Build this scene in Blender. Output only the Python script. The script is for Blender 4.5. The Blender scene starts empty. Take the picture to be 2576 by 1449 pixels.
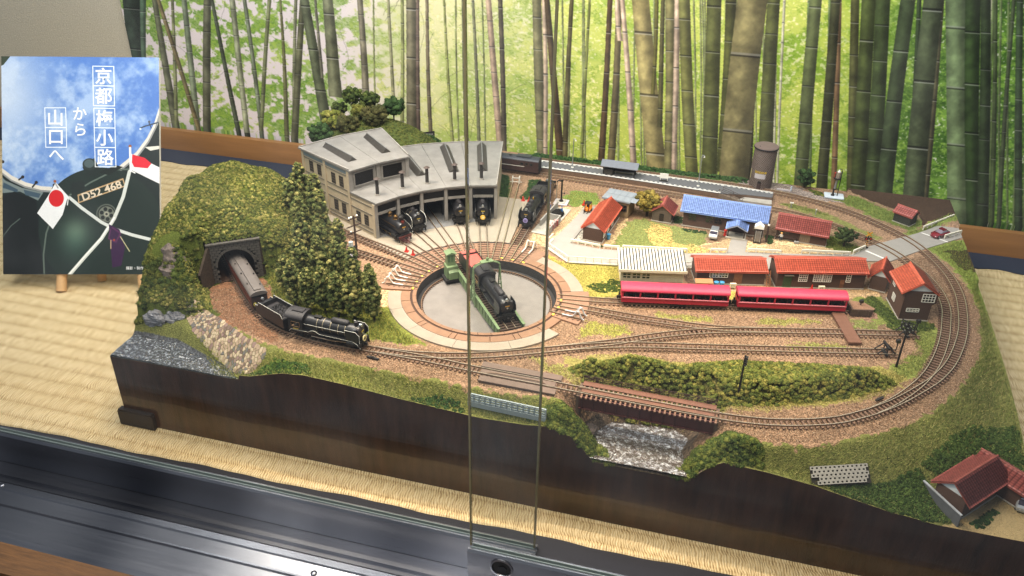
import bpy, bmesh, math, random
import numpy as np
from mathutils import Vector, Matrix
random.seed(7); RNG = np.random.default_rng(7)
scn = bpy.context.scene
COL = scn.collection
PI = math.pi

# ------------------------------------------------------------------ camera
# calibrated from the photograph's vanishing points; unit = 1 cm, z = 0 is the track level of the layout
F_, CX_, CY_ = 2150., 1288., 724.5
def _ray(px, py):
    v = np.array([(px-CX_)/F_, -(py-CY_)/F_, -1.]); return v/np.linalg.norm(v)
_up = -_ray(1222., 4321.)
_X = -_ray(-8050., -654.); _X -= _up*_X.dot(_up); _X /= np.linalg.norm(_X)
_Y = np.cross(_up, _X)
R_ = np.array([_X, _Y, _up]); H_ = 52.
CAMP = np.array([0., 0., H_])
cam = bpy.data.objects.new('camera', bpy.data.cameras.new('camera'))
COL.objects.link(cam)
M4 = np.eye(4); M4[:3, :3] = R_; M4[:3, 3] = CAMP
cam.matrix_world = Matrix(M4.tolist())
cam.data.sensor_width = 36; cam.data.lens = 36*F_/2576.
cam.data.clip_start = 1; cam.data.clip_end = 2000
scn.camera = cam
def G(px, py, z=0.):
    d = R_@_ray(px, py); t = (z-H_)/d[2]; return CAMP+d*t
def GY(px, py, y):
    d = R_@_ray(px, py); return CAMP+d*(y/d[1])

# ------------------------------------------------------------------ world, lamps, exposure
w = bpy.data.worlds.new('World'); scn.world = w; w.use_nodes = True
bg = w.node_tree.nodes['Background']
bg.inputs[0].default_value = (0.80, 0.88, 1.0, 1); bg.inputs[1].default_value = 0.24
def area(name, loc, aim, sx, sy, power, col, spread=180):
    l = bpy.data.lights.new(name, 'AREA'); l.shape = 'RECTANGLE'; l.size = sx; l.size_y = sy
    l.energy = power; l.color = col; l.spread = math.radians(spread)
    o = bpy.data.objects.new(name, l); COL.objects.link(o); o.location = loc
    o.rotation_euler = (Vector(aim)-Vector(loc)).to_track_quat('-Z', 'Y').to_euler(); return o
def spot(name, loc, aim, power, col, ang, blend, r):
    l = bpy.data.lights.new(name, 'SPOT'); l.energy = power; l.color = col
    l.spot_size = math.radians(ang); l.spot_blend = blend; l.shadow_soft_size = r
    o = bpy.data.objects.new(name, l); COL.objects.link(o); o.location = loc
    o.rotation_euler = (Vector(aim)-Vector(loc)).to_track_quat('-Z', 'Y').to_euler(); return o
spot('case_spot_lamp_left', (-62, 80, 66), (-24, 82, 0), 215000, (1.0, 0.86, 0.71), 60, 0.9, .8)
spot('case_spot_lamp_right', (22, 78, 66), (-6, 82, 0), 185000, (1.0, 0.83, 0.66), 56, 0.95, .8)
area('case_ceiling_lamp', (-25, 104, 72), (-25, 128, 5), 150, 8, 72000, (0.98, 0.98, 1.0), 160)
area('case_front_strip_lamp', (-22, 61.5, 76), (-18, 66, -12), 75, 1.5, 50000, (1.0, 0.80, 0.58), 130)
area('room_ceiling_lamp', (-60, 20, 120), (-70, 75, 0), 40, 90, 150000, (1.0, 0.97, 0.93))
scn.view_settings.view_transform = 'Standard'; scn.view_settings.look = 'None'
scn.view_settings.exposure = 0.2; scn.view_settings.gamma = 1
try:
    scn.cycles.max_bounces = 8; scn.cycles.transparent_max_bounces = 12
    scn.cycles.sample_clamp_indirect = 6; scn.cycles.caustics_reflective = False; scn.cycles.caustics_refractive = False
except Exception: pass

# ------------------------------------------------------------------ helpers
def lin(c):
    return c/12.92 if c <= 0.04045 else ((c+0.055)/1.055)**2.4
def C(h, k=1.0):
    h = h.lstrip('#'); return tuple(lin(int(h[i:i+2], 16)/255)*k for i in (0, 2, 4))
def newmat(name):
    m = bpy.data.materials.new(name); m.use_nodes = True
    return m, m.node_tree, m.node_tree.nodes['Principled BSDF']
_mc = {}
def mat(name, col, rough=0.6, metal=0.0, var=0.15, vs=3.0, bump=0.0, bs=20.0, emit=None, spec=0.5, stretch=None, coat=0):
    if name in _mc: return _mc[name]
    if isinstance(col, str): col = C(col)
    m, nt, b = newmat(name); N = nt.nodes; Lk = nt.links
    b.inputs['Roughness'].default_value = rough; b.inputs['Metallic'].default_value = metal
    b.inputs['Specular IOR Level'].default_value = spec
    if coat: b.inputs['Coat Weight'].default_value = coat
    tc = N.new('ShaderNodeTexCoord'); mp = N.new('ShaderNodeMapping')
    Lk.new(tc.outputs['Object'], mp.inputs[0])
    if stretch: mp.inputs['Scale'].default_value = stretch
    if var:
        n = N.new('ShaderNodeTexNoise'); n.inputs['Scale'].default_value = vs; n.inputs['Detail'].default_value = 6
        n.inputs['Roughness'].default_value = 0.65
        Lk.new(mp.outputs[0], n.inputs['Vector'])
        r = N.new('ShaderNodeValToRGB'); r.color_ramp.elements[0].position = 0.3; r.color_ramp.elements[1].position = 0.7
        r.color_ramp.elements[0].color = tuple(max(0, c*(1-var)) for c in col)+(1,)
        r.color_ramp.elements[1].color = tuple(min(1, c*(1+var)) for c in col)+(1,)
        Lk.new(n.outputs['Fac'], r.inputs[0]); Lk.new(r.outputs[0], b.inputs['Base Color'])
    else: b.inputs['Base Color'].default_value = tuple(col)+(1,)
    if bump:
        n2 = N.new('ShaderNodeTexNoise'); n2.inputs['Scale'].default_value = bs; n2.inputs['Detail'].default_value = 4
        Lk.new(mp.outputs[0], n2.inputs['Vector'])
        bp = N.new('ShaderNodeBump'); bp.inputs['Strength'].default_value = min(1, bump); bp.inputs['Distance'].default_value = 0.05*max(1, bump)
        Lk.new(n2.outputs['Fac'], bp.inputs['Height']); Lk.new(bp.outputs[0], b.inputs['Normal'])
    if emit:
        b.inputs['Emission Color'].default_value = tuple(col)+(1,); b.inputs['Emission Strength'].default_value = emit
    _mc[name] = m; return m
def attrmat(name, rough=0.8, spec=0.2, trans=0.0):
    if name in _mc: return _mc[name]
    m, nt, b = newmat(name); a = nt.nodes.new('ShaderNodeAttribute'); a.attribute_name = 'Col'
    nt.links.new(a.outputs['Color'], b.inputs['Base Color'])
    b.inputs['Roughness'].default_value = rough; b.inputs['Specular IOR Level'].default_value = spec
    _mc[name] = m; return m

def link(o, parent=None):
    COL.objects.link(o)
    if parent is not None: o.parent = parent
    return o
def thing(name, label, cat, loc=(0, 0, 0), rz=0., group=None):
    o = bpy.data.objects.new(name, None); COL.objects.link(o); o.empty_display_size = 0.5
    o.location = loc; o.rotation_euler = (0, 0, rz); o['label'] = label; o['category'] = cat
    if group: o['group'] = group
    return o
def tag(o, label, cat, group=None):
    o['label'] = label; o['category'] = cat
    if group: o['group'] = group
    return o
def struct(o): o['kind'] = 'structure'; return o
def stuff(o): o['kind'] = 'stuff'; return o

class MB:
    def __init__(s): s.v = []; s.f = []; s.mi = []; s.cur = 0
    def add(s, vs, fs):
        b = len(s.v); s.v += [tuple(v) for v in vs]; s.f += [tuple(b+i for i in f) for f in fs]; s.mi += [s.cur]*len(fs); return s
    def box(s, x0, x1, y0, y1, z0, z1):
        return s.add([(x0,y0,z0),(x1,y0,z0),(x1,y1,z0),(x0,y1,z0),(x0,y0,z1),(x1,y0,z1),(x1,y1,z1),(x0,y1,z1)],
                     [(0,3,2,1),(4,5,6,7),(0,1,5,4),(1,2,6,5),(2,3,7,6),(3,0,4,7)])
    def bx(s, c, d, rz=0., ry=0.):
        m = Matrix.Translation(c) @ Matrix.Rotation(rz, 4, 'Z') @ Matrix.Rotation(ry, 4, 'Y')
        hx, hy, hz = d[0]/2, d[1]/2, d[2]/2
        vs = [m @ Vector(p) for p in [(-hx,-hy,-hz),(hx,-hy,-hz),(hx,hy,-hz),(-hx,hy,-hz),(-hx,-hy,hz),(hx,-hy,hz),(hx,hy,hz),(-hx,hy,hz)]]
        return s.add(vs, [(0,3,2,1),(4,5,6,7),(0,1,5,4),(1,2,6,5),(2,3,7,6),(3,0,4,7)])
    def cyl(s, p0, p1, r0, r1=None, n=12, caps=True):
        if r1 is None: r1 = r0
        p0 = Vector(p0); p1 = Vector(p1); d = (p1-p0).normalized()
        a = d.orthogonal().normalized(); b = d.cross(a)
        vs = []
        for p, r in ((p0, r0), (p1, r1)):
            for i in range(n):
                t = 2*PI*i/n; vs.append(p+a*(r*math.cos(t))+b*(r*math.sin(t)))
        fs = [(i, (i+1) % n, n+(i+1) % n, n+i) for i in range(n)]
        if caps: fs += [tuple(range(n-1, -1, -1)), tuple(range(n, 2*n))]
        return s.add(vs, fs)
    def tube(s, pts, r, n=6):
        pts = [Vector(p) for p in pts]; rs = r if isinstance(r, (list, tuple)) else [r]*len(pts)
        vs = []; a = None
        for i, p in enumerate(pts):
            d = (pts[min(i+1, len(pts)-1)]-pts[max(i-1, 0)]).normalized()
            a = d.orthogonal().normalized() if a is None else (a-d*a.dot(d)).normalized()
            b = d.cross(a)
            for k in range(n):
                t = 2*PI*k/n; vs.append(p+a*(rs[i]*math.cos(t))+b*(rs[i]*math.sin(t)))
        fs = []
        for i in range(len(pts)-1):
            for k in range(n): fs.append((i*n+k, i*n+(k+1) % n, (i+1)*n+(k+1) % n, (i+1)*n+k))
        fs += [tuple(range(n-1, -1, -1)), tuple(range((len(pts)-1)*n, len(pts)*n))]
        return s.add(vs, fs)
    def lathe(s, c, prof, n=16, axis='Z'):
        vs = []; m = len(prof)
        for i in range(n):
            t = 2*PI*i/n
            for r, h in prof:
                p = (r*math.cos(t), r*math.sin(t), h) if axis == 'Z' else ((h, r*math.cos(t), r*math.sin(t)) if axis == 'X' else (r*math.cos(t), h, r*math.sin(t)))
                vs.append((c[0]+p[0], c[1]+p[1], c[2]+p[2]))
        fs = []
        for i in range(n):
            j = (i+1) % n
            for k in range(m-1): fs.append((i*m+k, j*m+k, j*m+k+1, i*m+k+1))
        return s.add(vs, fs)
    def prism(s, poly, z0, z1):
        n = len(poly); vs = [(x, y, z0) for x, y in poly]+[(x, y, z1) for x, y in poly]
        return s.add(vs, [tuple(range(n-1, -1, -1)), tuple(range(n, 2*n))]+[(i, (i+1) % n, n+(i+1) % n, n+i) for i in range(n)])
    def prism_y(s, poly, y0, y1):  # poly in xz
        n = len(poly); vs = [(x, y0, z) for x, z in poly]+[(x, y1, z) for x, z in poly]
        return s.add(vs, [tuple(range(n)), tuple(range(2*n-1, n-1, -1))]+[(i, n+i, n+(i+1) % n, (i+1) % n) for i in range(n)])
    def prism_x(s, poly, x0, x1):  # poly in yz
        n = len(poly); vs = [(x0, y, z) for y, z in poly]+[(x1, y, z) for y, z in poly]
        return s.add(vs, [tuple(range(n-1, -1, -1)), tuple(range(n, 2*n))]+[(i, (i+1) % n, n+(i+1) % n, n+i) for i in range(n)])
    def ball(s, c, r, n=8, sq=(1, 1, 1)):
        prof = [(r*math.sin(PI*k/n), -r*math.cos(PI*k/n)) for k in range(n+1)]
        b = len(s.v); s.lathe((0, 0, 0), prof, n+4)
        for i in range(b, len(s.v)):
            v = s.v[i]; s.v[i] = (c[0]+v[0]*sq[0], c[1]+v[1]*sq[1], c[2]+v[2]*sq[2])
        return s
    def mesh(s, name, mats, smooth=False):
        me = bpy.data.meshes.new(name); me.from_pydata(s.v, [], s.f)
        for m in (mats if isinstance(mats, (list, tuple)) else [mats]): me.materials.append(m)
        if any(s.mi): me.polygons.foreach_set('material_index', s.mi)
        bm = bmesh.new(); bm.from_mesh(me); bmesh.ops.recalc_face_normals(bm, faces=bm.faces); bm.to_mesh(me); bm.free()
        if smooth:
            me.polygons.foreach_set('use_smooth', [True]*len(me.polygons))
            try: me.set_sharp_from_angle(angle=math.radians(40))
            except Exception: pass
        return me
    def obj(s, name, mats, parent=None, smooth=False, loc=None, rz=0., label=None):
        o = bpy.data.objects.new(name, s.mesh(name, mats, smooth)); link(o, parent)
        if loc is not None: o.location = loc
        if rz: o.rotation_euler = (0, 0, rz)
        if label: o['label'] = label
        return o
def inst(name, me, parent, loc=(0, 0, 0), rz=0., scale=None, rot=None):
    o = bpy.data.objects.new(name, me); link(o, parent); o.location = loc
    o.rotation_euler = rot if rot else (0, 0, rz)
    if scale: o.scale = scale
    return o
def copy_tree(o, parent=None):
    c = o.copy(); COL.objects.link(c)
    if parent is not None: c.parent = parent
    for ch in list(o.children): copy_tree(ch, c)
    return c
def dup(o, loc, rz=None, label=None, group=None):
    c = copy_tree(o); c.location = loc
    if rz is not None: c.rotation_euler = (0, 0, rz)
    if label: c['label'] = label
    if group: c['group'] = group
    return c
def npmesh(name, V, Fc, mats, parent=None, colors=None, smooth=False):
    V = np.asarray(V, np.float32); Fc = np.asarray(Fc, np.int32); k = Fc.shape[1]
    me = bpy.data.meshes.new(name); me.vertices.add(len(V)); me.vertices.foreach_set('co', V.ravel())
    me.loops.add(Fc.size); me.loops.foreach_set('vertex_index', Fc.ravel())
    me.polygons.add(len(Fc)); me.polygons.foreach_set('loop_start', np.arange(0, Fc.size, k, dtype=np.int32))
    me.polygons.foreach_set('loop_total', np.full(len(Fc), k, np.int32))
    if smooth: me.polygons.foreach_set('use_smooth', np.ones(len(Fc), bool))
    me.update(calc_edges=True)
    for m in (mats if isinstance(mats, (list, tuple)) else [mats]): me.materials.append(m)
    if colors is not None:
        a = me.attributes.new('Col', 'FLOAT_COLOR', 'POINT')
        cc = np.ones((len(V), 4), np.float32); cc[:, :3] = colors; a.data.foreach_set('color', cc.ravel())
    o = bpy.data.objects.new(name, me); link(o, parent); return o

def smooth_noise(h, w, cell, rng=RNG, octs=3, per=0.55):
    out = np.zeros((h, w), np.float32); amp = 1.; tot = 0.
    for _ in range(octs):
        gh, gw = int(h/cell)+3, int(w/cell)+3
        g = rng.random((gh, gw)).astype(np.float32)
        yy = np.arange(h)/cell; xx = np.arange(w)/cell
        y0 = yy.astype(int); x0 = xx.astype(int); fy = (yy-y0)[:, None]; fx = (xx-x0)[None, :]
        fy = fy*fy*(3-2*fy); fx = fx*fx*(3-2*fx)
        a = g[y0][:, x0]*(1-fx)+g[y0][:, x0+1]*fx; b = g[y0+1][:, x0]*(1-fx)+g[y0+1][:, x0+1]*fx
        out += amp*(a*(1-fy)+b*fy); tot += amp; amp *= per; cell = max(1.01, cell/2)
    return out/tot
def inpoly(X, Y, poly):
    r = np.zeros(X.shape, bool); n = len(poly)
    for i in range(n):
        x1, y1 = poly[i]; x2, y2 = poly[(i+1) % n]
        if y1 == y2: continue
        c = ((Y < y1) != (Y < y2)) & (X < (x2-x1)*(Y-y1)/(y2-y1)+x1); r ^= c
    return r
def dist_poly(X, Y, poly, closed=True):
    D = np.full(X.shape, 1e9, np.float32); n = len(poly)
    for i in range(n if closed else n-1):
        x1, y1 = poly[i]; x2, y2 = poly[(i+1) % n]; dx, dy = x2-x1, y2-y1; L = dx*dx+dy*dy+1e-9
        t = np.clip(((X-x1)*dx+(Y-y1)*dy)/L, 0, 1)
        D = np.minimum(D, np.hypot(X-x1-t*dx, Y-y1-t*dy))
    return D
def make_image(name, arr):
    h, w_ = arr.shape[:2]; im = bpy.data.images.new(name, w_, h)
    a = np.ones((h, w_, 4), np.float32); a[..., :3] = np.clip(arr, 0, 1); im.pixels.foreach_set(a.ravel()); im.update(); im.pack(); return im
def catmull(pts, step=0.3):
    P = [np.array(p, float) for p in pts]; P = [2*P[0]-P[1]]+P+[2*P[-1]-P[-2]]; out = []
    for i in range(1, len(P)-2):
        n = max(2, int(np.linalg.norm(P[i+1]-P[i])/step))
        for k in range(n):
            t = k/n; a, b, c, d = P[i-1:i+3]
            out.append(.5*((2*b)+(-a+c)*t+(2*a-5*b+4*c-d)*t*t+(-a+3*b-3*c+d)*t**3))
    out.append(P[-2]); return np.array(out)

TT = np.array([-24.6, 81.8])          # turntable centre
def pol(r, a, z=0.):
    a = math.radians(a); return (TT[0]+r*math.cos(a), TT[1]+r*math.sin(a), z)

# ------------------------------------------------------------------ common materials
M_black = mat('black_metal_paint', '#1a1a1c', 0.42, 0.3, 0.3, 4, 0.15, 30)
M_blackm = mat('matt_black_metal', '#1d1c1c', 0.65, 0.2, 0.35, 6, 0.2, 30)
M_steel = mat('rail_steel', '#dccfba', 0.28, 0.8, 0.12, 2)
M_rust = mat('rail_side_brown', '#7d6450', 0.6, 0.2, 0.2, 5)
M_sleeper = mat('sleeper_brown', '#6a5344', 0.85, 0, 0.25, 5, 0.3, 25)
M_white = mat('white_paint', '#e8e6df', 0.5, 0, 0.05, 4)
M_trim = mat('white_trim_line', '#dcdcd4', 0.5, 0, 0)
M_gold = mat('brass', '#d9a83a', 0.3, 0.9, 0.1, 5)
M_glassd = mat('dark_window_glass', '#15181b', 0.08, 0, 0.2, 2, spec=0.8)
M_red = mat('red_paint', '#b32619', 0.45, 0, 0.1, 4)
M_conc = mat('grey_concrete', '#a29d94', 0.85, 0, 0.12, 1.2, 0.25, 18)
M_wooddk = mat('dark_brown_board', '#3f2c22', 0.75, 0, 0.25, 3, 0.3, 14, stretch=(0.5, 1, 6))
M_silver = mat('silver_grey_metal', '#aab0b4', 0.35, 0.7, 0.1, 3)
M_roofred = mat('red_roof_tile', '#bb5540', 0.55, 0, 0.18, 1.5, 0.1, 20)
M_roofred2 = mat('weathered_red_roof_tile', '#a05248', 0.6, 0, 0.22, 1.5, 0.1, 20)
M_roofdk = mat('dark_red_roof_tile', '#86463c', 0.6, 0, 0.2, 1.5, 0.1, 20)
M_blue = mat('blue_roof_tile', '#7c9bdc', 0.5, 0, 0.10, 1.0)
M_leaf = attrmat('foliage_scatter', 0.85, 0.15)
M_bark = mat('tree_bark', '#3a2d22', 0.9, 0, 0.3, 6, 0.6, 12)

# ================================================================== THE DISPLAY CASE
ZT = -12.5
def tatami_mat():
    xs = np.arange(-150, 70.1, 1.0); ys = np.concatenate([np.arange(57.6, 135.6, 0.12)])
    X, Y = np.meshgrid(xs, ys)
    ph = 0.5*np.sin(X*0.21+0.4*np.sin(Y*0.5))
    prof = np.abs(np.sin(PI*(Y+ph*0.35)/2.3))**0.55
    yy = Y.copy()
    edge = 58.35+0.012*(X+75)+0.12*np.sin(X*0.35)+0.05*np.sin(X*1.1)
    yy = np.maximum(Y, edge); Z = ZT+0.14*prof-0.14
    Z = np.where(Y < edge, ZT-0.2, Z)
    n, m = X.shape; idx = np.arange(n*m).reshape(n, m)
    Fq = np.stack([idx[:-1, :-1], idx[:-1, 1:], idx[1:, 1:], idx[1:, :-1]], -1).reshape(-1, 4)
    V = np.stack([X, yy, Z], -1).reshape(-1, 3)
    m_, nt, b = newmat('woven_rush_mat'); N = nt.nodes; Lk = nt.links
    tc = N.new('ShaderNodeTexCoord'); sep = N.new('ShaderNodeSeparateXYZ'); Lk.new(tc.outputs['Object'], sep.inputs[0])
    nz = N.new('ShaderNodeTexNoise'); nz.inputs['Scale'].default_value = 0.6; nz.inputs['Detail'].default_value = 3; Lk.new(tc.outputs['Object'], nz.inputs[0])
    def math_(op, a, b_=None, c_=None):
        x = N.new('ShaderNodeMath'); x.operation = op
        for i, q in enumerate((a, b_, c_)):
            if q is None: continue
            if isinstance(q, (int, float)): x.inputs[i].default_value = q
            else: Lk.new(q, x.inputs[i])
        return x.outputs[0]
    # strands run across the rows, leaning a little from row to row
    rowp = math_('SINE', math_('MULTIPLY', sep.outputs['Y'], 2*PI/2.3)); u = math_('MULTIPLY_ADD', sep.outputs['Y'], 0.22, math_('MULTIPLY_ADD', rowp, 0.06, sep.outputs['X']))
    u = math_('MULTIPLY_ADD', nz.outputs['Fac'], 0.8, u)
    s1 = math_('SINE', math_('MULTIPLY', u, 2*PI/0.27))
    mp = N.new('ShaderNodeMapping'); mp.inputs['Scale'].default_value = (9, 0.9, 1); Lk.new(tc.outputs['Object'], mp.inputs[0])
    n2 = N.new('ShaderNodeTexNoise'); n2.inputs['Scale'].default_value = 1.0; n2.inputs['Detail'].default_value = 4; Lk.new(mp.outputs[0], n2.inputs[0])
    hgt = math_('MULTIPLY_ADD', s1, 0.5, math_('MULTIPLY', n2.outputs['Fac'], 1.6))
    bp = N.new('ShaderNodeBump'); bp.inputs['Strength'].default_value = 0.9; bp.inputs['Distance'].default_value = 0.05
    Lk.new(hgt, bp.inputs['Height']); Lk.new(bp.outputs[0], b.inputs['Normal'])
    r = N.new('ShaderNodeValToRGB'); e = r.color_ramp.elements
    e[0].position = 0.15; e[0].color = C('#93794d')+(1,); e[1].position = 0.80; e[1].color = C('#ecdcb4')+(1,)
    e2 = r.color_ramp.elements.new(0.45); e2.color = C('#d2ba8c')+(1,)
    rv_ = math_('POWER', math_('ABSOLUTE', math_('SINE', math_('MULTIPLY', sep.outputs['Y'], PI/2.3))), 0.35); f = math_('MULTIPLY_ADD', s1, 0.16, math_('MULTIPLY_ADD', n2.outputs['Fac'], 0.9, math_('MULTIPLY_ADD', rv_, 0.25, -0.2)))  # furrows between rows darkened in the colour, as painted shade
    Lk.new(f, r.inputs[0]); Lk.new(r.outputs[0], b.inputs['Base Color']); b.inputs['Roughness'].default_value = 0.7
    o = npmesh('tatami_mat', V, Fq, m_, smooth=True); struct(o); return o
tatami_mat()
M_navy = mat('navy_cloth', '#23242c', 0.95, 0, 0.12, 8, 0.3, 30)
mb = MB(); mb.box(-150, 75, 56.4, 60.6, ZT-0.6, ZT-0.22); struct(mb.obj('mat_border_cloth', M_navy))
# back border strip with a wavy front edge
mb = MB(); xs = np.arange(-150, 75, 1.5); top = []; n = len(xs)
vs = [(x, 131.0+0.35*math.sin(x*0.33)+0.2*math.sin(x*0.9), ZT+0.12) for x in xs]+[(x, 136.3, ZT+0.12) for x in xs]+[(x, 131.0+0.35*math.sin(x*0.33)+0.2*math.sin(x*0.9), ZT-0.1) for x in xs]
mb.add(vs, [(i, i+1, n+i+1, n+i) for i in range(n-1)]+[(2*n+i, 2*n+i+1, i+1, i) for i in range(n-1)])
struct(mb.obj('mat_back_border', mat('navy_border', '#232b3d', 0.95, 0, 0.12, 8, 0.2, 30)))
M_board = mat('honey_wood', '#94683c', 0.45, 0, 0.14, 0.35, 0.1, 8, stretch=(0.25, 1, 3))
mb = MB(); mb.box(-150, 75, 136.4, 137.6, ZT-0.3, -8.3); tag(mb.obj('wooden_back_rail', M_board), 'long honey coloured wooden board along the back of the case under the bamboo picture', 'board')
M_sand = mat('sand_plaster', '#bab2a0', 0.9, 0, 0.22, 5, 2.5, 4)
mb = MB(); mb.box(-170, 90, 139.2, 141, -40, 60); struct(mb.obj('wall', M_sand))
mb = MB(); mb.box(-150, 75, 57.2, 139, -18.5, -13.2); struct(mb.obj('case_floor', M_wooddk))

# ---- printed bamboo picture on the back wall
MX0, MX1, MZ0, MZ1 = -112.7, 66., -8.0, 33.; MY = 138.6
def bamboo_picture():
    W_, Hh = 2860, 656; sx = W_/(MX1-MX0); sz = Hh/(MZ1-MZ0)
    rng = np.random.default_rng(3)
    uu = np.linspace(0, 1, W_)[None, :]; vv = np.linspace(0, 1, Hh)[:, None]
    # photo-x of each column at mid height, to place the colour zones of the print
    xs = MX0+np.arange(W_)/sx
    PX = np.array([ (lambda q: CX_+F_*q[0]/-q[2])(R_.T@(np.array([x, MY, 8.])-CAMP)) for x in xs[::20]]); PX = np.interp(xs, xs[::20], PX)[None, :]
    def stretchn(cell, o=3, ax=1.0):
        return smooth_noise(Hh, int(W_/ax)+2, cell, rng, o)[:, (np.arange(W_)/ax).astype(int)]
    n1 = stretchn(60, 3, 1.6); n2 = stretchn(17, 3, 1.3); n3 = stretchn(5, 2, 1.5); n4 = stretchn(130, 2, 1.0)
    def smooth(a, b, x): t = np.clip((x-a)/(b-a), 0, 1); return t*t*(3-2*t)
    zl = 1-smooth(850, 1250, PX); zr = smooth(2000, 2420, PX); zm = 1-zl-zr
    base = np.zeros((Hh, W_, 3), np.float32)
    def mix(a, b, t): return a*(1-t[..., None])+np.array(b, np.float32)*t[..., None]
    lilac = np.array([.86, .83, .85], np.float32); yg = np.array([.74, .79, .40], np.float32); dg = np.array([.50, .64, .31], np.float32)
    base = lilac*zl[..., None]+yg*zm[..., None]+dg*zr[..., None]; base = np.broadcast_to(base, (Hh, W_, 3)).copy()
    zg = np.exp(-((PX-1180)/260)**2)       # pale glow between the two halves of the grove
    # left: leafy boughs over a pale sky
    t = smooth(.47, .55, n1*.5+n2*.5)*zl*np.clip(1.3-np.abs(PX-560)/560, 0, 1); base = mix(base, (.55, .66, .36), t*.85)
    t = smooth(.51, .58, n2*.5+n3*.5)*smooth(.44, .54, n1)*zl*np.clip(1.4-np.abs(PX-560)/560, 0, 1); base = mix(base, (.38, .54, .22), t*.9)
    t = smooth(.56, .64, n2*.6+n3*.4)*zl*np.clip(1.3-np.abs(PX-560)/500, 0, 1); base = mix(base, (.68, .76, .40), t*.7)
    t = smooth(.52, .60, n3*.45+n2*.55)*zl*smooth(800, 1080, PX); base = mix(base, (.78, .78, .44), t*.75)
    # middle: back-lit yellow leaves with greener masses and white gaps
    t = smooth(.50, .60, n4*.4+n1*.6)*zm; base = mix(base, (.52, .66, .22), t*.75)
    t = smooth(.50, .57, n2*.5+n3*.5)*zm; base = mix(base, (.44, .58, .16), t*.62)
    t = smooth(.53, .62, n2*.35+n3*.65)*zm*smooth(.55, .42, n1); base = mix(base, (.93, .92, .58), t*.85)
    t = smooth(.60, .68, n3*.7+n1*.3)*zm; base = mix(base, (.97, .94, .86), t*.7)
    # right: darker green masses, light leaves, white specks between far stems
    t = smooth(.46, .56, n1*.6+n2*.4)*zr; base = mix(base, (.30, .44, .18), t*.85)
    t = smooth(.51, .58, n2*.4+n3*.6)*zr; base = mix(base, (.62, .74, .38), t*.75)
    t = smooth(.50, .57, stretchn(9, 2, 1.2))*zr; base = mix(base, (.24, .36, .15), t*.5)
    sp = stretchn(4, 1, 1.0); t = smooth(.80, .90, sp)*(zr+.35*zm); base = mix(base, (.92, .92, .90), t*.85)
    glow = zg*np.exp(-((vv-0.9)/0.9)**2); base = mix(base, (.97, .92, .86), np.clip(glow*.62, 0, 1))
    glow = np.exp(-((PX-1700)/300)**2)*np.exp(-((vv-1.0)/0.45)**2); base = mix(base, (.97, .95, .70), np.clip(glow*.5, 0, 1))
    # short leaf strokes
    rr = np.random.default_rng(11)
    for layer, (num, Lm, al) in enumerate(((26000, 12, .55), (30000, 8, .6), (16000, 6, .75))):
        x = rr.integers(2, W_-2, num); y = rr.integers(2, Hh-2, num); pxx = PX[0, x]; fld = n2[y, x]*.6+n1[y, x]*.4
        dark = (fld+rr.normal(0, .05, num)) > .515
        cl = np.where(dark[:, None], [.40, .53, .24], [.66, .75, .42]); cm_ = np.where(dark[:, None], [.47, .60, .18], [.88, .88, .48]); cr_ = np.where(dark[:, None], [.20, .32, .12], [.60, .74, .36])
        wz = np.stack([zl[0, x], zm[0, x], zr[0, x]], -1); cc = cl*wz[:, :1]+cm_*wz[:, 1:2]+cr_*wz[:, 2:]; cc = cc*rr.uniform(.85, 1.15, (num, 1))
        keep = np.where(pxx < 900, fld > .49, np.where(pxx < 1260, (fld > .52) & (rr.random(num) < .5), True)); sl = rr.uniform(-1.1, .45, num); L_ = rr.integers(3, Lm, num)
        for q in range(Lm):
            m_ = keep & (q < L_); xx_ = np.clip(x+q, 0, W_-1)[m_]; yy_ = np.clip((y+sl*q).astype(int), 0, Hh-1)[m_]; base[yy_, xx_] = base[yy_, xx_]*(1-al)+cc[m_]*al
    for k in range(60):   # twigs of the left-hand trees
        x0, y0 = rr.uniform(40, W_*.42), rr.uniform(20, Hh); a = rr.uniform(.3, 2.8); 
        for q in range(int(rr.uniform(40, 120))):
            x0 += math.cos(a)*1.2; y0 += math.sin(a)*1.2; a += rr.normal(0, .06)
            if 1 < x0 < W_-2 and 1 < y0 < Hh-2: base[int(y0), int(x0)] = base[int(y0), int(x0)]*.35+np.array([.30, .30, .24])*.65
    # stalks, given as (x at top of photo, x at foot, foot y, width top, width foot, tone, internode)
    S = []
    def a4(x0, x1, yb, w0, w1, tone, inter=160, y0=0): S.append((251.6+.3906*x0, 251.6+.3906*x1, .3906*y0, .3906*yb, .3906*w0, .3906*w1, tone, inter*.39))
    def a5(x0, x1, yb, w0, w1, tone, inter=190, y0=0): S.append((1257.8+.5117*x0, 1257.8+.5117*x1, .5117*y0, .5117*yb, .5117*w0, .5117*w1, tone, inter*.51))
    pale, mid, dark, brown, big, lite, thin = (.66, .64, .60), (.40, .44, .33), (.24, .29, .24), (.33, .28, .22), (.47, .48, .36), (.74, .69, .67), (.55, .60, .46)
    for q in [(1550, 60, .3), (1640, 40, .3)]: pass
    for x in [1760, 2290, 2460]: a4(x, x+20, 920, 10, 12, thin, 90)
    for x in list(rr.integers(300, 1300, 26)): a5(int(x), int(x)+rr.integers(-15, 15), 800, 9, 9, thin, 80)
    for x in list(rr.integers(1350, 1800, 8))+list(rr.integers(2400, 2900, 18)): a5(int(x), int(x)-rr.integers(0, 60), 1100, 14, 12, (.42, .50, .36) if rr.random() < .6 else (.74, .76, .72), 90)
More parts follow.
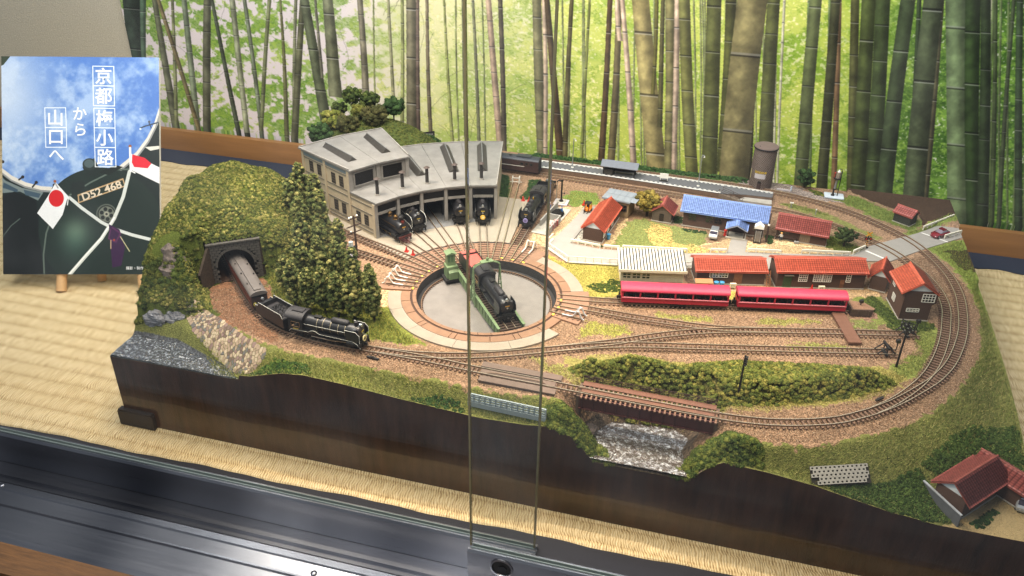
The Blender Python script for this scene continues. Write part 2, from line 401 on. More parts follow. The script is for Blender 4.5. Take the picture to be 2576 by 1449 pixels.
    a4(350, 490, 830, 34, 50, (.42, .45, .40)); a4(465, 490, 830, 18, 26, (.50, .54, .44)); a4(540, 630, 860, 34, 42, (.48, .54, .50)); a4(690, 688, 870, 48, 50, (.38, .40, .36))
    a4(375, 640, 850, 26, 30, (.46, .44, .36)); a4(720, 900, 890, 22, 32, (.30, .34, .31)); a4(850, 950, 890, 36, 36, (.58, .62, .58)); a4(930, 1045, 900, 24, 28, (.44, .49, .46)); a4(1090, 1045, 700, 24, 26, (.46, .50, .42))
    a4(1160, 1200, 820, 14, 30, (.40, .42, .33)); a4(1260, 1250, 900, 20, 22, (.46, .49, .44)); a4(1305, 1250, 920, 36, 46, (.36, .38, .33)); a4(1315, 1440, 700, 58, 70, (.36, .40, .35), 270); a4(1465, 1515, 620, 66, 86, (.44, .47, .42), 280)
    a4(1385, 1430, 500, 16, 20, (.44, .45, .44)); a4(1672, 1712, 640, 36, 46, (.50, .50, .48)); a4(1855, 1890, 640, 18, 20, (.60, .62, .54)); a4(1945, 1945, 760, 20, 24, (.54, .58, .44)); a4(2002, 2012, 850, 62, 78, (.44, .44, .40), 300)
    a4(2045, 2050, 830, 20, 26, (.42, .38, .38)); a4(2105, 2130, 880, 20, 26, (.46, .44, .40)); a4(2215, 2270, 925, 14, 22, (.56, .60, .44)); a4(2335, 2360, 920, 18, 28, (.42, .44, .38)); a4(2400, 2440, 920, 18, 22, (.48, .50, .44))
    a4(2500, 2575, 920, 36, 44, (.70, .64, .62)); a4(200, 245, 420, 110, 112, (.20, .26, .24), 260); a4(275, 280, 400, 40, 30, (.34, .44, .40))
    a5(0, 20, 760, 22, 26, (.38, .36, .34)); a5(180, 208, 780, 44, 50, (.50, .50, .42), 150); a5(215, 222, 700, 22, 22, lite); a5(230, 298, 780, 26, 40, brown); a5(352, 318, 785, 20, 26, (.38, .37, .28)); a5(440, 400, 780, 12, 16, (.48, .52, .34))
    a5(540, 497, 790, 24, 32, brown); a5(585, 545, 790, 28, 38, (.42, .40, .32)); a5(575, 590, 200, 22, 26, lite); a5(600, 655, 790, 24, 32, lite); a5(690, 770, 810, 86, 96, (.62, .60, .46), 300)
    a5(770, 750, 460, 18, 20, (.40, .40, .24)); a5(800, 788, 500, 20, 24, (.36, .36, .26)); a5(835, 830, 820, 46, 50, (.50, .50, .38), 150); a5(872, 855, 800, 30, 26, lite); a5(905, 942, 830, 56, 62, (.46, .48, .32), 170); a5(1052, 1027, 850, 72, 76, (.36, .39, .25), 210)
    a5(1135, 1095, 720, 52, 48, (.30, .32, .19), 180); a5(1235, 1215, 870, 46, 44, (.26, .26, .16)); a5(1345, 1300, 870, 62, 74, (.34, .37, .24), 140); a5(1240, 1148, 875, 150, 146, (.50, .49, .38), 375)
    a5(1552, 1480, 865, 60, 66, (.38, .43, .31), 185); a5(1665, 1640, 900, 28, 28, (.50, .42, .34)); a5(1650, 1580, 925, 46, 54, (.27, .29, .21), 140); a5(1745, 1725, 930, 42, 46, (.34, .36, .24), 150); a5(1812, 1757, 965, 70, 74, (.29, .34, .21), 240)
    a5(1882, 1825, 965, 72, 74, (.27, .33, .22), 165); a5(2060, 2000, 975, 22, 22, (.22, .28, .20)); a5(2005, 1885, 985, 74, 82, (.28, .34, .26), 240); a5(2170, 2090, 980, 26, 28, (.36, .36, .30)); a5(2130, 2030, 1000, 98, 108, (.33, .38, .31), 330)
    a5(2240, 2255, 1110, 104, 116, (.44, .52, .42), 280); a5(2325, 2325, 1110, 78, 66, (.22, .30, .18), 240); a5(2388, 2370, 1120, 50, 60, (.22, .28, .20), 170); a5(2435, 2415, 1130, 20, 26, (.30, .36, .26)); a5(2525, 2450, 1130, 20, 24, (.30, .35, .28), 130); a5(2555, 2550, 1130, 34, 40, (.26, .33, .26), 150)
    def w2t(px, py):
        g = GY(px, py, MY); return (g[0]-MX0)*sx, (g[2]-MZ0)*sz
    tn = smooth_noise(Hh, W_, 34, rng, 5, .65)
    for (x0, x1, y0, y1, w0, w1, tone, inter) in S:
        l0 = w2t(x0-w0/2, y0); r0 = w2t(x0+w0/2, y0); l1 = w2t(x1-w1/2, y1); r1 = w2t(x1+w1/2, y1)
        # extend upward beyond the frame
        k0 = (l0[1]-l1[1]); ext = max(0, (Hh-l0[1])/max(k0, 1)) if y0 == 0 else 0
        top = int(min(Hh, l0[1]+k0*ext)); bot = int(max(0, l1[1]-(70 if y1 > 250 else 0)))
        rows = np.arange(bot, top)
        if len(rows) == 0: continue
        t = (rows-l1[1])/k0; bow = np.sin(PI*np.clip(t, 0, 1))*rr.uniform(-3, 3)
        L_ = l1[0]+(l0[0]-l1[0])*t+bow; Rr = r1[0]+(r0[0]-r1[0])*t+bow
        xa, xb = int(max(0, L_.min()-1)), int(min(W_, Rr.max()+2))
        if xb <= xa: continue
        Xc = np.arange(xa, xb)[None, :]; u = (Xc-L_[:, None])/(Rr-L_)[:, None]; m = (u >= 0) & (u <= 1)
        prof = .82+.36*np.exp(-((u-.33)/.34)**2)-.14*u
        d = (rows-l1[1]); px_per = inter*k0/max(y1-y0, 1); ph = (d+rr.uniform(0, px_per)) % px_per
        c = (np.array(tone)[None, None, :]*np.array([1.04, 1., .92])*.94+.03)*prof[..., None]*(.62+.76*tn[bot:top, xa:xb][..., None])
        ring = (ph < max(2.2, px_per*.02)); ring2 = (ph >= px_per*.02) & (ph < px_per*.05)
        c[ring] = c[ring]*.5 if (w0 > 45 and tone[0] > .4) else c[ring]*.5+.42
        c[ring2] = c[ring2]*.5+.32 if (w0 > 45 and tone[0] > .4) else c[ring2]*.55
        seg = base[bot:top, xa:xb]; seg[m] = np.clip(c, 0, 1)[m]
    hz = np.clip(1-zr-.25, 0, 1)*0.05; base = mix(base, (.95, .88, .76), np.broadcast_to(hz, (Hh, W_)))
    for _ in range(2): base[1:-1, 1:-1] = (base[1:-1, 1:-1]*2+base[:-2, 1:-1]+base[2:, 1:-1]+base[1:-1, :-2]+base[1:-1, 2:])/6
    g_ = base.mean(2, keepdims=True); base = np.clip(g_+(base-g_)*1.04, 0, 1); base = base**1.24
    im = make_image('bamboo_print', base)
    m, nt, b = newmat('printed_bamboo_picture'); t = nt.nodes.new('ShaderNodeTexImage'); t.image = im; t.extension = 'EXTEND'
    nt.links.new(t.outputs[0], b.inputs['Base Color']); b.inputs['Roughness'].default_value = 0.6; b.inputs['Specular IOR Level'].default_value = 0.08
    mb = MB(); mb.add([(MX0, MY, MZ0-1), (MX1, MY, MZ0-1), (MX1, MY, MZ1), (MX0, MY, MZ1)], [(0, 1, 2, 3)])
    mb.cur = 1; mb.box(MX0, MX1, MY+.01, MY+.5, MZ0-1, MZ1)
    o = mb.obj('bamboo_picture', [m, mat('picture_edge', '#4a4b40', .7, 0, 0)])
    uv = o.data.uv_layers.new(name='UVMap')
    for p in o.data.polygons:
        for li in p.loop_indices:
            co = o.data.vertices[o.data.loops[li].vertex_index].co; uv.data[li].uv = ((co.x-MX0)/(MX1-MX0), (co.z-MZ0)/(MZ1-MZ0))
    tag(o, 'wide photographic print of a bright bamboo grove covering the back wall', 'picture')
bamboo_picture()

# ---- sliding glass doors, steel rails and the wooden ledge in front
def steelmat():
    m, nt, b = newmat('brushed_steel'); N = nt.nodes; Lk = nt.links
    tc = N.new('ShaderNodeTexCoord'); mp = N.new('ShaderNodeMapping'); mp.inputs['Scale'].default_value = (0.05, 5, 5); Lk.new(tc.outputs['Object'], mp.inputs[0]); mp3 = N.new('ShaderNodeMapping'); mp3.inputs['Scale'].default_value = (.3, .02, .02); Lk.new(tc.outputs['Object'], mp3.inputs[0])
    n = N.new('ShaderNodeTexNoise'); n.inputs['Scale'].default_value = 3; n.inputs['Detail'].default_value = 5; Lk.new(mp.outputs[0], n.inputs[0])
    n2 = N.new('ShaderNodeTexNoise'); n2.inputs['Scale'].default_value = 0.2; n2.inputs['Detail'].default_value = 1; Lk.new(mp3.outputs[0], n2.inputs[0])
    r = N.new('ShaderNodeValToRGB'); r.color_ramp.elements[0].color = C('#5d6068')+(1,); r.color_ramp.elements[1].color = C('#9a9ca2')+(1,)
    r.color_ramp.elements[0].position = .35; r.color_ramp.elements[1].position = .7
    Lk.new(n2.outputs['Fac'], r.inputs[0]); Lk.new(r.outputs[0], b.inputs['Base Color']); b.inputs['Metallic'].default_value = 1
    mr = N.new('ShaderNodeMapRange'); mr.inputs[3].default_value = .22; mr.inputs[4].default_value = .42; Lk.new(n.outputs['Fac'], mr.inputs[0]); Lk.new(mr.outputs[0], b.inputs['Roughness'])
    bp = N.new('ShaderNodeBump'); bp.inputs['Strength'].default_value = .08; bp.inputs['Distance'].default_value = .02; Lk.new(n.outputs['Fac'], bp.inputs['Height']); Lk.new(bp.outputs[0], b.inputs['Normal'])
    return m
M_ss = steelmat()
def glassmat():
    m = bpy.data.materials.new('clear_glass'); m.use_nodes = True; nt = m.node_tree; N = nt.nodes; Lk = nt.links; N.clear()
    o = N.new('ShaderNodeOutputMaterial'); t = N.new('ShaderNodeBsdfTransparent'); t.inputs[0].default_value = (.965, .975, .968, 1)
    g = N.new('ShaderNodeBsdfGlossy'); g.inputs['Roughness'].default_value = .02
    ge = N.new('ShaderNodeNewGeometry'); dt = N.new('ShaderNodeVectorMath'); dt.operation = 'DOT_PRODUCT'; Lk.new(ge.outputs['Normal'], dt.inputs[0]); Lk.new(ge.outputs['Incoming'], dt.inputs[1])
    def mm(op, a, v=None):
        x = N.new('ShaderNodeMath'); x.operation = op; Lk.new(a, x.inputs[0])
        if v is not None: x.inputs[1].default_value = v
        return x.outputs[0]
    c = mm('ABSOLUTE', dt.outputs['Value']); sb = N.new('ShaderNodeMath'); sb.operation = 'SUBTRACT'; sb.inputs[0].default_value = 1; Lk.new(c, sb.inputs[1])
    fr = mm('ADD', mm('MULTIPLY', mm('POWER', sb.outputs[0], 5.), .9), .022)
    mx = N.new('ShaderNodeMixShader'); Lk.new(fr, mx.inputs[0]); Lk.new(t.outputs[0], mx.inputs[1]); Lk.new(g.outputs[0], mx.inputs[2]); 
    tc = N.new('ShaderNodeTexCoord'); nz = N.new('ShaderNodeTexNoise'); nz.inputs['Scale'].default_value = .12; nz.inputs['Detail'].default_value = 7; Lk.new(tc.outputs['Object'], nz.inputs[0])
    rp = N.new('ShaderNodeMapRange'); rp.inputs[1].default_value = .42; rp.inputs[2].default_value = .75; rp.inputs[3].default_value = .001; rp.inputs[4].default_value = .022; Lk.new(nz.outputs['Fac'], rp.inputs[0])
    df = N.new('ShaderNodeBsdfDiffuse'); df.inputs[0].default_value = (.8, .8, .82, 1); m2 = N.new('ShaderNodeMixShader'); Lk.new(rp.outputs[0], m2.inputs[0]); Lk.new(mx.outputs[0], m2.inputs[1]); Lk.new(df.outputs[0], m2.inputs[2])
    Lk.new(m2.outputs[0], o.inputs[0]); return m
M_glass = glassmat()
M_gedge = mat('glass_cut_edge', '#776f50', .25, 0, .2, .3, spec=.8)
def door(name, label, x0, x1, yf, edge_side, lock):
    t = thing(name, label, 'sliding door', ((x0+x1)/2, yf+.5, -16.5), 0, 'glass doors of the case')
    ox, oy, oz = -(x0+x1)/2, -yf-.5, 16.5
    def put(mb, n, m, sm=False):
        return mb.obj(n, m, t, sm, loc=(ox, oy, oz))
    mb = MB(); mb.box(x0+.01, x1-.01, yf+.45, yf+.80, -11.6, 80); put(mb, 'glass_pane', M_glass)
    mb = MB(); ex = x0 if edge_side < 0 else x1
    mb.box(ex-.16 if edge_side < 0 else ex, ex if edge_side < 0 else ex+.16, yf+.43, yf+.82, -11.9, 80); put(mb, 'glass_edge', M_gedge)
    a, b_ = yf, yf+1.25
    mb = MB(); mb.prism_x([(a, -16.4), (a, -12.35), (a+.18, -12.12), (a+.40, -12.12), (a+.40, -12.6), (a+.85, -12.6), (a+.85, -12.12), (b_-.1, -12.12), (b_, -12.3), (b_, -16.4)], x0-.3 if edge_side < 0 else x0, x1+.3 if edge_side > 0 else x1)
    put(mb, 'bottom_rail', M_ss)
    mb = MB(); mb.box(x0, x1, a+.402, a+.45, -12.6, -11.95); mb.box(x0, x1, a+.80, a+.848, -12.6, -11.95); put(mb, 'glass_gasket', mat('grey_gasket', '#8d9a98', .35, .2, .1, 1))
    if lock:
        c = (lock[0], a-.002, lock[1])
        mb = MB(); mb.lathe(c, [(1.15, 0), (1.15, -.10), (.98, -.14), (.93, -.02), (.9, .2)], 28, 'Y'); put(mb, 'lock_ring', M_ss, True)
        mb = MB(); mb.cyl((c[0], a-.03, c[2]), (c[0], a+.1, c[2]), .94, n=28); put(mb, 'lock_hole', mat('lock_black', '#060606', .6, 0, 0))
        mb = MB(); mb.cyl((c[0]+.1, a-.10, c[2]-.1), (c[0]+.1, a, c[2]-.1), .42, n=20); put(mb, 'lock_core', mat('lock_core', '#2c2c2e', .35, .8, .1))
    return t
door('sliding_glass_door', 'rear sliding glass pane on a long plain brushed steel bottom rail, at the left', -120, -12.35, 56.35, 1, None)
door('sliding_glass_door', 'front sliding glass pane at the right, its steel bottom rail pierced by a round black lock', -18.15, 70, 54.95, -1, (-15.0, -13.55))
mb = MB()  # stepped steel sill: profile in y (towards the room is smaller y) and z
prof = [(60, -16.9), (57.9, -16.9), (57.9, -16.45), (54.6, -16.45), (54.6, -16.9), (53.6, -16.9), (53.6, -16.35), (53.35, -16.2), (52.6, -16.2), (52.45, -16.35), (51.1, -16.6), (51.0, -16.45), (50.8, -16.45), (50.7, -16.7), (48.3, -17.1), (48.2, -16.95), (47.5, -17.1), (47.0, -17.4), (47.0, -20), (60, -20)]
mb.prism_x(prof, -130, 75); tag(mb.obj('door_track_sill', M_ss), 'stepped scratched steel sill with grooves below the sliding glass doors', 'sill')
M_oak = mat('dark_oak', '#5d4023', .5, 0, .35, 1.2, .4, 10, stretch=(.3, 3, 3))
mb = MB(); mb.box(-130, 75, 43.6, 46.98, -20, -17.35); tag(mb.obj('wooden_ledge', M_oak), 'dark grained wooden ledge in the lower left corner below the steel sill', 'ledge')
mb = MB(); mb.box(-130, 75, 40, 43.58, -21, -17.8); tag(mb.obj('wooden_trim', mat('black_brown_wood', '#2a1c12', .5, 0, .3, 2, stretch=(.3, 3, 3))), 'very dark wooden trim strip outside the oak ledge, lower left corner', 'trim')
for x, y in ((-72, 53.0), (-33.5, 51.6)):
    o = MB().lathe((0, 0, 0), [(0, .08), (.2, .07), (.32, .0), (.34, -.05)], 16).obj('sill_screw', M_ss, None, True, loc=(x, y, -16.18 if y > 52 else -16.42))
    tag(o, 'small steel screw head in the sill near the left edge of the photo' if x < -60 else 'small steel screw head in the sill below the middle of the left door', 'screw', 'screws of the steel sill')

# ================================================================== LAYOUT BASE AND TERRAIN
LX0, LX1, LY0, LY1 = -62., 32.2, 62.6, 125.6
PLAT = [(-56.6, 71.6), (-54.2, 70.4), (-50.9, 68.3), (-47.9, 67.0), (-44.9, 65.8), (-42.6, 65.3), (-37.6, 64.8), (-31.9, 64.7), (-25.9, 64.6), (-20.2, 64.6), (-16.4, 64.8), (-12.5, 65.2),
        (-10.1, 65.0), (2.6, 64.8), (4.9, 64.2), (8.2, 64.3), (12.3, 65.6), (17.8, 69.0), (23.0, 73.4), (26.7, 79.4), (29.5, 86.0), (30.7, 93.6), (30.9, 100.), (33, 104.), (33, 127), (-63, 127), (-63, 98), (-58.5, 78.0), (-56.8, 75.0)]
FRONT = [(-62, -3.3), (-53.3, -3.1), (-48, -2.8), (-44.8, -2.4), (-41, -1.2), (-38.4, -.9), (-34, -1.1), (-27.9, -1.6), (-19.6, -2.1), (-15, -1.9), (-12.2, -1.5), (-9.6, -2.6), (-7.8, -3.9), (-5.5, -4.6), (-2.8, -4.9), (-.6, -4.5), (1.6, -3.4), (4.0, -1.9), (8, -2.1), (12.2, -2.6), (15, -3.2), (19.1, -4.0), (25.6, -4.5), (33, -4.6)]
RIGHT = [(62, -4.6), (68, -4.4), (72, -3.6), (78, -2.4), (84, -1.6), (92, -1.0), (100, -.7), (108, -.4), (126, -.2)]
CH = [(-7.9, 61), (-8.4, 66.0), (-7.0, 68.2), (-1.6, 69.0), (.2, 68.0), (-.3, 66.0), (1.6, 61)]     # stream under the bridge
YARD = [(24.6, 63.8), (28.2, 67.4), (31.7, 70.6), (34, 71), (34, 61), (22.5, 61)]
PA = np.array([-53.9, 76.6]); PN = np.array([.583, -.812]); PT = np.array([.812, .583])     # tunnel portal
def sstep(a, b, x): t = np.clip((x-a)/(b-a), 0, 1); return t*t*(3-2*t)
def terrain_h(X, Y, cliff=True):
    X = np.asarray(X, float); Y = np.asarray(Y, float)
    dp = np.where(inpoly(X, Y, PLAT), 0, dist_poly(X, Y, PLAT))
    df = np.maximum(Y-LY0, 0.001); dr = np.maximum(LX1-X, .001); dl = np.maximum(X-LX0, .001)
    zf = np.interp(X, *zip(*FRONT)); zr = np.interp(Y, *zip(*RIGHT))
    zl = np.interp(Y, [62, 66.5, 68.5, 70, 80], [-3.3, -2.6, -1.0, 0, 0])
    wf, wr, wl = 1/df**1.4, 1/dr**1.4, 1/dl**1.4*(Y < 72)
    zb = (zf*wf+zr*wr+zl*wl)/(wf+wr+wl); db = np.minimum(np.minimum(df, dr), np.where(Y < 72, dl, 99))
    t = dp/(dp+db); z = zb*sstep(-.15, .85, t)
    riv = sstep(-.9, .7, np.minimum(-.38*(X+52.3)-.92*(Y-65.3), 67.0-Y))  # river flat, front left
    z = np.where((X < -46) & (Y < 72), np.minimum(z, -3.2*riv+z*(1-riv)), z)
    yd = inpoly(X, Y, YARD); ydd = np.where(yd, 0, dist_poly(X, Y, YARD)); k = sstep(2.6, 0, ydd); z = z*(1-k)-4.4*k
    ci = np.where(inpoly(X, Y, CH), 0, dist_poly(X, Y, CH)); z = np.minimum(z, -4.9+1.25*ci)
    q = np.sqrt(((X+60.2)/13.4)**2+((Y-83.4)/15.2)**2); dome = 9.9*(1-np.clip(q, 0, 1)**2.5)
    dome += (np.sin(X*1.1+Y*.7)*.18+np.sin(X*.5-Y*1.3)*.22)*(dome > .3)
    s = (X-PA[0])*PN[0]+(Y-PA[1])*PN[1]; u = (X-PA[0])*PT[0]+(Y-PA[1])*PT[1]
    fr = sstep(3.5, 5.6, np.abs(u)); fr = np.where(s < 0, 1, fr)
    capt = np.where(np.abs(u) < 4.2, 5.1+np.maximum(-s, 0)*1.5+np.maximum(np.abs(u)-3.2, 0)*3, 99)
    base_top = np.where(s < 0, np.minimum(np.maximum(dome, np.where(np.abs(u) < 3.3, 5.1, 0)), capt), dome)
    if cliff:
        f2 = np.where(np.abs(u) < 3.4, 0., sstep(3.4, 6.2, np.abs(u))*sstep(5, 1., s*(u > 0)))
        hill = np.where(s > 0, dome*f2, base_top)
    else: hill = base_top
    hill = np.where(dome > .01, hill, -99)
    z = np.where(hill > z, hill, z) if True else z
    q2 = np.sqrt(((X+54.5)/12.5)**2+((Y-118.0)/9.5)**2); z = np.where(q2 < 1, np.maximum(z, 5.4*(1-np.clip(q2, 0, 1)**2.2)), z)
    bank = np.array([(-12.5, 70.6), (-6.5, 73.5), (-.8, 73.4), (4, 75.2), (12, 77.), (19.5, 78.2), (17.5, 75.5), (14, 73.), (8, 70.), (4, 69.3), (-1, 70.5), (-6, 70.5), (-10, 68.8)])
    bk = np.where(inpoly(X, Y, bank), dist_poly(X, Y, bank), 0); z = z+1.0*sstep(0, 1.6, bk)
    z = np.where((X > 18) & (Y > 117) & (z > -.4), z+0.5*sstep(0, 3, (X-18)*.3+(Y-119)*.5), z)
    return z
def ground_z(x, y): return float(terrain_h(np.array([x]), np.array([y]))[0])

# ---- painted ground colours (scenery powders): one map for the whole board
TW, TH = 1880, 1256
def ground_colour():
    gx = LX0+(np.arange(TW)+.5)/TW*(LX1-LX0); gy = LY0+(np.arange(TH)+.5)/TH*(LY1-LY0)
    X, Y = np.meshgrid(gx, gy); rng = np.random.default_rng(5)
    n1 = smooth_noise(TH, TW, 90, rng, 4); n2 = smooth_noise(TH, TW, 14, rng, 3); n3 = smooth_noise(TH, TW, 2.2, rng, 1); fine = rng.random((TH, TW)).astype(np.float32)
    Xw = X+(n2-.5)*1.4; Yw = Y+(smooth_noise(TH, TW, 18, rng, 3)-.5)*1.4
    def c3(*a): return np.array(a, np.float32)
    ball = c3(.56, .455, .365)+(n1-.5)[..., None]*c3(.14, .11, .10)
    ball = ball*(.72+.56*n3[..., None])
    col = ball
    def put(mask, c, soft=None, vary=.3):
        nonlocal col
        cc = np.array(c, np.float32)[None, None, :]*(1-vary/2+vary*n3[..., None])*(.9+.2*n1[..., None])
        m = mask.astype(np.float32)[..., None]; col = col*(1-m)+cc*m
    # outer slopes: grass soil
    out = ~inpoly(Xw, Yw, PLAT); put(out, (.44, .45, .25))
    put((X < -46) & (Y < 82) & (X+Y*.3 < -26.5) & (Yw > 69), (.30, .33, .16))
    q = np.sqrt(((X+60.2)/13.6)**2+((Y-83.4)/15.4)**2); put((q < 1) & ~(inpoly(X, Y, [(-57.2, 74.6), (-51.2, 79), (-40, 70), (-44, 66), (-50, 68)])), (.32, .36, .16))
    q2 = np.sqrt(((X+54.5)/12.5)**2+((Y-118.0)/9.5)**2); put(q2 < 1.02, (.33, .37, .19))
    put((X < -47) & (Y < 69) & (terrain_h(X, Y) < -2.75), (.33, .34, .36), vary=.7)
    put(inpoly(X, Y, [(a, b) for a, b in CH]) | ((terrain_h(X, Y) < -3.3) & (X < 6) & (X > -12)), (.38, .33, .28), vary=.7)
    put(inpoly(Xw, Yw, YARD), (.66, .58, .42), vary=.12)
    # grass patches on the plateau
    G1 = (.56, .56, .27); G2 = (.47, .50, .26)
    for P_, c in [([(-36.1, 76.5), (-34.0, 75.8), (-30.8, 72.2), (-28.0, 70.3), (-30, 69.6), (-35, 69.6), (-42, 70.2), (-47, 72.5), (-50, 77), (-50, 84), (-46, 86), (-43, 83), (-38, 79)], (.42, .44, .20)),
                  ([(-21.4, 94.5), (-17.6, 92.0), (-11.0, 93.2), (-10.2, 88.7), (-1.9, 90.6), (8, 92.5), (8, 90), (-2., 88.2), (-9.5, 86.2), (-13.9, 84.4), (-15.8, 87.8), (-18, 91.2)], (.62, .58, .30)),
                  ([(-12.5, 98.0), (-12.1, 105.8), (-9.1, 107.4), (-4.6, 106.1), (-0.9, 105.6), (-1.0, 101.9), (-2.2, 99.6), (-8.1, 98.4)], (.47, .50, .29)),
                  ([(-21.6, 111.0), (-20.9, 113.6), (-17.8, 114.2), (-16.3, 111.7), (-17.7, 108.9), (-19.8, 108.1)], (.42, .50, .25)),
                  ([(-12, 79.6), (-8.3, 80.2), (-7.2, 79.2), (-9.1, 78.0), (-12.6, 76.6)], (.58, .58, .28)), ([(6.4, 85.8), (12.7, 87.4), (13, 86.9), (6.6, 84.8)], (.56, .56, .30)), ([(-5, 83.8), (1, 84.6), (1, 83.9), (-5, 83.2)], (.56, .56, .30)),
                  ([(16.6, 88.2), (19.4, 88.9), (19.2, 87.6), (16.5, 86.9)], (.46, .50, .26)), ([(16, 82.6), (9.5, 80.9), (9.6, 81.6), (15.4, 83.2)], (.52, .54, .28)),
                  ([(15.9, 92.3), (18.5, 96), (24, 91), (26.4, 88), (24.8, 84), (22.8, 80), (19, 76.5), (20, 80.5), (23.5, 84), (23, 88), (19.5, 88.5)], (.47, .50, .26)),
                  ([(17.9, 123.2), (20.1, 122.2), (24.5, 118.4), (27.5, 117.), (25.5, 114.2), (21.8, 117.2), (18.9, 119.8), (15.6, 122.6)], (.42, .48, .24)),
                  ([(24.7, 113.5), (27.3, 115.6), (31.7, 121.2), (33, 120), (27.2, 114.3), (25.3, 112.4)], (.45, .50, .25)), ([(27.0, 109.7), (31.9, 113.6), (33, 108), (33, 96), (31.2, 96), (30.9, 100), (29.8, 105)], (.45, .50, .24)),
                  ([(8.5, 118.1), (10.4, 118.5), (15.2, 116.6), (18, 114.), (21.5, 111.), (21., 110.4), (14.3, 115.2), (10.1, 117.0)], (.47, .48, .28)),
                  ([(14.7, 109.9), (17.4, 108.2), (19.3, 107.2), (17.4, 105.4), (14.3, 105.6)], (.38, .42, .20)), ([(23.6, 103.5), (25, 102.5), (26.4, 98.5), (25.8, 98.5), (24.2, 102)], (.42, .42, .24)),
                  ([(-32.6, 116.3), (-31.3, 115.9), (-29.3, 108.1), (-30.6, 107.8)], (.30, .36, .18)), ([(-16.5, 71.2), (-10, 70), (-10, 68.2), (-14, 69.4)], (.56, .56, .30)),
                  ([(-13, 72), (-6.5, 75), (0, 75), (9, 77), (19, 80), (21.5, 78.5), (18, 74.5), (13, 71.6), (5, 68.4), (-1, 69.2), (-6, 69.2), (-11, 68.2)], (.55, .52, .30)), ([(-31, 125.6), (-31, 124.6), (3.5, 124.2), (3.8, 126)], (.30, .36, .18))]:
        d = dist_poly(Xw, Yw, P_); m = inpoly(Xw, Yw, P_)
        m = m | ((d < .45) & (n3 > .45+d)); put(m, c, vary=.45)
    # fallen yellow leaves in the yard
    m = inpoly(Xw, Yw, [(-8.5, 107), (-5.5, 105.6), (-5.2, 102), (-1.6, 101.6), (.6, 103), (1.6, 105), (2.4, 101), (-2.4, 99.6), (-5.5, 99.0), (-7.6, 100.5), (-9., 104)]) & (n3+.5*n2 > .62)
    put(m, (.76, .62, .38), vary=.6)
    # pale gravel
    for P_, c in [([(-22.4, 107.6), (-18.2, 109.2), (-18.6, 106.), (-18.9, 103.8), (-20.0, 97.9), (-21, 95.6), (-23.4, 97), (-23.3, 99.1)], (.72, .62, .48)),
                  ([(-17.9, 97.6), (-16.2, 98.6), (-16.9, 103), (-17.6, 101)], (.62, .60, .56)), ([(-2.2, 101.4), (.8, 103.4), (1.8, 105.4), (6.8, 105), (7.6, 106.6), (14.4, 105.9), (16.6, 105), (9, 102.3), (3, 101)], (.78, .68, .52)),
                  ([(-13.8, 98.4), (-12.3, 106.9), (-11.6, 107), (-12.6, 98.6)], (.72, .62, .46)), ([(-5.9, 110), (-4.3, 110), (-4.2, 107), (-5.8, 107)], (.45, .42, .36)),
                  ([(-35.6, 83.2), (-33, 80), (-35.6, 75), (-37.4, 78)], (.72, .60, .46)), ([(2.6, 126), (9.5, 126), (12., 124.4), (14.6, 122.5), (18, 121.3), (15, 121), (7.5, 123), (2.5, 123.4)], (.55, .50, .47)),
                  ([(-1.9, 91.2), (6.8, 93.2), (18.4, 96.2), (20.4, 96.5), (20, 94.8), (17, 94), (8, 92), (-1.8, 90)], (.74, .62, .46)), ([(15.4, 92.2), (16.4, 88.9), (19.3, 89.9), (19.2, 91.8), (17.5, 92.8)], (.55, .43, .36))]:
        m = inpoly(Xw, Yw, P_); put(m, c, vary=.75)
    # dark earth behind
    put(inpoly(X, Yw, [(17.7, 125.6), (33, 127), (33, 121.4), (27.5, 116.7), (27., 119.3), (23.5, 120.4), (19.9, 123.)]), (.27, .21, .165), vary=.25)
    put(inpoly(Xw, Yw, [(29.2, 109.6), (32.5, 110.8), (32.5, 104), (30.2, 106.)]), (.25, .22, .15), vary=.3)
    # embankment left of the loco: redder ballast
    put(inpoly(Xw, Yw, [(-56.5, 74.6), (-51.4, 78), (-47.5, 73.8), (-43.9, 70.2), (-43.6, 66), (-47.9, 67.2), (-50.9, 68.5), (-54.2, 70.6)]) & (n2 > .2), (.52, .38, .29), vary=.55)
    return make_image('ground_colours', col)
def ground_material():
    m, nt, b = newmat('scenery_ground'); N = nt.nodes; Lk = nt.links
    t = N.new('ShaderNodeTexImage'); t.image = ground_colour(); t.interpolation = 'Cubic'
    Lk.new(t.outputs[0], b.inputs['Base Color']); b.inputs['Roughness'].default_value = .95; b.inputs['Specular IOR Level'].default_value = .1
    tc = N.new('ShaderNodeTexCoord'); v = N.new('ShaderNodeTexVoronoi'); v.inputs['Scale'].default_value = 7.5; Lk.new(tc.outputs['Object'], v.inputs['Vector'])
    bp = N.new('ShaderNodeBump'); bp.inputs['Strength'].default_value = 1; bp.inputs['Distance'].default_value = .09; bp.invert = True
    Lk.new(v.outputs['Distance'], bp.inputs['Height']); Lk.new(bp.outputs[0], b.inputs['Normal']); return m
M_ground = ground_material()
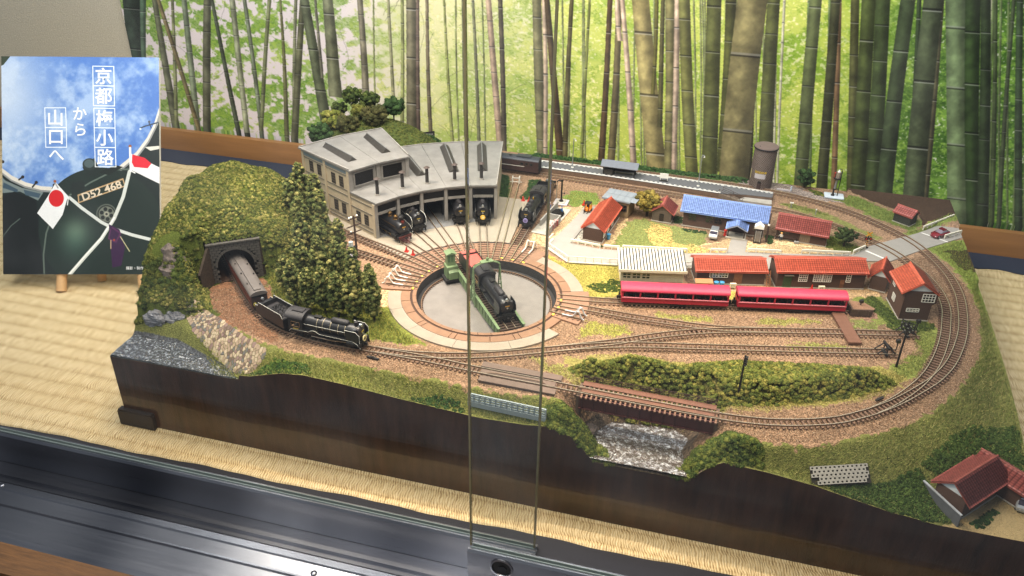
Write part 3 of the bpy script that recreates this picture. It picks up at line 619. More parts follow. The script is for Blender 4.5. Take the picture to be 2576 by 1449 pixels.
def build_terrain():
    nx, ny = 472, 316
    xs = np.linspace(LX0, LX1, nx); ys = np.linspace(LY0, LY1, ny); X, Y = np.meshgrid(xs, ys); Z = terrain_h(X, Y)
    V = np.stack([X, Y, Z], -1).reshape(-1, 3); idx = np.arange(nx*ny).reshape(ny, nx)
    Fq = np.stack([idx[:-1, :-1], idx[:-1, 1:], idx[1:, 1:], idx[1:, :-1]], -1).reshape(-1, 4)
    xc = V[Fq].mean(1)[:, :2]; zz = V[Fq][:, :, 2]; u = (xc-PA)@PT; s = (xc-PA)@PN; jump = zz.max(1)-zz.min(1)
    r = np.hypot(xc[:, 0]-TT[0], xc[:, 1]-TT[1])
    keep = ~((np.abs(u) < 3.2) & (np.abs(s) < .8) & (jump > 1.2)) & (r > 8.6)
    o = npmesh('ground', V, Fq[keep], M_ground, smooth=True); struct(o)
    uv = o.data.uv_layers.new(name='UVMap'); vi = np.zeros(len(o.data.loops), np.int32); o.data.loops.foreach_get('vertex_index', vi)
    U = np.stack([(V[vi, 0]-LX0)/(LX1-LX0), (V[vi, 1]-LY0)/(LY1-LY0)], -1).astype(np.float32); uv.data.foreach_set('uv', U.ravel())
    # dark painted side of the board
    mb = MB(); ring = [(x, LY0) for x in xs]+[(LX1, y) for y in ys[1:]]+[(x, LY1) for x in xs[::-1][1:]]+[(LX0, y) for y in ys[::-1][1:-1]]
    R2 = np.array(ring); zt = terrain_h(R2[:, 0], R2[:, 1]); n = len(ring)
    vs = [(x, y, z) for (x, y), z in zip(ring, zt)]+[(x, y, ZT+.02) for x, y in ring]
    mb.add(vs, [(i, n+i, n+(i+1) % n, (i+1) % n) for i in range(n)]+[tuple(range(n, 2*n))])
    M_side = mat('dark_stained_side', '#38231a', .28, 0, .6, .5, .6, 4, stretch=(1.6, 1.6, .25), coat=.4)
    return mb.obj('board_side', M_side)
board = build_terrain(); tag(board, 'glossy dark brown painted edge of the model railway board', 'base board')
mb = MB(); mb.bx((-60.3, 62.5, -11.55), (4.5, .9, 1.9)); mb.bx((-60.3, 62.45, -10.5), (4.3, .7, .2)); tag(mb.obj('foot_block', mat('black_foot_block', '#17171a', .6, 0, .2, 3)), 'black rectangular foot block under the front left corner of the layout board', 'foot block')
# tunnel floor and lining
mb = MB(); n = 14
def pp(u, s, z): return (PA[0]+PT[0]*u+PN[0]*s, PA[1]+PT[1]*u+PN[1]*s, z)
arc = [(2.1, 0)]+[(2.1*math.cos(PI*k/n), 2.1+2.15*math.sin(PI*k/n)) for k in range(n+1)]+[(-2.1, 0)]
vs = [pp(u, -.05, z+.02) for u, z in arc]+[pp(u, -9, z+.02) for u, z in arc]; m_ = len(arc)
mb.add(vs, [(i, i+1, m_+i+1, m_+i) for i in range(m_-1)]); mb.add([pp(2.1, -9, 0), pp(-2.1, -9, 0), pp(-2.1, -9, 4.4), pp(2.1, -9, 4.4)], [(0, 1, 2, 3)])
tun = thing('tunnel_portal', 'dark grey block tunnel mouth in the green hill with the brown coach coming out', 'tunnel', (PA[0], PA[1], 0))
M_tun = mat('tunnel_lining', '#1b1b1d', .9, 0, .2, 2)
def tput(mb, n, m, sm=False): return mb.obj(n, m, tun, sm, loc=(-PA[0], -PA[1], 0))
tput(mb, 'lining', M_tun)
mb = MB(); mb.add([pp(2.1, 0, .03), pp(-2.1, 0, .03), pp(-2.1, -9, .03), pp(2.1, -9, .03)], [(0, 1, 2, 3)]); tput(mb, 'tunnel_floor', mat('brown_ballast_plain', '#4a3528', .95, 0, .4, 8, .6, 12))
M_blk = mat('charcoal_block_wall', '#4d4a46', .85, 0, .3, 2.5, .4, 14)
# wall plate behind the blocks with the arch cut out
mb = MB(); W2, Ht = 2.95, 5.0
outer = [(-W2, 0), (-W2, Ht), (W2, Ht), (W2, 0)]
ar = [(-2.05*math.cos(PI*k/16), 2.1+2.1*math.sin(PI*k/16)) for k in range(17)]
for s0, sgn in ((0.0, 1),):
    front = []
    for i in range(16):
        (a, b_), (c_, d_) = ar[i], ar[i+1]; mb.add([pp(a, s0, b_), pp(c_, s0, d_), pp(c_, s0, Ht), pp(a, s0, Ht)], [(0, 1, 2, 3)])
    mb.add([pp(-W2, s0, 0), pp(-2.05, s0, 0), pp(-2.05, s0, Ht), pp(-W2, s0, Ht)], [(0, 1, 2, 3)]); mb.add([pp(2.05, s0, 0), pp(W2, s0, 0), pp(W2, s0, Ht), pp(2.05, s0, Ht)], [(0, 1, 2, 3)])
tput(mb, 'backing', mat('dark_mortar', '#201f1d', .9, 0, .2, 3))
bm_ = {}
def blockmesh(w_, h_):
    k = (round(w_, 2), round(h_, 2))
    if k not in bm_: bm_[k] = MB().box(-w_/2, w_/2, -.09, .09, -h_/2, h_/2).mesh('block', M_blk)
    return bm_[k]
ang = math.atan2(PT[1], PT[0])
row = 0; z = .17
while z < Ht-.1:
    u = -W2+(.2 if row % 2 else .36); 
    edges = [-W2]
    x_ = -W2+(.26 if row % 2 else .5)
    while x_ < W2-.15: edges.append(x_); x_ += .5
    edges.append(W2)
    for a, b_ in zip(edges[:-1], edges[1:]):
        c_ = (a+b_)/2; h_ = abs(z-2.1)
        lim = 2.15 if z < 2.1 else (math.sqrt(max(0, 2.35**2-(z-2.1)**2)))
        if abs(c_) < lim+.05: continue
        p = pp(c_, .05+.03*random.random(), z); inst('block', blockmesh(b_-a-.05, .28), tun, (p[0]-PA[0], p[1]-PA[1], z), ang)
    z += .33; row += 1
for k in range(19):
    t = PI*(k+.5)/19; p = pp(-2.2*math.cos(t), .1, 2.1+2.2*math.sin(t))
    o = inst('arch_stone', bm_.setdefault('v', MB().box(-.16, .16, -.12, .12, -.13, .13).mesh('arch_stone', M_blk)), tun, (p[0]-PA[0], p[1]-PA[1], p[2]))
    o.rotation_euler = Matrix.Rotation(ang, 3, 'Z').to_4x4().to_euler(); o.matrix_basis = Matrix.Translation((p[0]-PA[0], p[1]-PA[1], p[2])) @ Matrix.Rotation(ang, 4, 'Z') @ Matrix.Rotation(-(t-PI/2)*-1, 4, 'Y')
mb = MB(); c = pp(0, .05, 5.06); mb.bx((c[0], c[1], 5.1), (2*W2+.2, .45, .18), ang); tput(mb, 'coping', M_blk)
# slanting wing walls
for sg in (-1, 1):
    b0 = pp(sg*W2, 0, 0); d = PT*sg*.42+PN*-.0+PN*(.55 if sg < 0 else .25); e = np.array(b0[:2])+d*3.4
    if sg > 0: e = np.array(b0[:2])+(PT*.9-PN*.25)*1.5
    mb = MB(); hs = 5.0; he = 2.4 if sg < 0 else 3.2; nn = (-(e[1]-b0[1]), e[0]-b0[0]); L_ = math.hypot(*nn); nn = (nn[0]/L_*.15, nn[1]/L_*.15)
    mb.add([(b0[0], b0[1], 0), (e[0], e[1], -.4), (e[0], e[1], he), (b0[0], b0[1], hs)], [(0, 1, 2, 3)])
    mb.add([(b0[0]+nn[0]*2, b0[1]+nn[1]*2, 0), (e[0]+nn[0]*2, e[1]+nn[1]*2, -.4), (e[0]+nn[0]*2, e[1]+nn[1]*2, he), (b0[0]+nn[0]*2, b0[1]+nn[1]*2, hs)], [(0, 1, 2, 3)])
    mb.add([(b0[0], b0[1], hs), (e[0], e[1], he), (e[0]+nn[0]*2, e[1]+nn[1]*2, he), (b0[0]+nn[0]*2, b0[1]+nn[1]*2, hs)], [(0, 1, 2, 3)])
    tput(mb, 'wing_wall', mat('weathered_wing_wall', '#3d3228', .9, 0, .35, 3, .8, 9))

# ---- water
def watermat(name, c1, c2, t0=.52, t1=.66):
    m, nt, b = newmat(name); N = nt.nodes; Lk = nt.links
    tc = N.new('ShaderNodeTexCoord'); n = N.new('ShaderNodeTexNoise'); n.inputs['Scale'].default_value = 2.6; n.inputs['Detail'].default_value = 7; n.inputs['Roughness'].default_value = .8; Lk.new(tc.outputs['Object'], n.inputs[0])
    r = N.new('ShaderNodeValToRGB'); e = r.color_ramp.elements; e[0].position = t0; e[0].color = c1+(1,); e[1].position = t1; e[1].color = c2+(1,); Lk.new(n.outputs['Fac'], r.inputs[0]); Lk.new(r.outputs[0], b.inputs['Base Color'])  # pale glints painted into the base colour over the dark water
    b.inputs['Roughness'].default_value = .12; b.inputs['Specular IOR Level'].default_value = .9; b.inputs['Coat Weight'].default_value = .6; b.inputs['Coat Roughness'].default_value = .05
    n2 = N.new('ShaderNodeTexNoise'); n2.inputs['Scale'].default_value = 5; n2.inputs['Detail'].default_value = 3; Lk.new(tc.outputs['Object'], n2.inputs[0])
    bp = N.new('ShaderNodeBump'); bp.inputs['Strength'].default_value = 1; bp.inputs['Distance'].default_value = .22; Lk.new(n2.outputs['Fac'], bp.inputs['Height']); Lk.new(bp.outputs[0], b.inputs['Normal']); Lk.new(bp.outputs[0], b.inputs['Coat Normal']); return m
def water(name, poly, z, m, step=.16):
    P_ = np.array(poly); xs = np.arange(P_[:, 0].min(), P_[:, 0].max(), step); ys = np.arange(P_[:, 1].min(), P_[:, 1].max(), step); X, Y = np.meshgrid(xs, ys)
    Z = z+.12*(smooth_noise(len(ys), len(xs), 3.5, RNG, 2)-.5)
    V = np.stack([X, np.maximum(Y, LY0+.02), Z], -1).reshape(-1, 3); idx = np.arange(X.size).reshape(X.shape); Fq = np.stack([idx[:-1, :-1], idx[:-1, 1:], idx[1:, 1:], idx[1:, :-1]], -1).reshape(-1, 4)
    c = V[Fq].mean(1); k = inpoly(c[:, 0], c[:, 1], poly); return struct(npmesh(name, V, Fq[k], m, smooth=True))
water('river_water', [(-61.9, 62.6), (-61.9, 66.9), (-59.0, 67.6), (-55.8, 67.2), (-52.3, 65.6), (-49.0, 64.2), (-46.2, 62.6)], -3.06, watermat('painted_glint_river_resin', C('#23282e'), C('#c3cbd4')))
water('stream_water', [(-9.4, 62.6), (-9.6, 66.3), (-8.0, 69.2), (-1., 70.0), (1.4, 69.0), (.9, 66.5), (2.6, 62.6)], -4.45, watermat('glittering_stream_resin', C('#4b423b'), C('#d8dee5'), .50, .65))

# ================================================================== TRACKS
SLP = MB().box(-.095, .095, -.78, .78, -.05, .075).mesh('sleeper', M_sleeper)
SLPB = MB().box(-.085, .085, -.85, .85, 0, .2).mesh('sleeper', mat('bridge_sleeper', '#7a5a48', .8, 0, .2, 4))
ALLP = []
def rails_mb(pts, off, zb, h=.17, wd=.07):
    mb = MB(); n = len(pts); d = np.gradient(pts[:, :2], axis=0); d /= np.linalg.norm(d, axis=1)[:, None]; nr = np.stack([-d[:, 1], d[:, 0]], -1)
    c = pts[:, :2]+nr*off; vs = []
    for i in range(n):
        for a, z in ((-wd*.8, zb), (-wd/2, zb+h), (wd/2, zb+h), (wd*.8, zb)): vs.append((c[i, 0]+nr[i, 0]*a, c[i, 1]+nr[i, 1]*a, z))
    for i in range(n-1):
        b = i*4; q = b+4
        mb.add([], [])
        mb.v += [] 
    mb.v = vs
    for i in range(n-1):
        b = i*4; q = b+4
        for k, m in ((0, 0), (1, 1), (2, 0)): mb.f.append((b+k, q+k, q+k+1, b+k+1)); mb.mi.append(m)
    return mb
def track(label, pts, z=0., sleepers=True, skip=None, gap=.52, slp=None, group='tracks laid across the layout', smooth=True, railz=.075, cat='railway track', step=.5):
    pts = [(p[0], p[1]) for p in pts]
    c = catmull(pts, step) if smooth and len(pts) > 2 else np.array([np.array(pts[0])*(1-t)+np.array(pts[-1])*t for t in np.linspace(0, 1, max(2, int(np.linalg.norm(np.array(pts[-1])-pts[0])/1.)))])
    o0 = c.mean(0); t = thing('railway_track', label, cat, (o0[0], o0[1], z), 0, group)
    for s in (-.465, .465): rails_mb(c-o0, s, railz).obj('rail', [M_rust, M_steel], t)
    if sleepers:
        seg = np.r_[0, np.cumsum(np.linalg.norm(np.diff(c, axis=0), axis=1))]; L = seg[-1]; k = 0; s = gap/2
        while s < L and k < 300:
            x, y = np.interp(s, seg, c[:, 0]), np.interp(s, seg, c[:, 1]); x2, y2 = np.interp(s+.1, seg, c[:, 0]), np.interp(s+.1, seg, c[:, 1])
            if not (skip and skip(x, y)) and not inpoly(np.array([x]), np.array([y]), ROADX)[0]: inst('sleeper', slp or SLP, t, (x-o0[0], y-o0[1], 0), math.atan2(y2-y, x2-x)); k += 1
            s += gap
    return t
ROADX = [(19.2, 107.0), (22.1, 104.0), (26.9, 108.6), (32.15, 114.2), (32.15, 119.9), (26.4, 114.2)]
near = lambda P_, r: (lambda x, y: min((x-a)**2+(y-b)**2 for a, b in P_) < r*r)
onbridge = lambda x, y: -10.4 < x < 2.7
MAIN = [(-58.5, 81.5), (-55.6, 78.4), (-53.3, 75.9), (-50.9, 73.5), (-48.4, 71.3), (-45.6, 69.4), (-42.4, 68.2), (-39, 67.6), (-35.9, 67.45), (-32.6, 67.5), (-27.0, 67.5), (-20.9, 67.2), (-14.7, 67.05), (-10.3, 66.9), (-3.8, 66.7), (2.5, 66.65),
        (5.5, 66.8), (8.3, 67.25), (11.2, 68.1), (14.2, 69.4), (17.2, 71.5)]
track('main line curving out of the tunnel, along the front edge and over the girder bridge', MAIN, skip=onbridge)
OUTER = [(17.2, 71.5), (19.6, 73.7), (21.9, 76.3), (24.0, 79.0), (25.8, 82.2), (27.2, 85.9), (28.2, 89.6), (28.8, 93.5), (29.1, 97.5), (28.8, 101.5), (27.9, 105.2), (26.4, 109.0), (24.6, 111.8), (21.8, 114.8), (18.6, 117.4), (15.3, 119.2), (11.9, 120.6), (7.6, 121.7), (3, 122.4), (-3, 122.8), (-12.9, 123.1), (-27.8, 123.4), (-40, 123.4)]
track('outer loop track round the right end of the board and behind the station platform', OUTER, z=.004)
INNER = [(17.2, 71.5), (19.5, 73.9), (21.6, 76.7), (23.3, 79.6), (24.7, 83.0), (25.9, 87.0), (26.6, 90.5), (27.1, 94.2), (26.8, 98.2), (25.6, 102.), (24.0, 105.), (22.8, 106.8), (21.0, 108.7), (18.5, 110.8), (16.3, 112.3), (13.4, 113.9), (10.5, 115.0), (7.6, 115.6), (2, 116.0), (-5.0, 116.3), (-18.4, 117.2), (-26.8, 117.8), (-32.9, 118.0), (-42, 118.2)]
track('inner loop track from the junction at lower right to the station platform face', INNER, z=.008, skip=near(catmull(OUTER[:8], 1.)[:14], .8))
BR = [(-32.6, 67.5), (-27.5, 68.05), (-21.9, 69.6), (-16.0, 72.25), (-9.0, 75.9), (-4.8, 78.4), (-.9, 80.4), (3.2, 82.0), (8.1, 83.4), (15, 85.2), (23.3, 87.25)]
track('yard track branching off the main line and running straight to the upper buffer stop', BR, z=.012, skip=near(catmull(MAIN[8:14], 1.), .8))
track('lowest yard siding ending at the lower of the two buffer stops', [(-15.8, 72.35), (-11.2, 74.5), (-6.4, 76.2), (-.7, 77.6), (5.5, 79.1), (20.6, 82.85)], z=.016, skip=near(catmull(BR[3:5], 1.), 1.))
track('track from the turntable crossing into the yard below the red coaches', [pol(8.3, 1.5)[:2], (-11.9, 81.9), (-7.5, 81.7), (-3.6, 81.75), (-.2, 81.85), (3.0, 82.25), (8.1, 83.4)], z=.02, skip=near([(3, 82.2), (5, 82.6), (7, 83.1), (1.5, 81.6)], 1.1))
track('short siding from the turntable under the two red open coaches', [pol(8.3, 12)[:2], (-10.2, 84.45), (2.9, 87.4), (16.2, 90.5)], z=.0)
# radial tracks of the turntable
A0, DA = 80., 9.45
RA = [A0+DA*k for k in range(12)]
names = ['rightmost stub track above the turntable, ending in white bent rail stops', 'sleepered track under the engine standing beside the coal bunker', 'embedded track through the open apron just right of the roundhouse', 'embedded track into the rightmost roundhouse bay with the yellow-badged engine',
         'embedded track into the fourth bay from the left of the roundhouse', 'embedded track into the empty middle bay of the roundhouse', 'embedded track into the second bay from the left of the roundhouse', 'embedded track into the leftmost roundhouse bay with the brass-domed engine',
         'sleepered track passing the left corner of the roundhouse', 'track running left from the turntable into the conifer grove', 'upper of the two left stub tracks with white bent rail stops', 'lower of the two left stub tracks with white bent rail stops']
r1 = [12.9, 33, 32.5, 33, 33, 33, 33, 33, 33, 26, 12.1, 12.1]
for k, a in enumerate(RA):
    emb = 2 <= k <= 7
    P0, P1 = pol(8.25, a), pol(r1[k], a)
    if k == 8: pts = [P0[:2], pol(14, a)[:2], pol(20, a+1.0)[:2], pol(27, a+1.5)[:2], pol(33, a+1.2)[:2]]
    else: pts = [P0[:2], P1[:2]]
    track(names[k], pts, z=.10 if not emb else .13, sleepers=True, gap=.62, smooth=(k == 8), skip=(lambda x, y, emb=emb: math.hypot(x-TT[0], y-TT[1]) > (13 if emb else 99)), railz=.06, group='tracks radiating from the turntable pit')
track('short stub track right of the turntable ending in grey bent rail stops', [pol(8.25, -9.2)[:2], pol(12.0, -9.2)[:2]], z=.1, gap=.62, smooth=False, group='tracks radiating from the turntable pit')
# white bent rail stops
def rail_stop(a, r, label, col, rz=None, long=1.9):
    p = pol(r, a); t = thing('rail_stop', label, 'rail stop', (p[0], p[1], .3), math.radians(a), 'bent rail stops at the turntable stubs')
    for s in (-.47, .47): MB().tube([(-.9, s, 0), (0, s, .02), (.35, s, .1), (.62, s, .5), (.85, s, .85), (1.05, s, .82), (1.2, s, .45), (1.4, s, .05), (1.7, s, -.1)], .085, 6).obj('bent_rail', col, t, True)
    MB().tube([(.9, -.5, .82), (.9, .5, .82)], .06, 6).obj('cross_bar', col, t)
M_stopw = mat('whitewashed_rail', '#d9d8d0', .5, .1, .05, 3)
rail_stop(RA[0], 11.7, 'white bent rail stop above right of the turntable near the white road fence', M_stopw)
rail_stop(RA[10], 10.9, 'upper white bent rail stop beside the conifers left of the turntable', M_stopw)
rail_stop(RA[11], 10.9, 'lower white bent rail stop beside the conifers left of the turntable', M_stopw)
rail_stop(-9.2, 10.6, 'grey bent rail stop right of the turntable above the yard tracks', mat('grey_painted_rail', '#b9bcc0', .5, .2, .05, 3))
t = thing('rail_stop', 'white frame stop on the track end between the roundhouse and the ivy', 'rail stop', pol(32.3, RA[2], .1), math.radians(RA[2]), 'bent rail stops at the turntable stubs')
mb = MB(); 
for s in (-.5, .5): mb.tube([(-.6, s, .1), (-.5, s, 1.0), (.1, s, 1.0), (.5, s, .05)], .08, 6)
mb.obj('bent_rail', M_stopw, t)
mb = MB(); mb.tube([(-.5, -.9, .35), (-.5, .9, .35)], .05); mb.tube([(-.5, -.5, .95), (-.5, .5, .95)], .06); mb.obj('cross_bar', M_stopw, t)

# ---- turntable pit and ring
pit = thing('turntable_pit', 'round sunken concrete pit of the turntable ringed by brown walkway slabs', 'turntable pit', (TT[0], TT[1], 0))
M_pitf = mat('pit_floor_grit', '#7b7672', .9, 0, .10, .7, .3, 25)
M_brown = mat('brown_walkway', '#86664f', .75, 0, .12, .9, .15, 14)
M_ringc = mat('pale_ring_concrete', '#92887a', .85, 0, .09, .8, .2, 14)
mb = MB(); mb.lathe((0, 0, 0), [(0.001, -1.25), (7.75, -1.25)], 96); mb.obj('pit_floor', M_pitf, pit)
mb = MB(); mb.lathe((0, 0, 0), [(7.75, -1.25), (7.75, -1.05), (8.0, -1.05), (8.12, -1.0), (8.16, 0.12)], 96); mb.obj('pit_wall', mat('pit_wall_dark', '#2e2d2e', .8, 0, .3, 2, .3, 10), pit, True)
mb = MB(); mb.lathe((0, 0, 0), [(7.6, -1.02), (7.6, -.95), (7.68, -.95), (7.68, -1.02)], 96); mb.obj('ring_rail', M_rust, pit)
mb = MB()
for k in range(120):
    a = 2*PI*k/120; mb.bx((7.7*math.cos(a), 7.7*math.sin(a), -1.12), (.5, .14, .1), a)
stuff(mb.obj('ring_sleepers', M_sleeper, pit))
def sector(r0, r1, a0, a1, z0, z1, n=6):
    n = max(2, n); vs = []
    for i in range(n+1):
        a = math.radians(a0+(a1-a0)*i/n)
        for r, z in ((r0, z0), (r0, z1), (r1, z1), (r1, z0)): vs.append((r*math.cos(a), r*math.sin(a), z))
    fs = []
    for i in range(n):
        b = 4*i
        for k in range(4): fs.append((b+k, b+(k+1) % 4, b+4+(k+1) % 4, b+4+k))
    fs += [(0, 3, 2, 1), (4*n, 4*n+1, 4*n+2, 4*n+3)]
    return MB().add(vs, fs)
for k in range(36):
    sector(8.18, 8.62, k*10+.25, k*10+9.9, -.1, .14).obj('inner_kerb_slab', M_brown, pit)
sector(8.62, 8.9, 0, 360, -.1, .03, 96).obj('drain_channel', mat('drain_brown', '#453127', .9, 0, .2, 3), pit)
steps = [(193, 206), (206.4, 222), (222.4, 236), (236.3, 240), (240.3, 262), (262.3, 266), (266.3, 289), (289.3, 305), (305.3, 309), (309.3, 325), (325.3, 343), (20, 34), (34.4, 48), (48.4, 62), (62.4, 73)]
for a0, a1 in steps: sector(8.9, 9.95, a0, a1-.2, -.1, .125+.012*random.random(), 8).obj('walkway_slab', M_brown, pit)
for k in range(14):
    a = 73+k*9.45-DA/2+4.7; a0 = a-DA/2+.2; a1 = a+DA/2-.2
    if a1 < 193: sector(8.9, 12.7, a0, min(a1, 192.5), -.1, .11+.01*random.random(), 4).obj('walkway_slab', mat('brown_planked_apron', '#8a6a55', .8, 0, .14, 1.2, .2, 12), pit)
sector(8.9, 12.0, -16, 19.5, -.1, .10, 8).obj('walkway_slab', mat('brown_planked_apron', '#8a6a55'), pit)
for a0, a1 in ((193, 214), (214.2, 238), (238.2, 268), (268.2, 300), (300.2, 330), (19.8, 45), (45.2, 72)):
    sector(9.97, 11.45, a0, a1, -.12, .10, 12).obj('concrete_slab', M_ringc, pit)
M_lampy = mat('amber_marker', '#f3c04a', .4, 0, 0, emit=1.2)
for k, a in enumerate([RA[0]+DA*(i+.5) for i in range(-1, 12)]+[6.6, -3.8, -14.2]):
    if 95 < a < 150: continue
    p = pol(8.75, a); MB().box(-.16, .16, -.1, .1, 0, .1).obj('marker_lamp', M_lampy, pit, loc=(p[0]-TT[0], p[1]-TT[1], .1), rz=math.radians(a+90))

# ---- turntable bridge
BA = math.radians(-53.1)
tb = thing('turntable_bridge', 'green girder turntable bridge with arch gantry and driver cabin carrying a steam engine', 'turntable', (TT[0], TT[1], 0), BA)
M_green = mat('turntable_green', '#6b7f5c', .55, 0, .12, 1.5, .1, 12)
for s in (-1, 1):
    mb = MB(); y0 = s*1.48
    mb.prism_y([(-8.0, -.55), (-8.0, .35), (8.0, .35), (8.0, -.45), (3, -1.0), (-3, -1.0)] if s > 0 else [(-8.0, -.55), (-8.0, .45), (-7.6, .45), (8.0, .45), (8.0, -.45), (3, -1.0), (-3, -1.0)], y0-.05, y0+.05)
    mb.box(-8.0, 8.0, y0-.16, y0+.16, .45, .51)
    mb.obj('side_girder', M_green, tb)
    for k in range(17): inst('girder_rib', MB().box(-.04, .04, -.12, .12, -.6, .43).mesh('girder_rib', M_green) if k == 0 and s < 0 else bpy.data.meshes['girder_rib'], tb, (-7.6+k*.95, y0, 0))
rails_mb(np.array([(x, 0., 0.) for x in np.linspace(-8.05, 8.05, 8)]), -.465, .16).obj('rail', [M_rust, M_steel], tb); rails_mb(np.array([(x, 0., 0.) for x in np.linspace(-8.05, 8.05, 8)]), .465, .16).obj('rail', [M_rust, M_steel], tb)
M_dksl = mat('dark_bridge_sleeper', '#3a2c22', .85, 0, .25, 5, .3, 20)
sm_ = MB().box(-.13, .13, -1.3, 1.3, 0, .17).mesh('sleeper', M_dksl)
for k in range(33): inst('sleeper', sm_, tb, (-7.8+k*.487, 0, 0))
MB().lathe((0, 0, -1.2), [(1.5, 0), (1.5, .2), (1.2, .35), (0, .35)], 32).obj('centre_pivot', M_green, tb, True)
mb = MB()
for s in (-1, 1):
    y = s*1.72
    mb.tube([(-.8, y, -.9), (0, y*.93, 3.9)], .08); mb.tube([(.8, y, -.9), (0, y*.93, 3.9)], .08)
    for k in range(6):
        z = -.6+k*.7; w_ = .78*(1-(z+.9)/4.8); w2 = .78*(1-(z+.7+.9)/4.8)
        mb.tube([(-w_, y, z), (w2, y*.98, z+.7)], .045, 4); mb.tube([(w_, y, z), (-w2, y*.98, z+.7)], .045, 4)
mb.obj('gantry_tower', M_green, tb)
mb = MB()
for x in (-.14, .14): mb.tube([(x, -1.6, 3.9), (x, -1.2, 4.2), (x, -.6, 4.4), (x, 0, 4.48), (x, .6, 4.4), (x, 1.2, 4.2), (x, 1.6, 3.9)], .07)
mb.box(-.35, .35, -.75, .75, 4.44, 4.54); mb.obj('gantry_arch', M_green, tb)
MB().cyl((0, .1, 4.54), (0, .1, 4.9), .16, .13).obj('gantry_cap', M_green, tb)
cab = MB(); cab.prism([(-7.4, -3.2), (-5.6, -3.2), (-5.6, -1.4), (-7.4, -1.4)], -.9, -.6); cab.obj('cabin_truck', M_blackm, tb)
cb = MB(); cb.box(-7.25, -5.9, -2.9, -1.5, -.55, 1.0); cb.box(-7.25, -6.35, -2.7, -1.7, 1.0, 2.55); cb.prism_y([(-6.35, 1.0), (-5.6, .35), (-5.6, -.55), (-6.35, -.55)], -2.75, -1.6)
cbo = cb.obj('driver_cabin', M_green, tb); MB().prism_x([(-2.85, 2.55), (-2.2, 2.8), (-1.55, 2.55), (-1.55, 2.49), (-2.85, 2.49)], -7.4, -6.2).obj('cabin_roof', M_green, cbo)
for y in (-2.5, -2.1): MB().box(-6.349, -6.32, y-.14, y+.14, 1.5, 2.3).obj('cabin_window', mat('cabin_panel_green', '#4d6648', .4, 0, .1), cbo)
MB().box(-7.26, -7.252, -2.6, -1.8, .1, 2.2).obj('cabin_door', mat('cabin_panel_green', '#4d6648'), cbo)

# ================================================================== PAVED AREAS
def slab(name, poly, z, m, thick=.12, parent=None):
    mb = MB(); mb.prism(poly, z-thick, z); o = mb.obj(name, m, parent); return struct(o) if parent is None else o
M_apron = mat('apron_concrete', '#948b7d', .85, 0, .07, .7, .15, 14)
M_road = mat('road_grey', '#928e88', .85, 0, .06, .8, .15, 16)
def arcpts(r, a0, a1, n=24): return [pol(r, a0+(a1-a0)*i/n)[:2] for i in range(n+1)]
slab('apron', arcpts(12.95, 93.5, 156.2)+[pol(21, 155.3)[:2]]+[pol(36, 154.5)[:2]]+[pol(36, 104)[:2], (-31.3, 108.2), (-26.0, 108.2), pol(20, 93.6)[:2]], .11, M_apron)
sector(12.72, 12.94, 91.5, 152, -.05, .17, 30).obj('apron_kerb', mat('black_kerb', '#2c2826', .8, 0, .2, 2), None, loc=(TT[0], TT[1], 0)); struct(bpy.data.objects['apron_kerb'])
M_conc2 = M_road
road = [(-20.8, 95.4), (-17.1, 92.15), (-11.1, 93.3), (-1.8, 95.7), (8, 97.8), (18.0, 103.2), (22.1, 104.3), (26.5, 108.9), (32.15, 114.2), (32.15, 119.9), (26.6, 113.9), (21.4, 109.3), (19.6, 107.6), (17.6, 104.9), (11.2, 103.0), (4.2, 101.4), (-3, 98.8), (-11.4, 97.2), (-13.8, 96.8), (-17.8, 97.4), (-17.3, 101), (-16.4, 107.0), (-16.6, 109.), (-18.2, 109.4), (-18.7, 105), (-19.9, 99), (-20.4, 97.8)]
slab('road', road, .06, M_road)
slab('path', [(2.3, 104.9), (4.4, 105.0), (4.2, 101.2), (2.0, 100.8)], .05, M_road)
slab('road_line', [(19.2, 106.3), (19.45, 106.45), (22.05, 104.5), (21.8, 104.35)], .066, M_white, .005)
slab('road_line', [(26.9, 114.0), (27.1, 114.1), (30.1, 112.3), (29.95, 112.1)], .066, M_white, .005)
# ---- island platform
pf = thing('station_platform', 'long grey island platform with dashed white edge lines between two tracks', 'platform', (-10, 120, 0))
def pput(mb, n, m, sm=False, par=None): return mb.obj(n, m, par or pf, sm, loc=(10, -120, 0))
PTS = [(-28.5, 119.1), (-17.6, 118.8), (-8, 118.2), (.1, 117.5), (3.5, 118.2), (7.3, 118.3), (7.5, 120.2), (0, 121.0), (-12, 121.6), (-28.5, 122.0)]
mb = MB(); mb.prism(PTS, 0, .62); pput(mb, 'platform_side', mat('platform_side_brown', '#6b5646', .85, 0, .2, 2, .3, 12))
mb = MB(); mb.prism(PTS, .62, .70); pput(mb, 'platform_deck', mat('platform_asphalt', '#5c5d60', .85, 0, .08, 2, .15, 20))
def edge(name, pts, inset, wd, dashed):
    c = catmull(pts, .35) if dashed else catmull(pts, 1.); 
    mb = MB(); k = 0
    d = np.gradient(c, axis=0); d /= np.linalg.norm(d, axis=1)[:, None]; nr = np.stack([-d[:, 1], d[:, 0]], -1)*inset
    for i in range(0, len(c)-1):
        if dashed and i % 2: continue
        a, b_ = c[i]+nr[i], c[i+1]+nr[i+1]; w1, w2 = nr[i]/abs(inset)*wd, nr[i+1]/abs(inset)*wd
        mb.add([(a[0], a[1], .704), (b_[0], b_[1], .704), (b_[0]+w2[0], b_[1]+w2[1], .704), (a[0]+w1[0], a[1]+w1[1], .704)], [(0, 1, 2, 3)])
    pput(mb, name, M_white)
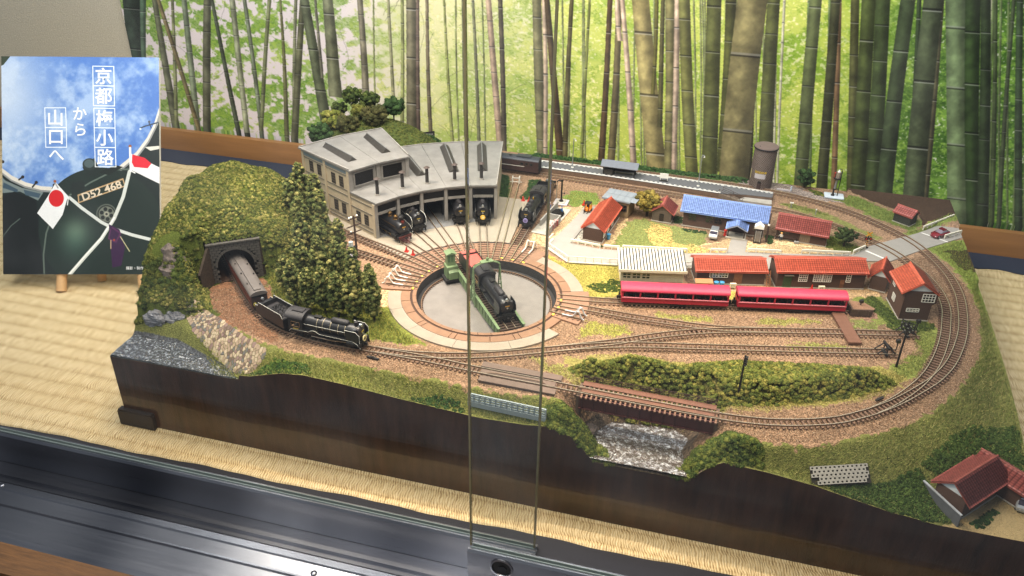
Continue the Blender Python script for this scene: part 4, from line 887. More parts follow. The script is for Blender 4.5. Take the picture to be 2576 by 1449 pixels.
fr_, bk_ = [(-28.4, 119.1), (-17.6, 118.8), (-8, 118.2), (.0, 117.55)], [(-28.4, 122.0), (-12, 121.6), (0, 121.0), (7.4, 120.2)]
edge('edge_line', fr_, .04, .22, False); edge('edge_dashes', fr_, .40, .16, True); edge('edge_line', bk_, -.04, .22, False); edge('edge_dashes', bk_, -.40, .16, True)
mb = MB(); mb.prism([(2.6, 116.9), (7.3, 116.7), (7.3, 118.2), (3.4, 118.1)], 0, .32); pput(mb, 'lower_landing', M_conc)
mb = MB(); mb.add([(-.2, 117.5, .7), (3.2, 116.6, .05), (3.4, 117.5, .05), (.3, 118.4, .7), (-.2, 117.5, 0), (3.2, 116.6, 0), (3.4, 117.5, 0), (.3, 118.4, 0)], [(0, 1, 2, 3), (4, 7, 6, 5), (0, 4, 5, 1), (1, 5, 6, 2), (2, 6, 7, 3), (3, 7, 4, 0)]); pput(mb, 'ramp', mat('ramp_brown', '#6f6152', .85, 0, .15, 2))
mb = MB()
for off in (0, 1):
    a, b_ = Vector((-.2+.5*off, 117.5+.9*off, .7)), Vector((3.2+.2*off, 116.6+.9*off, .05))
    for h in (.35, .62): mb.tube([a+Vector((0, 0, h)), b_+Vector((0, 0, h))], .03, 4)
    for q in (0, .5, 1): p = a.lerp(b_, q); mb.tube([p, p+Vector((0, 0, .66))], .035, 4)
pput(mb, 'ramp_railing', mat('brown_railing', '#4a3b30', .7, 0, .2, 3))
# shelter
sh = thing('platform_shelter', 'small open platform shelter with pitched slate grey roof and black posts', 'shelter', (-15.1, 119.9, .7), math.radians(-1.2))
M_slate = mat('slate_grey_roof', '#6b7079', .6, 0, .08, 2)
mb = MB(); 
for x in (-2.4, 2.3):
    for y in (-.55, .75): mb.box(x-.07, x+.07, y-.07, y+.07, 0, 1.55)
mb.obj('post', M_blackm, sh)
mb = MB(); mb.prism_x([(-1.1, 1.5), (.1, 2.15), (1.25, 1.5), (1.25, 1.42), (.1, 2.05), (-1.1, 1.42)], -2.8, 2.8); mb.obj('roof', M_slate, sh)
MB().box(-2.4, 2.3, .72, .76, .15, 1.45).obj('back_wall', mat('dark_shelter_wall', '#3c3934', .8, 0, .2, 3), sh); MB().box(-2.4, -1.0, -.5, .72, .02, .9).obj('side_panel', mat('dark_shelter_wall', '#3c3934'), sh)
mb = MB(); mb.box(-.8, 2.1, .2, .62, .28, .36); mb.box(-.7, -.6, .3, .5, 0, .28); mb.box(1.9, 2.0, .3, .5, 0, .28); mb.obj('bench', M_conc, sh)
# name board
nb = thing('platform_sign', 'white station name board on two posts on the grey platform', 'sign', (-8.4, 119.5, .7), 0)
mb = MB(); mb.box(-.62, .62, -.22, .22, 0, .1); mb.obj('plinth', M_blackm, nb)
mb = MB(); mb.box(-.55, -.49, -.03, .03, .1, 1.15); mb.box(.49, .55, -.03, .03, .1, 1.15); mb.obj('post', M_white, nb)
MB().box(-.62, .62, -.05, .05, .45, 1.2).obj('board', M_white, nb)
def lamp_post(x, y, z, h, label, mm_):
    t = thing('lamp_post', label, 'lamp post', (x, y, z), 0, 'slim lamp posts on the island platform')
    MB().cyl((0, 0, 0), (0, 0, .12), .2, .16).obj('base', M_white, t)
    MB().cyl((0, 0, .1), (0, 0, h), .085, .05, 8).obj('pole', mm_, t)
    mb = MB()
    for k in range(4): mb.bx((.02, 0, h-.25-k*.22), (.32, .06, .04), .4*k)
    mb.tube([(0, 0, h-.1), (.25, 0, h-.05), (.35, 0, h-.2)], .03); mb.obj('arm', mm_, t)
    MB().cyl((.34, 0, h-.38), (.34, 0, h-.18), .1, .05, 8).obj('lamp_head', M_white, t)
lamp_post(-22.5, 120.5, .7, 4.7, 'pale lamp post at the left end of the platform by the diesel', M_silver); lamp_post(-3.3, 119.2, .7, 4.9, 'pale lamp post on the platform right of the name board', M_silver)

# ================================================================== ROUNDHOUSE
M_rh = mat('roundhouse_render', '#8e8a85', .8, 0, .15, .9, .2, 8)
M_rhw = mat('roundhouse_wall_pale', '#b5a68d', .8, 0, .13, .9, .2, 8)
M_rhroof = mat('roundhouse_roof', '#787673', .75, 0, .22, .45, .2, 10)
M_rhdk = mat('roundhouse_inside', '#35383c', .9, 0, .15, 1)
M_mun = mat('dark_window_bars', '#2f2d2b', .6, 0, .1)
rh = thing('roundhouse', 'grey concrete roundhouse with five engine bays, chimneys and a taller two-storey left part', 'engine shed', (TT[0], TT[1], 0))
def q_(r, a, z): a = math.radians(a); return (r*math.cos(a), r*math.sin(a), z)
PAa = [152., 142.1, 132.3, 122.6, 112.9, 103.2]
R0, R1, R2_ = 20.1, 25.1, 35.2
def radial_wall(name, a, r0, r1, z0, z1, th, m, openings=None):
    c, s = math.cos(math.radians(a)), math.sin(math.radians(a)); n = (-s*th/2, c*th/2)
    mb = MB(); vs = []
    for r in (r0, r1):
        for z in (z0, z1):
            for sg in (-1, 1): vs.append((r*c+n[0]*sg, r*s+n[1]*sg, z))
    mb.add(vs, [(0, 1, 3, 2), (4, 6, 7, 5), (0, 4, 5, 1), (2, 3, 7, 6), (0, 2, 6, 4), (1, 5, 7, 3)]); return mb.obj(name, m, rh)
def chord_wall(name, r, a0, a1, z0, z1, th, m):
    p, q = Vector(q_(r, a0, 0)), Vector(q_(r, a1, 0)); mb = MB(); c = (p+q)/2; d = q-p
    mb.bx((c.x, c.y, (z0+z1)/2), (d.length, th, z1-z0), math.atan2(d.y, d.x)); return mb.obj(name, m, rh)
# end walls, back walls, partitions
radial_wall('end_wall', PAa[0], R0, R1, .05, 4.95, .25, M_rhw); radial_wall('end_wall', PAa[0], R1, R2_, .05, 8.0, .25, M_rhw)
radial_wall('end_wall', PAa[5], R0, R2_, .05, 4.95, .25, M_rhw); radial_wall('upper_wall', PAa[2], R1, R2_, 5.0, 8.0, .25, M_rh)
for k in range(5): chord_wall('back_wall', R2_, PAa[k], PAa[k+1], .05, 8.0 if k < 2 else 4.95, .25, M_rh)
# mouldings and pilasters on the left end wall
def on_wall(r, a=PAa[0], out=.125): c, s = math.cos(math.radians(a)), math.sin(math.radians(a)); return (r*c-s*out, r*s+c*out)
WA = math.radians(PAa[0])
def wall_box(name, r0, r1, z0, z1, out, m, th=.1, par=None, a=PAa[0]):
    x, y = on_wall((r0+r1)/2, a, .125+out-th/2); mb = MB(); mb.bx((x, y, (z0+z1)/2), (r1-r0, th, z1-z0), math.radians(a)); return mb.obj(name, m, par or rh)
for r, zt in ((20.2, 4.95), (25.15, 8.0), (30.2, 8.0), (35.1, 8.0)): wall_box('pilaster', r-.22, r+.22, .05, zt-.1, .14, M_rhw, .16)
for (a, b_) in ((20.5, 24.9), (25.4, 29.95), (30.45, 34.85)):
    for z in ((.55, .64), (1.1, 1.17), (3.15, 3.25), (4.3, 4.38))+(((5.05, 5.14), (7.15, 7.22)) if a > 25 else ()): wall_box('moulding', a, b_, z[0], z[1], .07, mat('moulding_grey', '#67625a', .8, 0, .1), .08)
wall_box('fascia', R1, R2_+.2, 7.45, 8.0, .06, mat('blue_grey_fascia', '#76838a', .8, 0, .1, 1), .06)
def window(par, x, y, z0, w_, h_, nx, ny, rz, frame, glass=M_glassd, bar=.035, sep=True):
    """a pane with its grid of bars, facing local -y"""
    mb = MB(); 
    for i in range(nx+1): xx = -w_/2+w_*i/nx; mb.box(xx-bar*(1.3 if i in (0, nx) else .8), xx+bar*(1.3 if i in (0, nx) else .8), -.05, 0, 0, h_)
    for i in range(ny+1): zz = h_*i/ny; mb.box(-w_/2, w_/2, -.046, 0, zz-bar, zz+bar)
    f = mb.obj('window', frame, par, loc=(x, y, z0), rz=rz)
    MB().box(-w_/2, w_/2, -.02, .02, 0, h_).obj('pane', glass, f); return f
M_pale = mat('pale_window_bars', '#9a9384', .7, 0, .1)
for r, z0 in ((21.85, 1.35), (23.5, 1.35), (26.6, 1.45), (28.3, 1.45), (31.3, 1.5), (33.0, 1.5), (26.7, 5.3), (28.4, 5.3), (31.5, 5.5), (33.3, 5.5)):
    x, y = on_wall(r, out=.15); window(rh, x, y, z0, .82, 1.5, 3, 4, WA+PI, mat('thin_window_bars', '#5a5349', .7, 0, .1), mat('deep_red_brown_window', '#140e0d', .5, 0, .3, 1.5, spec=.2), .016)
for r in (22, 24.5, 27, 29.5, 32): 
    x, y = on_wall(r, PAa[5], .14); 
    if r < 25: window(rh, x, y, 1.4, .8, 1.5, 3, 4, math.radians(PAa[5]), M_pale)
# front columns and transoms
for k, a in enumerate(PAa):
    x, y, _ = q_(R0, a, 0); mb = MB(); mb.bx((x, y, 2.5), (.55, .42, 4.9), math.radians(a)); mb.obj('column', M_rh, rh)
    mb = MB(); mb.bx((x, y, .35), (.6, .5, .5), math.radians(a)); 
for k in range(5):
    a0, a1 = PAa[k]-.9, PAa[k+1]+.9
    chord_wall('lintel', R0-.03, a0, a1, 3.25, 3.6, .22, M_rh); chord_wall('fascia', R0-.02, PAa[k], PAa[k+1], 4.62, 4.98, .3, M_rh)
    p, q = Vector(q_(R0, a0, 0)), Vector(q_(R0, a1, 0)); c = (p+q)/2; d = q-p
    window(rh, c.x, c.y, 3.6, d.length-.15, 1.0, 4, 2, math.atan2(d.y, d.x)+(PI if False else 0)+PI, mat('rusty_window_bars', '#2b2624', .7, 0, .2), mat('sooty_window', '#131212', .6, 0, .4, 1.2, spec=.2), .035)
    if k < 4:
        for r in np.arange(22, 35, 3.2): x, y, _ = q_(r, PAa[k+1], 0); MB().bx((x, y, 2.5), (.25, .25, 4.9), math.radians(PAa[k+1])).obj('inner_post', M_rhdk, rh)
for k, a in enumerate([147, 137.2, 127.4, 117.7, 108]):  # windows of the back wall seen from inside
    x, y, _ = q_(R2_-.45, a, 0)
# roofs
def roof_panel(r0, r1, a0, a1, z0, z1, th=.22):
    vs = []
    for a in (a0, a1):
        for r, z in ((r0, z0), (r1, z1)):
            vs += [q_(r, a, z), q_(r, a, z+th)]
    MB().add(vs, [(0, 4, 5, 1), (2, 3, 7, 6), (1, 5, 7, 3), (0, 2, 6, 4), (0, 1, 3, 2), (4, 6, 7, 5)]).obj('roof_panel', M_rhroof, rh)
for k in range(5):
    e0 = .6 if k == 0 else -.04; e1 = -.5 if k == 4 else .04
    if k < 2: roof_panel(R0-.5, R1+.1, PAa[k]+e0, PAa[k+1]+e1, 4.98, 4.98)
    else: roof_panel(R0-.5, R2_+.3, PAa[k]+e0, PAa[k+1]+e1, 4.98, 5.0)
roof_panel(R1-.55, R2_+.5, PAa[0]+.7, PAa[1]+.04, 7.95, 8.15); roof_panel(R1-.55, R2_+.5, PAa[1]-.04, PAa[2]-.7, 7.95, 8.15)
# roof edge upstands
def upstand(r0, a0, r1, a1, z):
    p, q = Vector(q_(r0, a0, z)), Vector(q_(r1, a1, z)); d = q-p; c = (p+q)/2; MB().bx((c.x, c.y, z+.06), (d.length, .16, .12), math.atan2(d.y, d.x)).obj('roof_kerb', M_rh, rh)
upstand(R1-.3, PAa[0]+.5, R2_+.4, PAa[0]+.5, 8.27); upstand(R2_+.4, PAa[0]+.5, R2_+.4, PAa[1], 8.37); upstand(R2_+.4, PAa[1], R2_+.4, PAa[2]-.5, 8.37); upstand(R1-.3, PAa[2]-.5, R2_+.4, PAa[2]-.5, 8.27)
for k in range(2, 5): upstand(R2_+.2, PAa[k], R2_+.2, PAa[k+1], 5.22)
upstand(R0-.3, PAa[5]-.3, R2_+.2, PAa[5]-.3, 5.21)
# upper front wall with two big windows
for k in range(2):
    chord_wall('upper_wall', R1, PAa[k], PAa[k+1], 5.2, 8.0, .25, M_rh)
    p, q = Vector(q_(R1-.14, PAa[k], 0)), Vector(q_(R1-.14, PAa[k+1], 0)); c = (p+q)/2; d = q-p; rz = math.atan2(d.y, d.x)
    window(rh, c.x, c.y, 5.75, 2.7, 1.6, 4, 4, rz+PI, mat('rusty_window_bars', '#3a3330'), mat('sooty_window', '#191817'), .03)
    for sx in (-1.55, 1.55): mb = MB(); mb.bx((c.x+math.cos(rz)*sx, c.y+math.sin(rz)*sx, 6.5), (.14, .12, 2.0), rz); mb.obj('window_surround', M_rh, rh)
    for zz in (5.62, 7.5): mb = MB(); mb.bx((c.x, c.y, zz), (3.2, .12, .14), rz); mb.obj('window_surround', M_rh, rh)
for a in PAa[:3]: x, y, _ = q_(R1-.1, a, 0); mb = MB(); mb.bx((x, y, 6.5), (.4, .5, 2.95), math.radians(a)); mb.obj('pilaster', M_rh, rh)
# ridged roof lights
M_slat = mat('dark_louvre_tiles', '#45423e', .7, 0, .2, 2)
def skylight(a, r0, r1, z):
    L = r1-r0; x, y, _ = q_((r0+r1)/2, a, 0)
    o = MB().prism_x([(-.66, 0), (0, .58), (.66, 0)], -L/2, L/2).obj('roof_light', M_slat, rh, loc=(x, y, z), rz=math.radians(a))
    mb = MB(); n = int(L/.2)
    for i in range(n):
        for s in (-1, 1):
            xx = -L/2+.1+i*L/n; mb.add([(xx, s*.72, 0.02), (xx+.1, s*.72, 0.02), (xx+.1, 0, .68), (xx, 0, .68), (xx, s*.72, -.05), (xx+.1, s*.72, -.05)], [(0, 1, 2, 3), (4, 5, 1, 0)])
    stuff(mb.obj('tile_ribs', M_slat, o)); MB().box(-L/2, L/2, -.06, .06, .6, .72).obj('ridge_cap', mat('ridge_grey', '#6a6b6b', .7, 0, .1), o)
skylight(147.6, 27.0, 33.5, 8.2); skylight(136.8, 27.0, 33.5, 8.2)
skylight(128.2, 24.3, 32.5, 5.2); skylight(117.3, 24.3, 33.8, 5.2); skylight(108.0, 24.3, 33.8, 5.2)
# chimneys
for k, a in enumerate([147.6, 137.6, 128.3, 118.2, 108.6]):
    x, y, _ = q_(21.6, a, 0)
    o = MB().cyl((0, 0, .1), (0, 0, 2.2), .24, .21, 12).obj('chimney', mat('sooty_chimney', '#33302f', .7, 0, .25, 3), rh, True, loc=(x, y, 5.2))
    MB().cyl((0, 0, 0), (0, 0, .18), .34, .32, 14).obj('chimney_base', M_rh, o, True); MB().cyl((0, 0, 2.26), (0, 0, 2.52), .44, .03, 14).obj('chimney_cap', mat('rust_cap', '#463a35', .7, 0, .25, 4), o); MB().cyl((0, 0, 1.5), (0, 0, 1.56), .25, n=12).obj('band', M_blackm, o); MB().cyl((0, 0, 2.1), (0, 0, 2.3), .05).obj('cap_stem', M_blackm, o)
    MB().cyl((0, 0, .8), (0, 0, .86), .2, n=12).obj('band', M_blackm, o)
MB().bx((0, 0, .0), (.01, .01, .01))
slab_o = slab('shed_floor', [q_(20.0, 152, 0)[:2]]+[q_(35.1, a, 0)[:2] for a in (152, 142.1, 132.3, 122.6, 112.9, 103.2)]+[q_(20.0, 103.2, 0)[:2]], .125, mat('shed_floor_dark', '#6a6b6d', .85, 0, .12, 1), .02, rh)

# ================================================================== HOUSES
M_siding = mat('dark_siding', '#4a352a', .75, 0, .15, 3, .15, 10, stretch=(.4, 1, 4))
M_gable = mat('pale_gable_plaster', '#c9d0d4', .8, 0, .05, 1)
M_found = mat('foundation_grey', '#a8a49a', .85, 0, .1, 2)
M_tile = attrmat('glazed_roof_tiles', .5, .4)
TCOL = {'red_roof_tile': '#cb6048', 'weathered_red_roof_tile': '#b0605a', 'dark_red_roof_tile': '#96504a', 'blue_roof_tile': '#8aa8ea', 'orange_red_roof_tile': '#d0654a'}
def tile_surface(L, S, tu, tv, z_amp=.06, lip=.06):
    """roof tile sheet: u along ridge 0..L, v down slope 0..S (plane z=0, v along -y)"""
    nu = max(2, int(round(L/tu))); nv = max(2, int(round(S/tv))); us = []
    for i in range(nu):
        for f in (0, .18, .5, .82): us.append((i+f)/nu*L)
    us.append(L); us = np.array(us); pu = (us/L*nu) % 1; hz = z_amp*np.sqrt(np.clip(np.sin(PI*pu), 0, 1))
    V = []; rows = []
    for j in range(nv):
        for f, h in ((0.001, 0), (.999, lip)): rows.append(((j+f)/nv*S, h))
    for v, h in rows: V.append(np.stack([us, np.full_like(us, -v), hz+h], -1))
    V = np.concatenate(V); n = len(us); m = len(rows); idx = np.arange(n*m).reshape(m, n)
    Fq = np.stack([idx[:-1, :-1], idx[1:, :-1], idx[1:, 1:], idx[:-1, 1:]], -1).reshape(-1, 4); return V, Fq
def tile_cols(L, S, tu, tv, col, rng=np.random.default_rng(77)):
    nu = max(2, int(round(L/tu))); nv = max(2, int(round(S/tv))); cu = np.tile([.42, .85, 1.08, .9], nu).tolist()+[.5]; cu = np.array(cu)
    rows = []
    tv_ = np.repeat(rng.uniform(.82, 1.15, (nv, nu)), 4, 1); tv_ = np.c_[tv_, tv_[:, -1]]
    for j in range(nv): rows += [cu*.62*tv_[j], cu*1.08*tv_[j]]  # shade under each row's lip put into the colour, over grimy joints
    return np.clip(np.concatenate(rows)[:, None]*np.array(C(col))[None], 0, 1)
def siding(par, p0, p1, z0, z1, m, n, name='siding', step=.16):
    """clapboards on one wall; outward normal n"""
    d = Vector((p1[0]-p0[0], p1[1]-p0[1], 0)); L = d.length; k = max(1, int((z1-z0)/step)); mb = MB()
    for i in range(k):
        a, b_ = z0+(z1-z0)*i/k, z0+(z1-z0)*(i+1)/k
        vs = []
        for P_ in (p0, p1):
            vs += [(P_[0]+n[0]*.045, P_[1]+n[1]*.045, a), (P_[0]+n[0]*.01, P_[1]+n[1]*.01, b_), (P_[0], P_[1], a)]
        mb.add(vs, [(0, 3, 4, 1), (2, 5, 3, 0)])
    return stuff(mb.obj(name, m, par))
def gable_house(name, label, cat, p0, p1, depth, eave, ridge, along=True, roof=M_roofred, wall=M_siding, over=.35, side_over=.3, wins=(), doors=(), group=None, gable=None, tile=(.27, .27), base=0., ridge_t=.5, white_band=False, zplane=0.):
    a = math.atan2(p1[1]-p0[1], p1[0]-p0[0]); L = math.hypot(p1[0]-p0[0], p1[1]-p0[1]); D = depth
    t = thing(name, label, cat, (p0[0], p0[1], zplane), a, group)
    MB().box(0, L, 0, D, -.05, eave).obj('wall', wall, t)
    MB().box(-.12, L+.12, -.12, D+.12, -.05, .07).obj('foundation', M_found, t)
    for (q0, q1, n) in (((0, 0), (L, 0), (0, -1)), ((L, 0), (L, D), (1, 0)), ((0, D), (0, 0), (-1, 0))): siding(t, q0, q1, .07, eave, wall, n)
    for x in (0, L): 
        for y in (0, D): MB().box(x-.06, x+.06, y-.06, y+.06, .05, eave).obj('corner_post', wall, t)
    gm = gable or M_gable
    if along:  # ridge parallel to the front
        ry = D*ridge_t; mb = MB(); mb.prism_x([(0, eave-.02), (ry, ridge-.05), (D, eave-.02)], .02, L-.02); mb.obj('gable', gm, t)
        for s in (0, 1):
            run = (ry if s == 0 else D-ry); dz = ridge-eave; sl = dz/run; S = math.hypot(run+over, (run+over)*sl)
            V, Fq = tile_surface(L+2*side_over, S, *tile); an = math.atan(sl)
            V2 = V.copy(); V2[:, 1] = V[:, 1]*math.cos(an)+V[:, 2]*-math.sin(an)*1 if False else V[:, 1]*math.cos(an)-V[:, 2]*math.sin(an); V2[:, 2] = V[:, 1]*math.sin(an)+V[:, 2]*math.cos(an)
            V2[:, 0] -= side_over; V2[:, 2] += ridge+.08
            if s == 0: V2[:, 1] += ry
            else: V2[:, 1] = ry-V2[:, 1]
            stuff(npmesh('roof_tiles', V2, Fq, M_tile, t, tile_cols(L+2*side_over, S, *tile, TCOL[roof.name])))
            mb = MB(); y1 = ry-(run+over) if s == 0 else ry+(run+over); zz = ridge-(run+over)*sl
            mb.prism_x([(ry, ridge+.06), (ry, ridge-.06), (y1, zz-.08), (y1, zz+.04)], -side_over-.03, L+side_over+.03); mb.obj('roof', roof, t)
        MB().cyl((-side_over-.05, ry, ridge+.12), (L+side_over+.05, ry, ridge+.12), .10, n=8).obj('ridge_tiles', roof, t)
    else:
        rx = L*ridge_t; mb = MB(); mb.prism_y([(0, eave-.02), (rx, ridge-.05), (L, eave-.02)], .02, D-.02); mb.obj('gable', gm, t)
        for s in (0, 1):
            run = rx if s == 0 else L-rx; sl = (ridge-eave)/run; S = math.hypot(run+over, (run+over)*sl); an = math.atan(sl)
            V, Fq = tile_surface(D+2*side_over, S, *tile); V2 = V.copy(); dn = V[:, 1]*math.cos(an)-V[:, 2]*math.sin(an); V2[:, 1] = V[:, 0]-side_over; V2[:, 2] = V[:, 1]*math.sin(an)+V[:, 2]*math.cos(an)+ridge+.08
            V2[:, 0] = rx+dn if s == 0 else rx-dn
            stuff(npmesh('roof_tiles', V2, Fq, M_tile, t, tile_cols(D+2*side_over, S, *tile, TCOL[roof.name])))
            x1 = rx-(run+over) if s == 0 else rx+(run+over); zz = ridge-(run+over)*sl
            mb = MB(); mb.prism_y([(rx, ridge+.06), (rx, ridge-.06), (x1, zz-.08), (x1, zz+.04)], -side_over-.03, D+side_over+.03); mb.obj('roof', roof, t)
        MB().cyl((rx, -side_over-.05, ridge+.12), (rx, D+side_over+.05, ridge+.12), .10, n=8).obj('ridge_tiles', roof, t)
    if white_band:
        mb = MB(); mb.box(.05, L-.05, -.07, -.04, eave-.32, eave-.02); mb.obj('white_wall_band', M_gable, t)
    for (side, u, z0, w_, h_, nx, ny, fm) in wins:
        if side == 'f': window(t, u, -.05, z0, w_, h_, nx, ny, 0, fm)
        elif side == 'r': window(t, L+.05, u, z0, w_, h_, nx, ny, PI/2, fm)
        elif side == 'l': window(t, -.05, u, z0, w_, h_, nx, ny, -PI/2, fm)
    for (u, w_, h_, fm) in doors:
        d = MB().box(u-w_/2, u+w_/2, -.08, -.03, .05, h_).obj('door', fm, t)
        mb = MB()
        for k in range(5): mb.box(u-w_/2+w_*(k+.5)/5-.012, u-w_/2+w_*(k+.5)/5+.012, -.095, -.08, .08, h_*.55)
        mb.obj('door_slats', M_wooddk, d)
    return t
M_wf = mat('white_window_frame', '#e6e4dc', .5, 0, .04); M_df = mat('brown_window_frame', '#3a2b22', .6, 0, .1); M_brdoor = mat('brown_wooden_door', '#7a5136', .6, 0, .15, 3)
st = gable_house('station_building', 'long brown timber station under a bright blue tiled roof', 'station', (-4.3, 107.0), (6.2, 106.55), 3.6, 2.55, 3.5, roof=M_blue, over=.55, side_over=.5, tile=(.24, .24),
    wins=[('f', 1.15, .95, 1.0, 1.1, 2, 3, M_df), ('f', 3.45, .95, 1.0, 1.1, 2, 3, M_df), ('f', 4.6, .95, 1.0, 1.1, 2, 3, M_df), ('f', 9.6, .75, .9, .95, 2, 3, M_df)])
# porch with its own little blue gable
mb = MB(); mb.box(6.0, 8.3, -.03, .02, .1, 1.55); mb.obj('entrance_opening', mat('dark_doorway', '#0d0b0a', .9, 0, 0), st)
mb = MB(); mb.box(5.9, 8.5, -1.9, 0, -.02, .12); mb.obj('porch_floor', M_found, st)
for x in (6.15, 8.25): MB().box(x-.08, x+.08, -1.6, -1.44, .1, 1.5).obj('porch_post', M_df, st)
for s in (-1, 1):
    V, Fq = tile_surface(2.2, 1.55, .24, .26); an = math.radians(26); dn = V[:, 1]*math.cos(an)-V[:, 2]*math.sin(an); V2 = V.copy(); V2[:, 1] = V[:, 0]-2.3; V2[:, 2] = V[:, 1]*math.sin(an)+V[:, 2]*math.cos(an)+2.2; V2[:, 0] = 7.2+dn*(-s)
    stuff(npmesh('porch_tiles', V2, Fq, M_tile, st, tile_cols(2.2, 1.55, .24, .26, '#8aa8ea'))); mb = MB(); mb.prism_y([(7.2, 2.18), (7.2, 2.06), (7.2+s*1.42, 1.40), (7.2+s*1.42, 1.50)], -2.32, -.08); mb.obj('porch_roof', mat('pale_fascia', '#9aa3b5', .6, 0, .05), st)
gable_house('tiled_house', 'brown wooden house with red tiled gable roof and blue bin, left of the yard', 'house', (-16.5, 98.9), (-14.0, 98.6), 8.0, 1.85, 2.8, along=False, over=.38, side_over=.12, tile=(.26, .24),
    wins=[('r', .8, .5, .8, .9, 3, 3, M_wf), ('r', 2.6, .5, .8, .9, 3, 3, M_wf), ('r', 4.6, .5, .8, .9, 3, 3, M_wf)])
gable_house('toilet_hut', 'small weathered plank hut with a red tiled roof left of the blue-roofed station', 'hut', (-8.5, 107.25), (-6.0, 107.05), 2.7, 1.6, 2.5, along=False, roof=M_roofred2, over=.45, side_over=.2, tile=(.26, .26), wall=mat('grey_brown_planks', '#51473c', .8, 0, .15, 3), gable=mat('grey_brown_planks', '#51473c'), doors=[(1.25, .6, 1.2, mat('black_door', '#171513', .6, 0, 0))])
gable_house('station_annex', 'dark wooden annex with a faded red tiled roof to the right of the station', 'annex', (8.0, 106.85), (14.2, 106.15), 2.6, 1.85, 2.95, roof=M_roofred2, over=.45, side_over=.25, tile=(.27, .27), wins=[('f', .9, .8, 1.4, .7, 3, 2, M_df)], doors=[(3.6, 1.3, 1.3, mat('pale_panel_door', '#77695a', .6, 0, .1, 3))])
bpy.data.objects
gable_house('tiled_shed', 'low brown shed with bright red tiles between white shed and long house', 'house', (-1.2, 91.6), (6.6, 93.6), 3.2, 1.95, 2.65, over=.35, side_over=.3, wins=[('f', 2.0, .95, 1.05, .6, 3, 2, M_wf), ('f', 3.1, .95, 1.05, .6, 3, 2, M_wf)], doors=[(4.9, 1.0, 1.5, M_brdoor)])
h4 = gable_house('tiled_house', 'long brown house with bright red tiles and white-framed windows behind the right red coach', 'house', (8.1, 93.5), (18.1, 96.1), 3.3, 2.35, 3.1, over=.38, side_over=.3, white_band=True, wins=[('f', 3.0, .9, 1.0, 1.05, 4, 4, M_wf), ('f', 4.75, .9, 1.0, 1.05, 4, 4, M_wf), ('f', 5.85, .9, 1.0, 1.05, 4, 4, M_wf), ('f', 8.4, .9, .5, 1.05, 2, 4, M_wf)], doors=[(1.2, 1.0, 1.6, mat('green_shed_door', '#2c4a2a', .6, 0, .15, 3)), (7.75, .5, 1.2, M_brdoor)])
MB().box(.7, 1.8, -.35, -.05, 1.72, 1.8).obj('door_awning', mat('ribbed_awning', '#7a7c70', .5, .2, .1), h4)
h5 = gable_house('tiled_lean_to', 'small brown outbuilding with red tiled gable between the long house and the tall signal house', 'outbuilding', (18.9, 96.4), (20.6, 96.0), 3.2, 1.9, 2.85, along=False, over=.45, side_over=.15)
# signal house, two storeys
sb = gable_house('signal_house', 'tall two-storey dark brown signal house with an orange-red tiled roof beside the curved tracks', 'signal box', (21.6, 90.2), (24.6, 90.75), 4.5, 3.75, 4.75, along=False, roof=mat('orange_red_roof_tile', '#bd5a40', .55, 0, .14, 1.5), over=.5, side_over=.18,
    wins=[('f', 1.2, 1.1, 1.35, .42, 4, 2, M_wf), ('f', 2.55, 2.45, 1.35, 1.0, 4, 3, M_wf), ('l', 3.5, 2.4, .75, 1.0, 3, 4, M_wf), ('l', 2.7, .9, .85, .8, 4, 3, M_wf)])
MB().prism_y([(3.0, 1.9), (3.55, 2.3), (3.55, 3.75), (3.0, 3.75)], 0.02, 4.45).obj('overhang', M_siding, sb)
siding(sb, (3.05, -.005), (3.55, -.005), 2.3, 3.75, M_siding, (0, -1), 'overhang_siding')
# track-side hut
gable_house('trackside_hut', 'tiny dark hut with faded red roof beside the outer curve near the crossing', 'hut', (23.7, 117.0), (25.6, 115.7), 1.7, 1.55, 2.05, roof=M_roofred2, over=.3, side_over=.25, tile=(.3, .3), wall=mat('black_green_board', '#26291f', .7, 0, .2, 2))
# lower right farmhouse with yard wall
hb = gable_house('farmhouse', 'dark house with a large brick-red tiled roof at the lower right corner of the layout', 'house', (22.9, 65.6), (24.9, 63.8), 6.3, 2.3, 3.3, along=False, roof=M_roofdk, over=.6, side_over=.15, tile=(.3, .28), base=0, zplane=-4.3, doors=[])
V0 = hb.location.copy()
for s in (0, 1):
    pass
ww = thing('yard_wall', 'dark grey fence wall in front of the farmhouse gable at the lower right edge', 'wall', (22.0, 66.6, -4.4), math.atan2(-3.7, 2.6))
MB().box(0, 4.6, -.06, .06, -.3, 1.35).obj('panel', mat('slate_wall_panel', '#55585c', .7, 0, .15, 1, .2, 8), ww); MB().box(0, 4.6, -.1, .1, 1.35, 1.45).obj('coping', mat('pale_wall_coping', '#9a9fa5', .7, 0, .05), ww)
# annex of the farmhouse
gable_house('farm_annex', 'low annex with wide ribbed red roof joined behind the farmhouse, lower right', 'house', (26.9, 69.7), (30.2, 66.8), 2.3, 1.9, 2.65, roof=M_roofdk, over=.3, side_over=.5, tile=(.45, .25), zplane=-4.25)
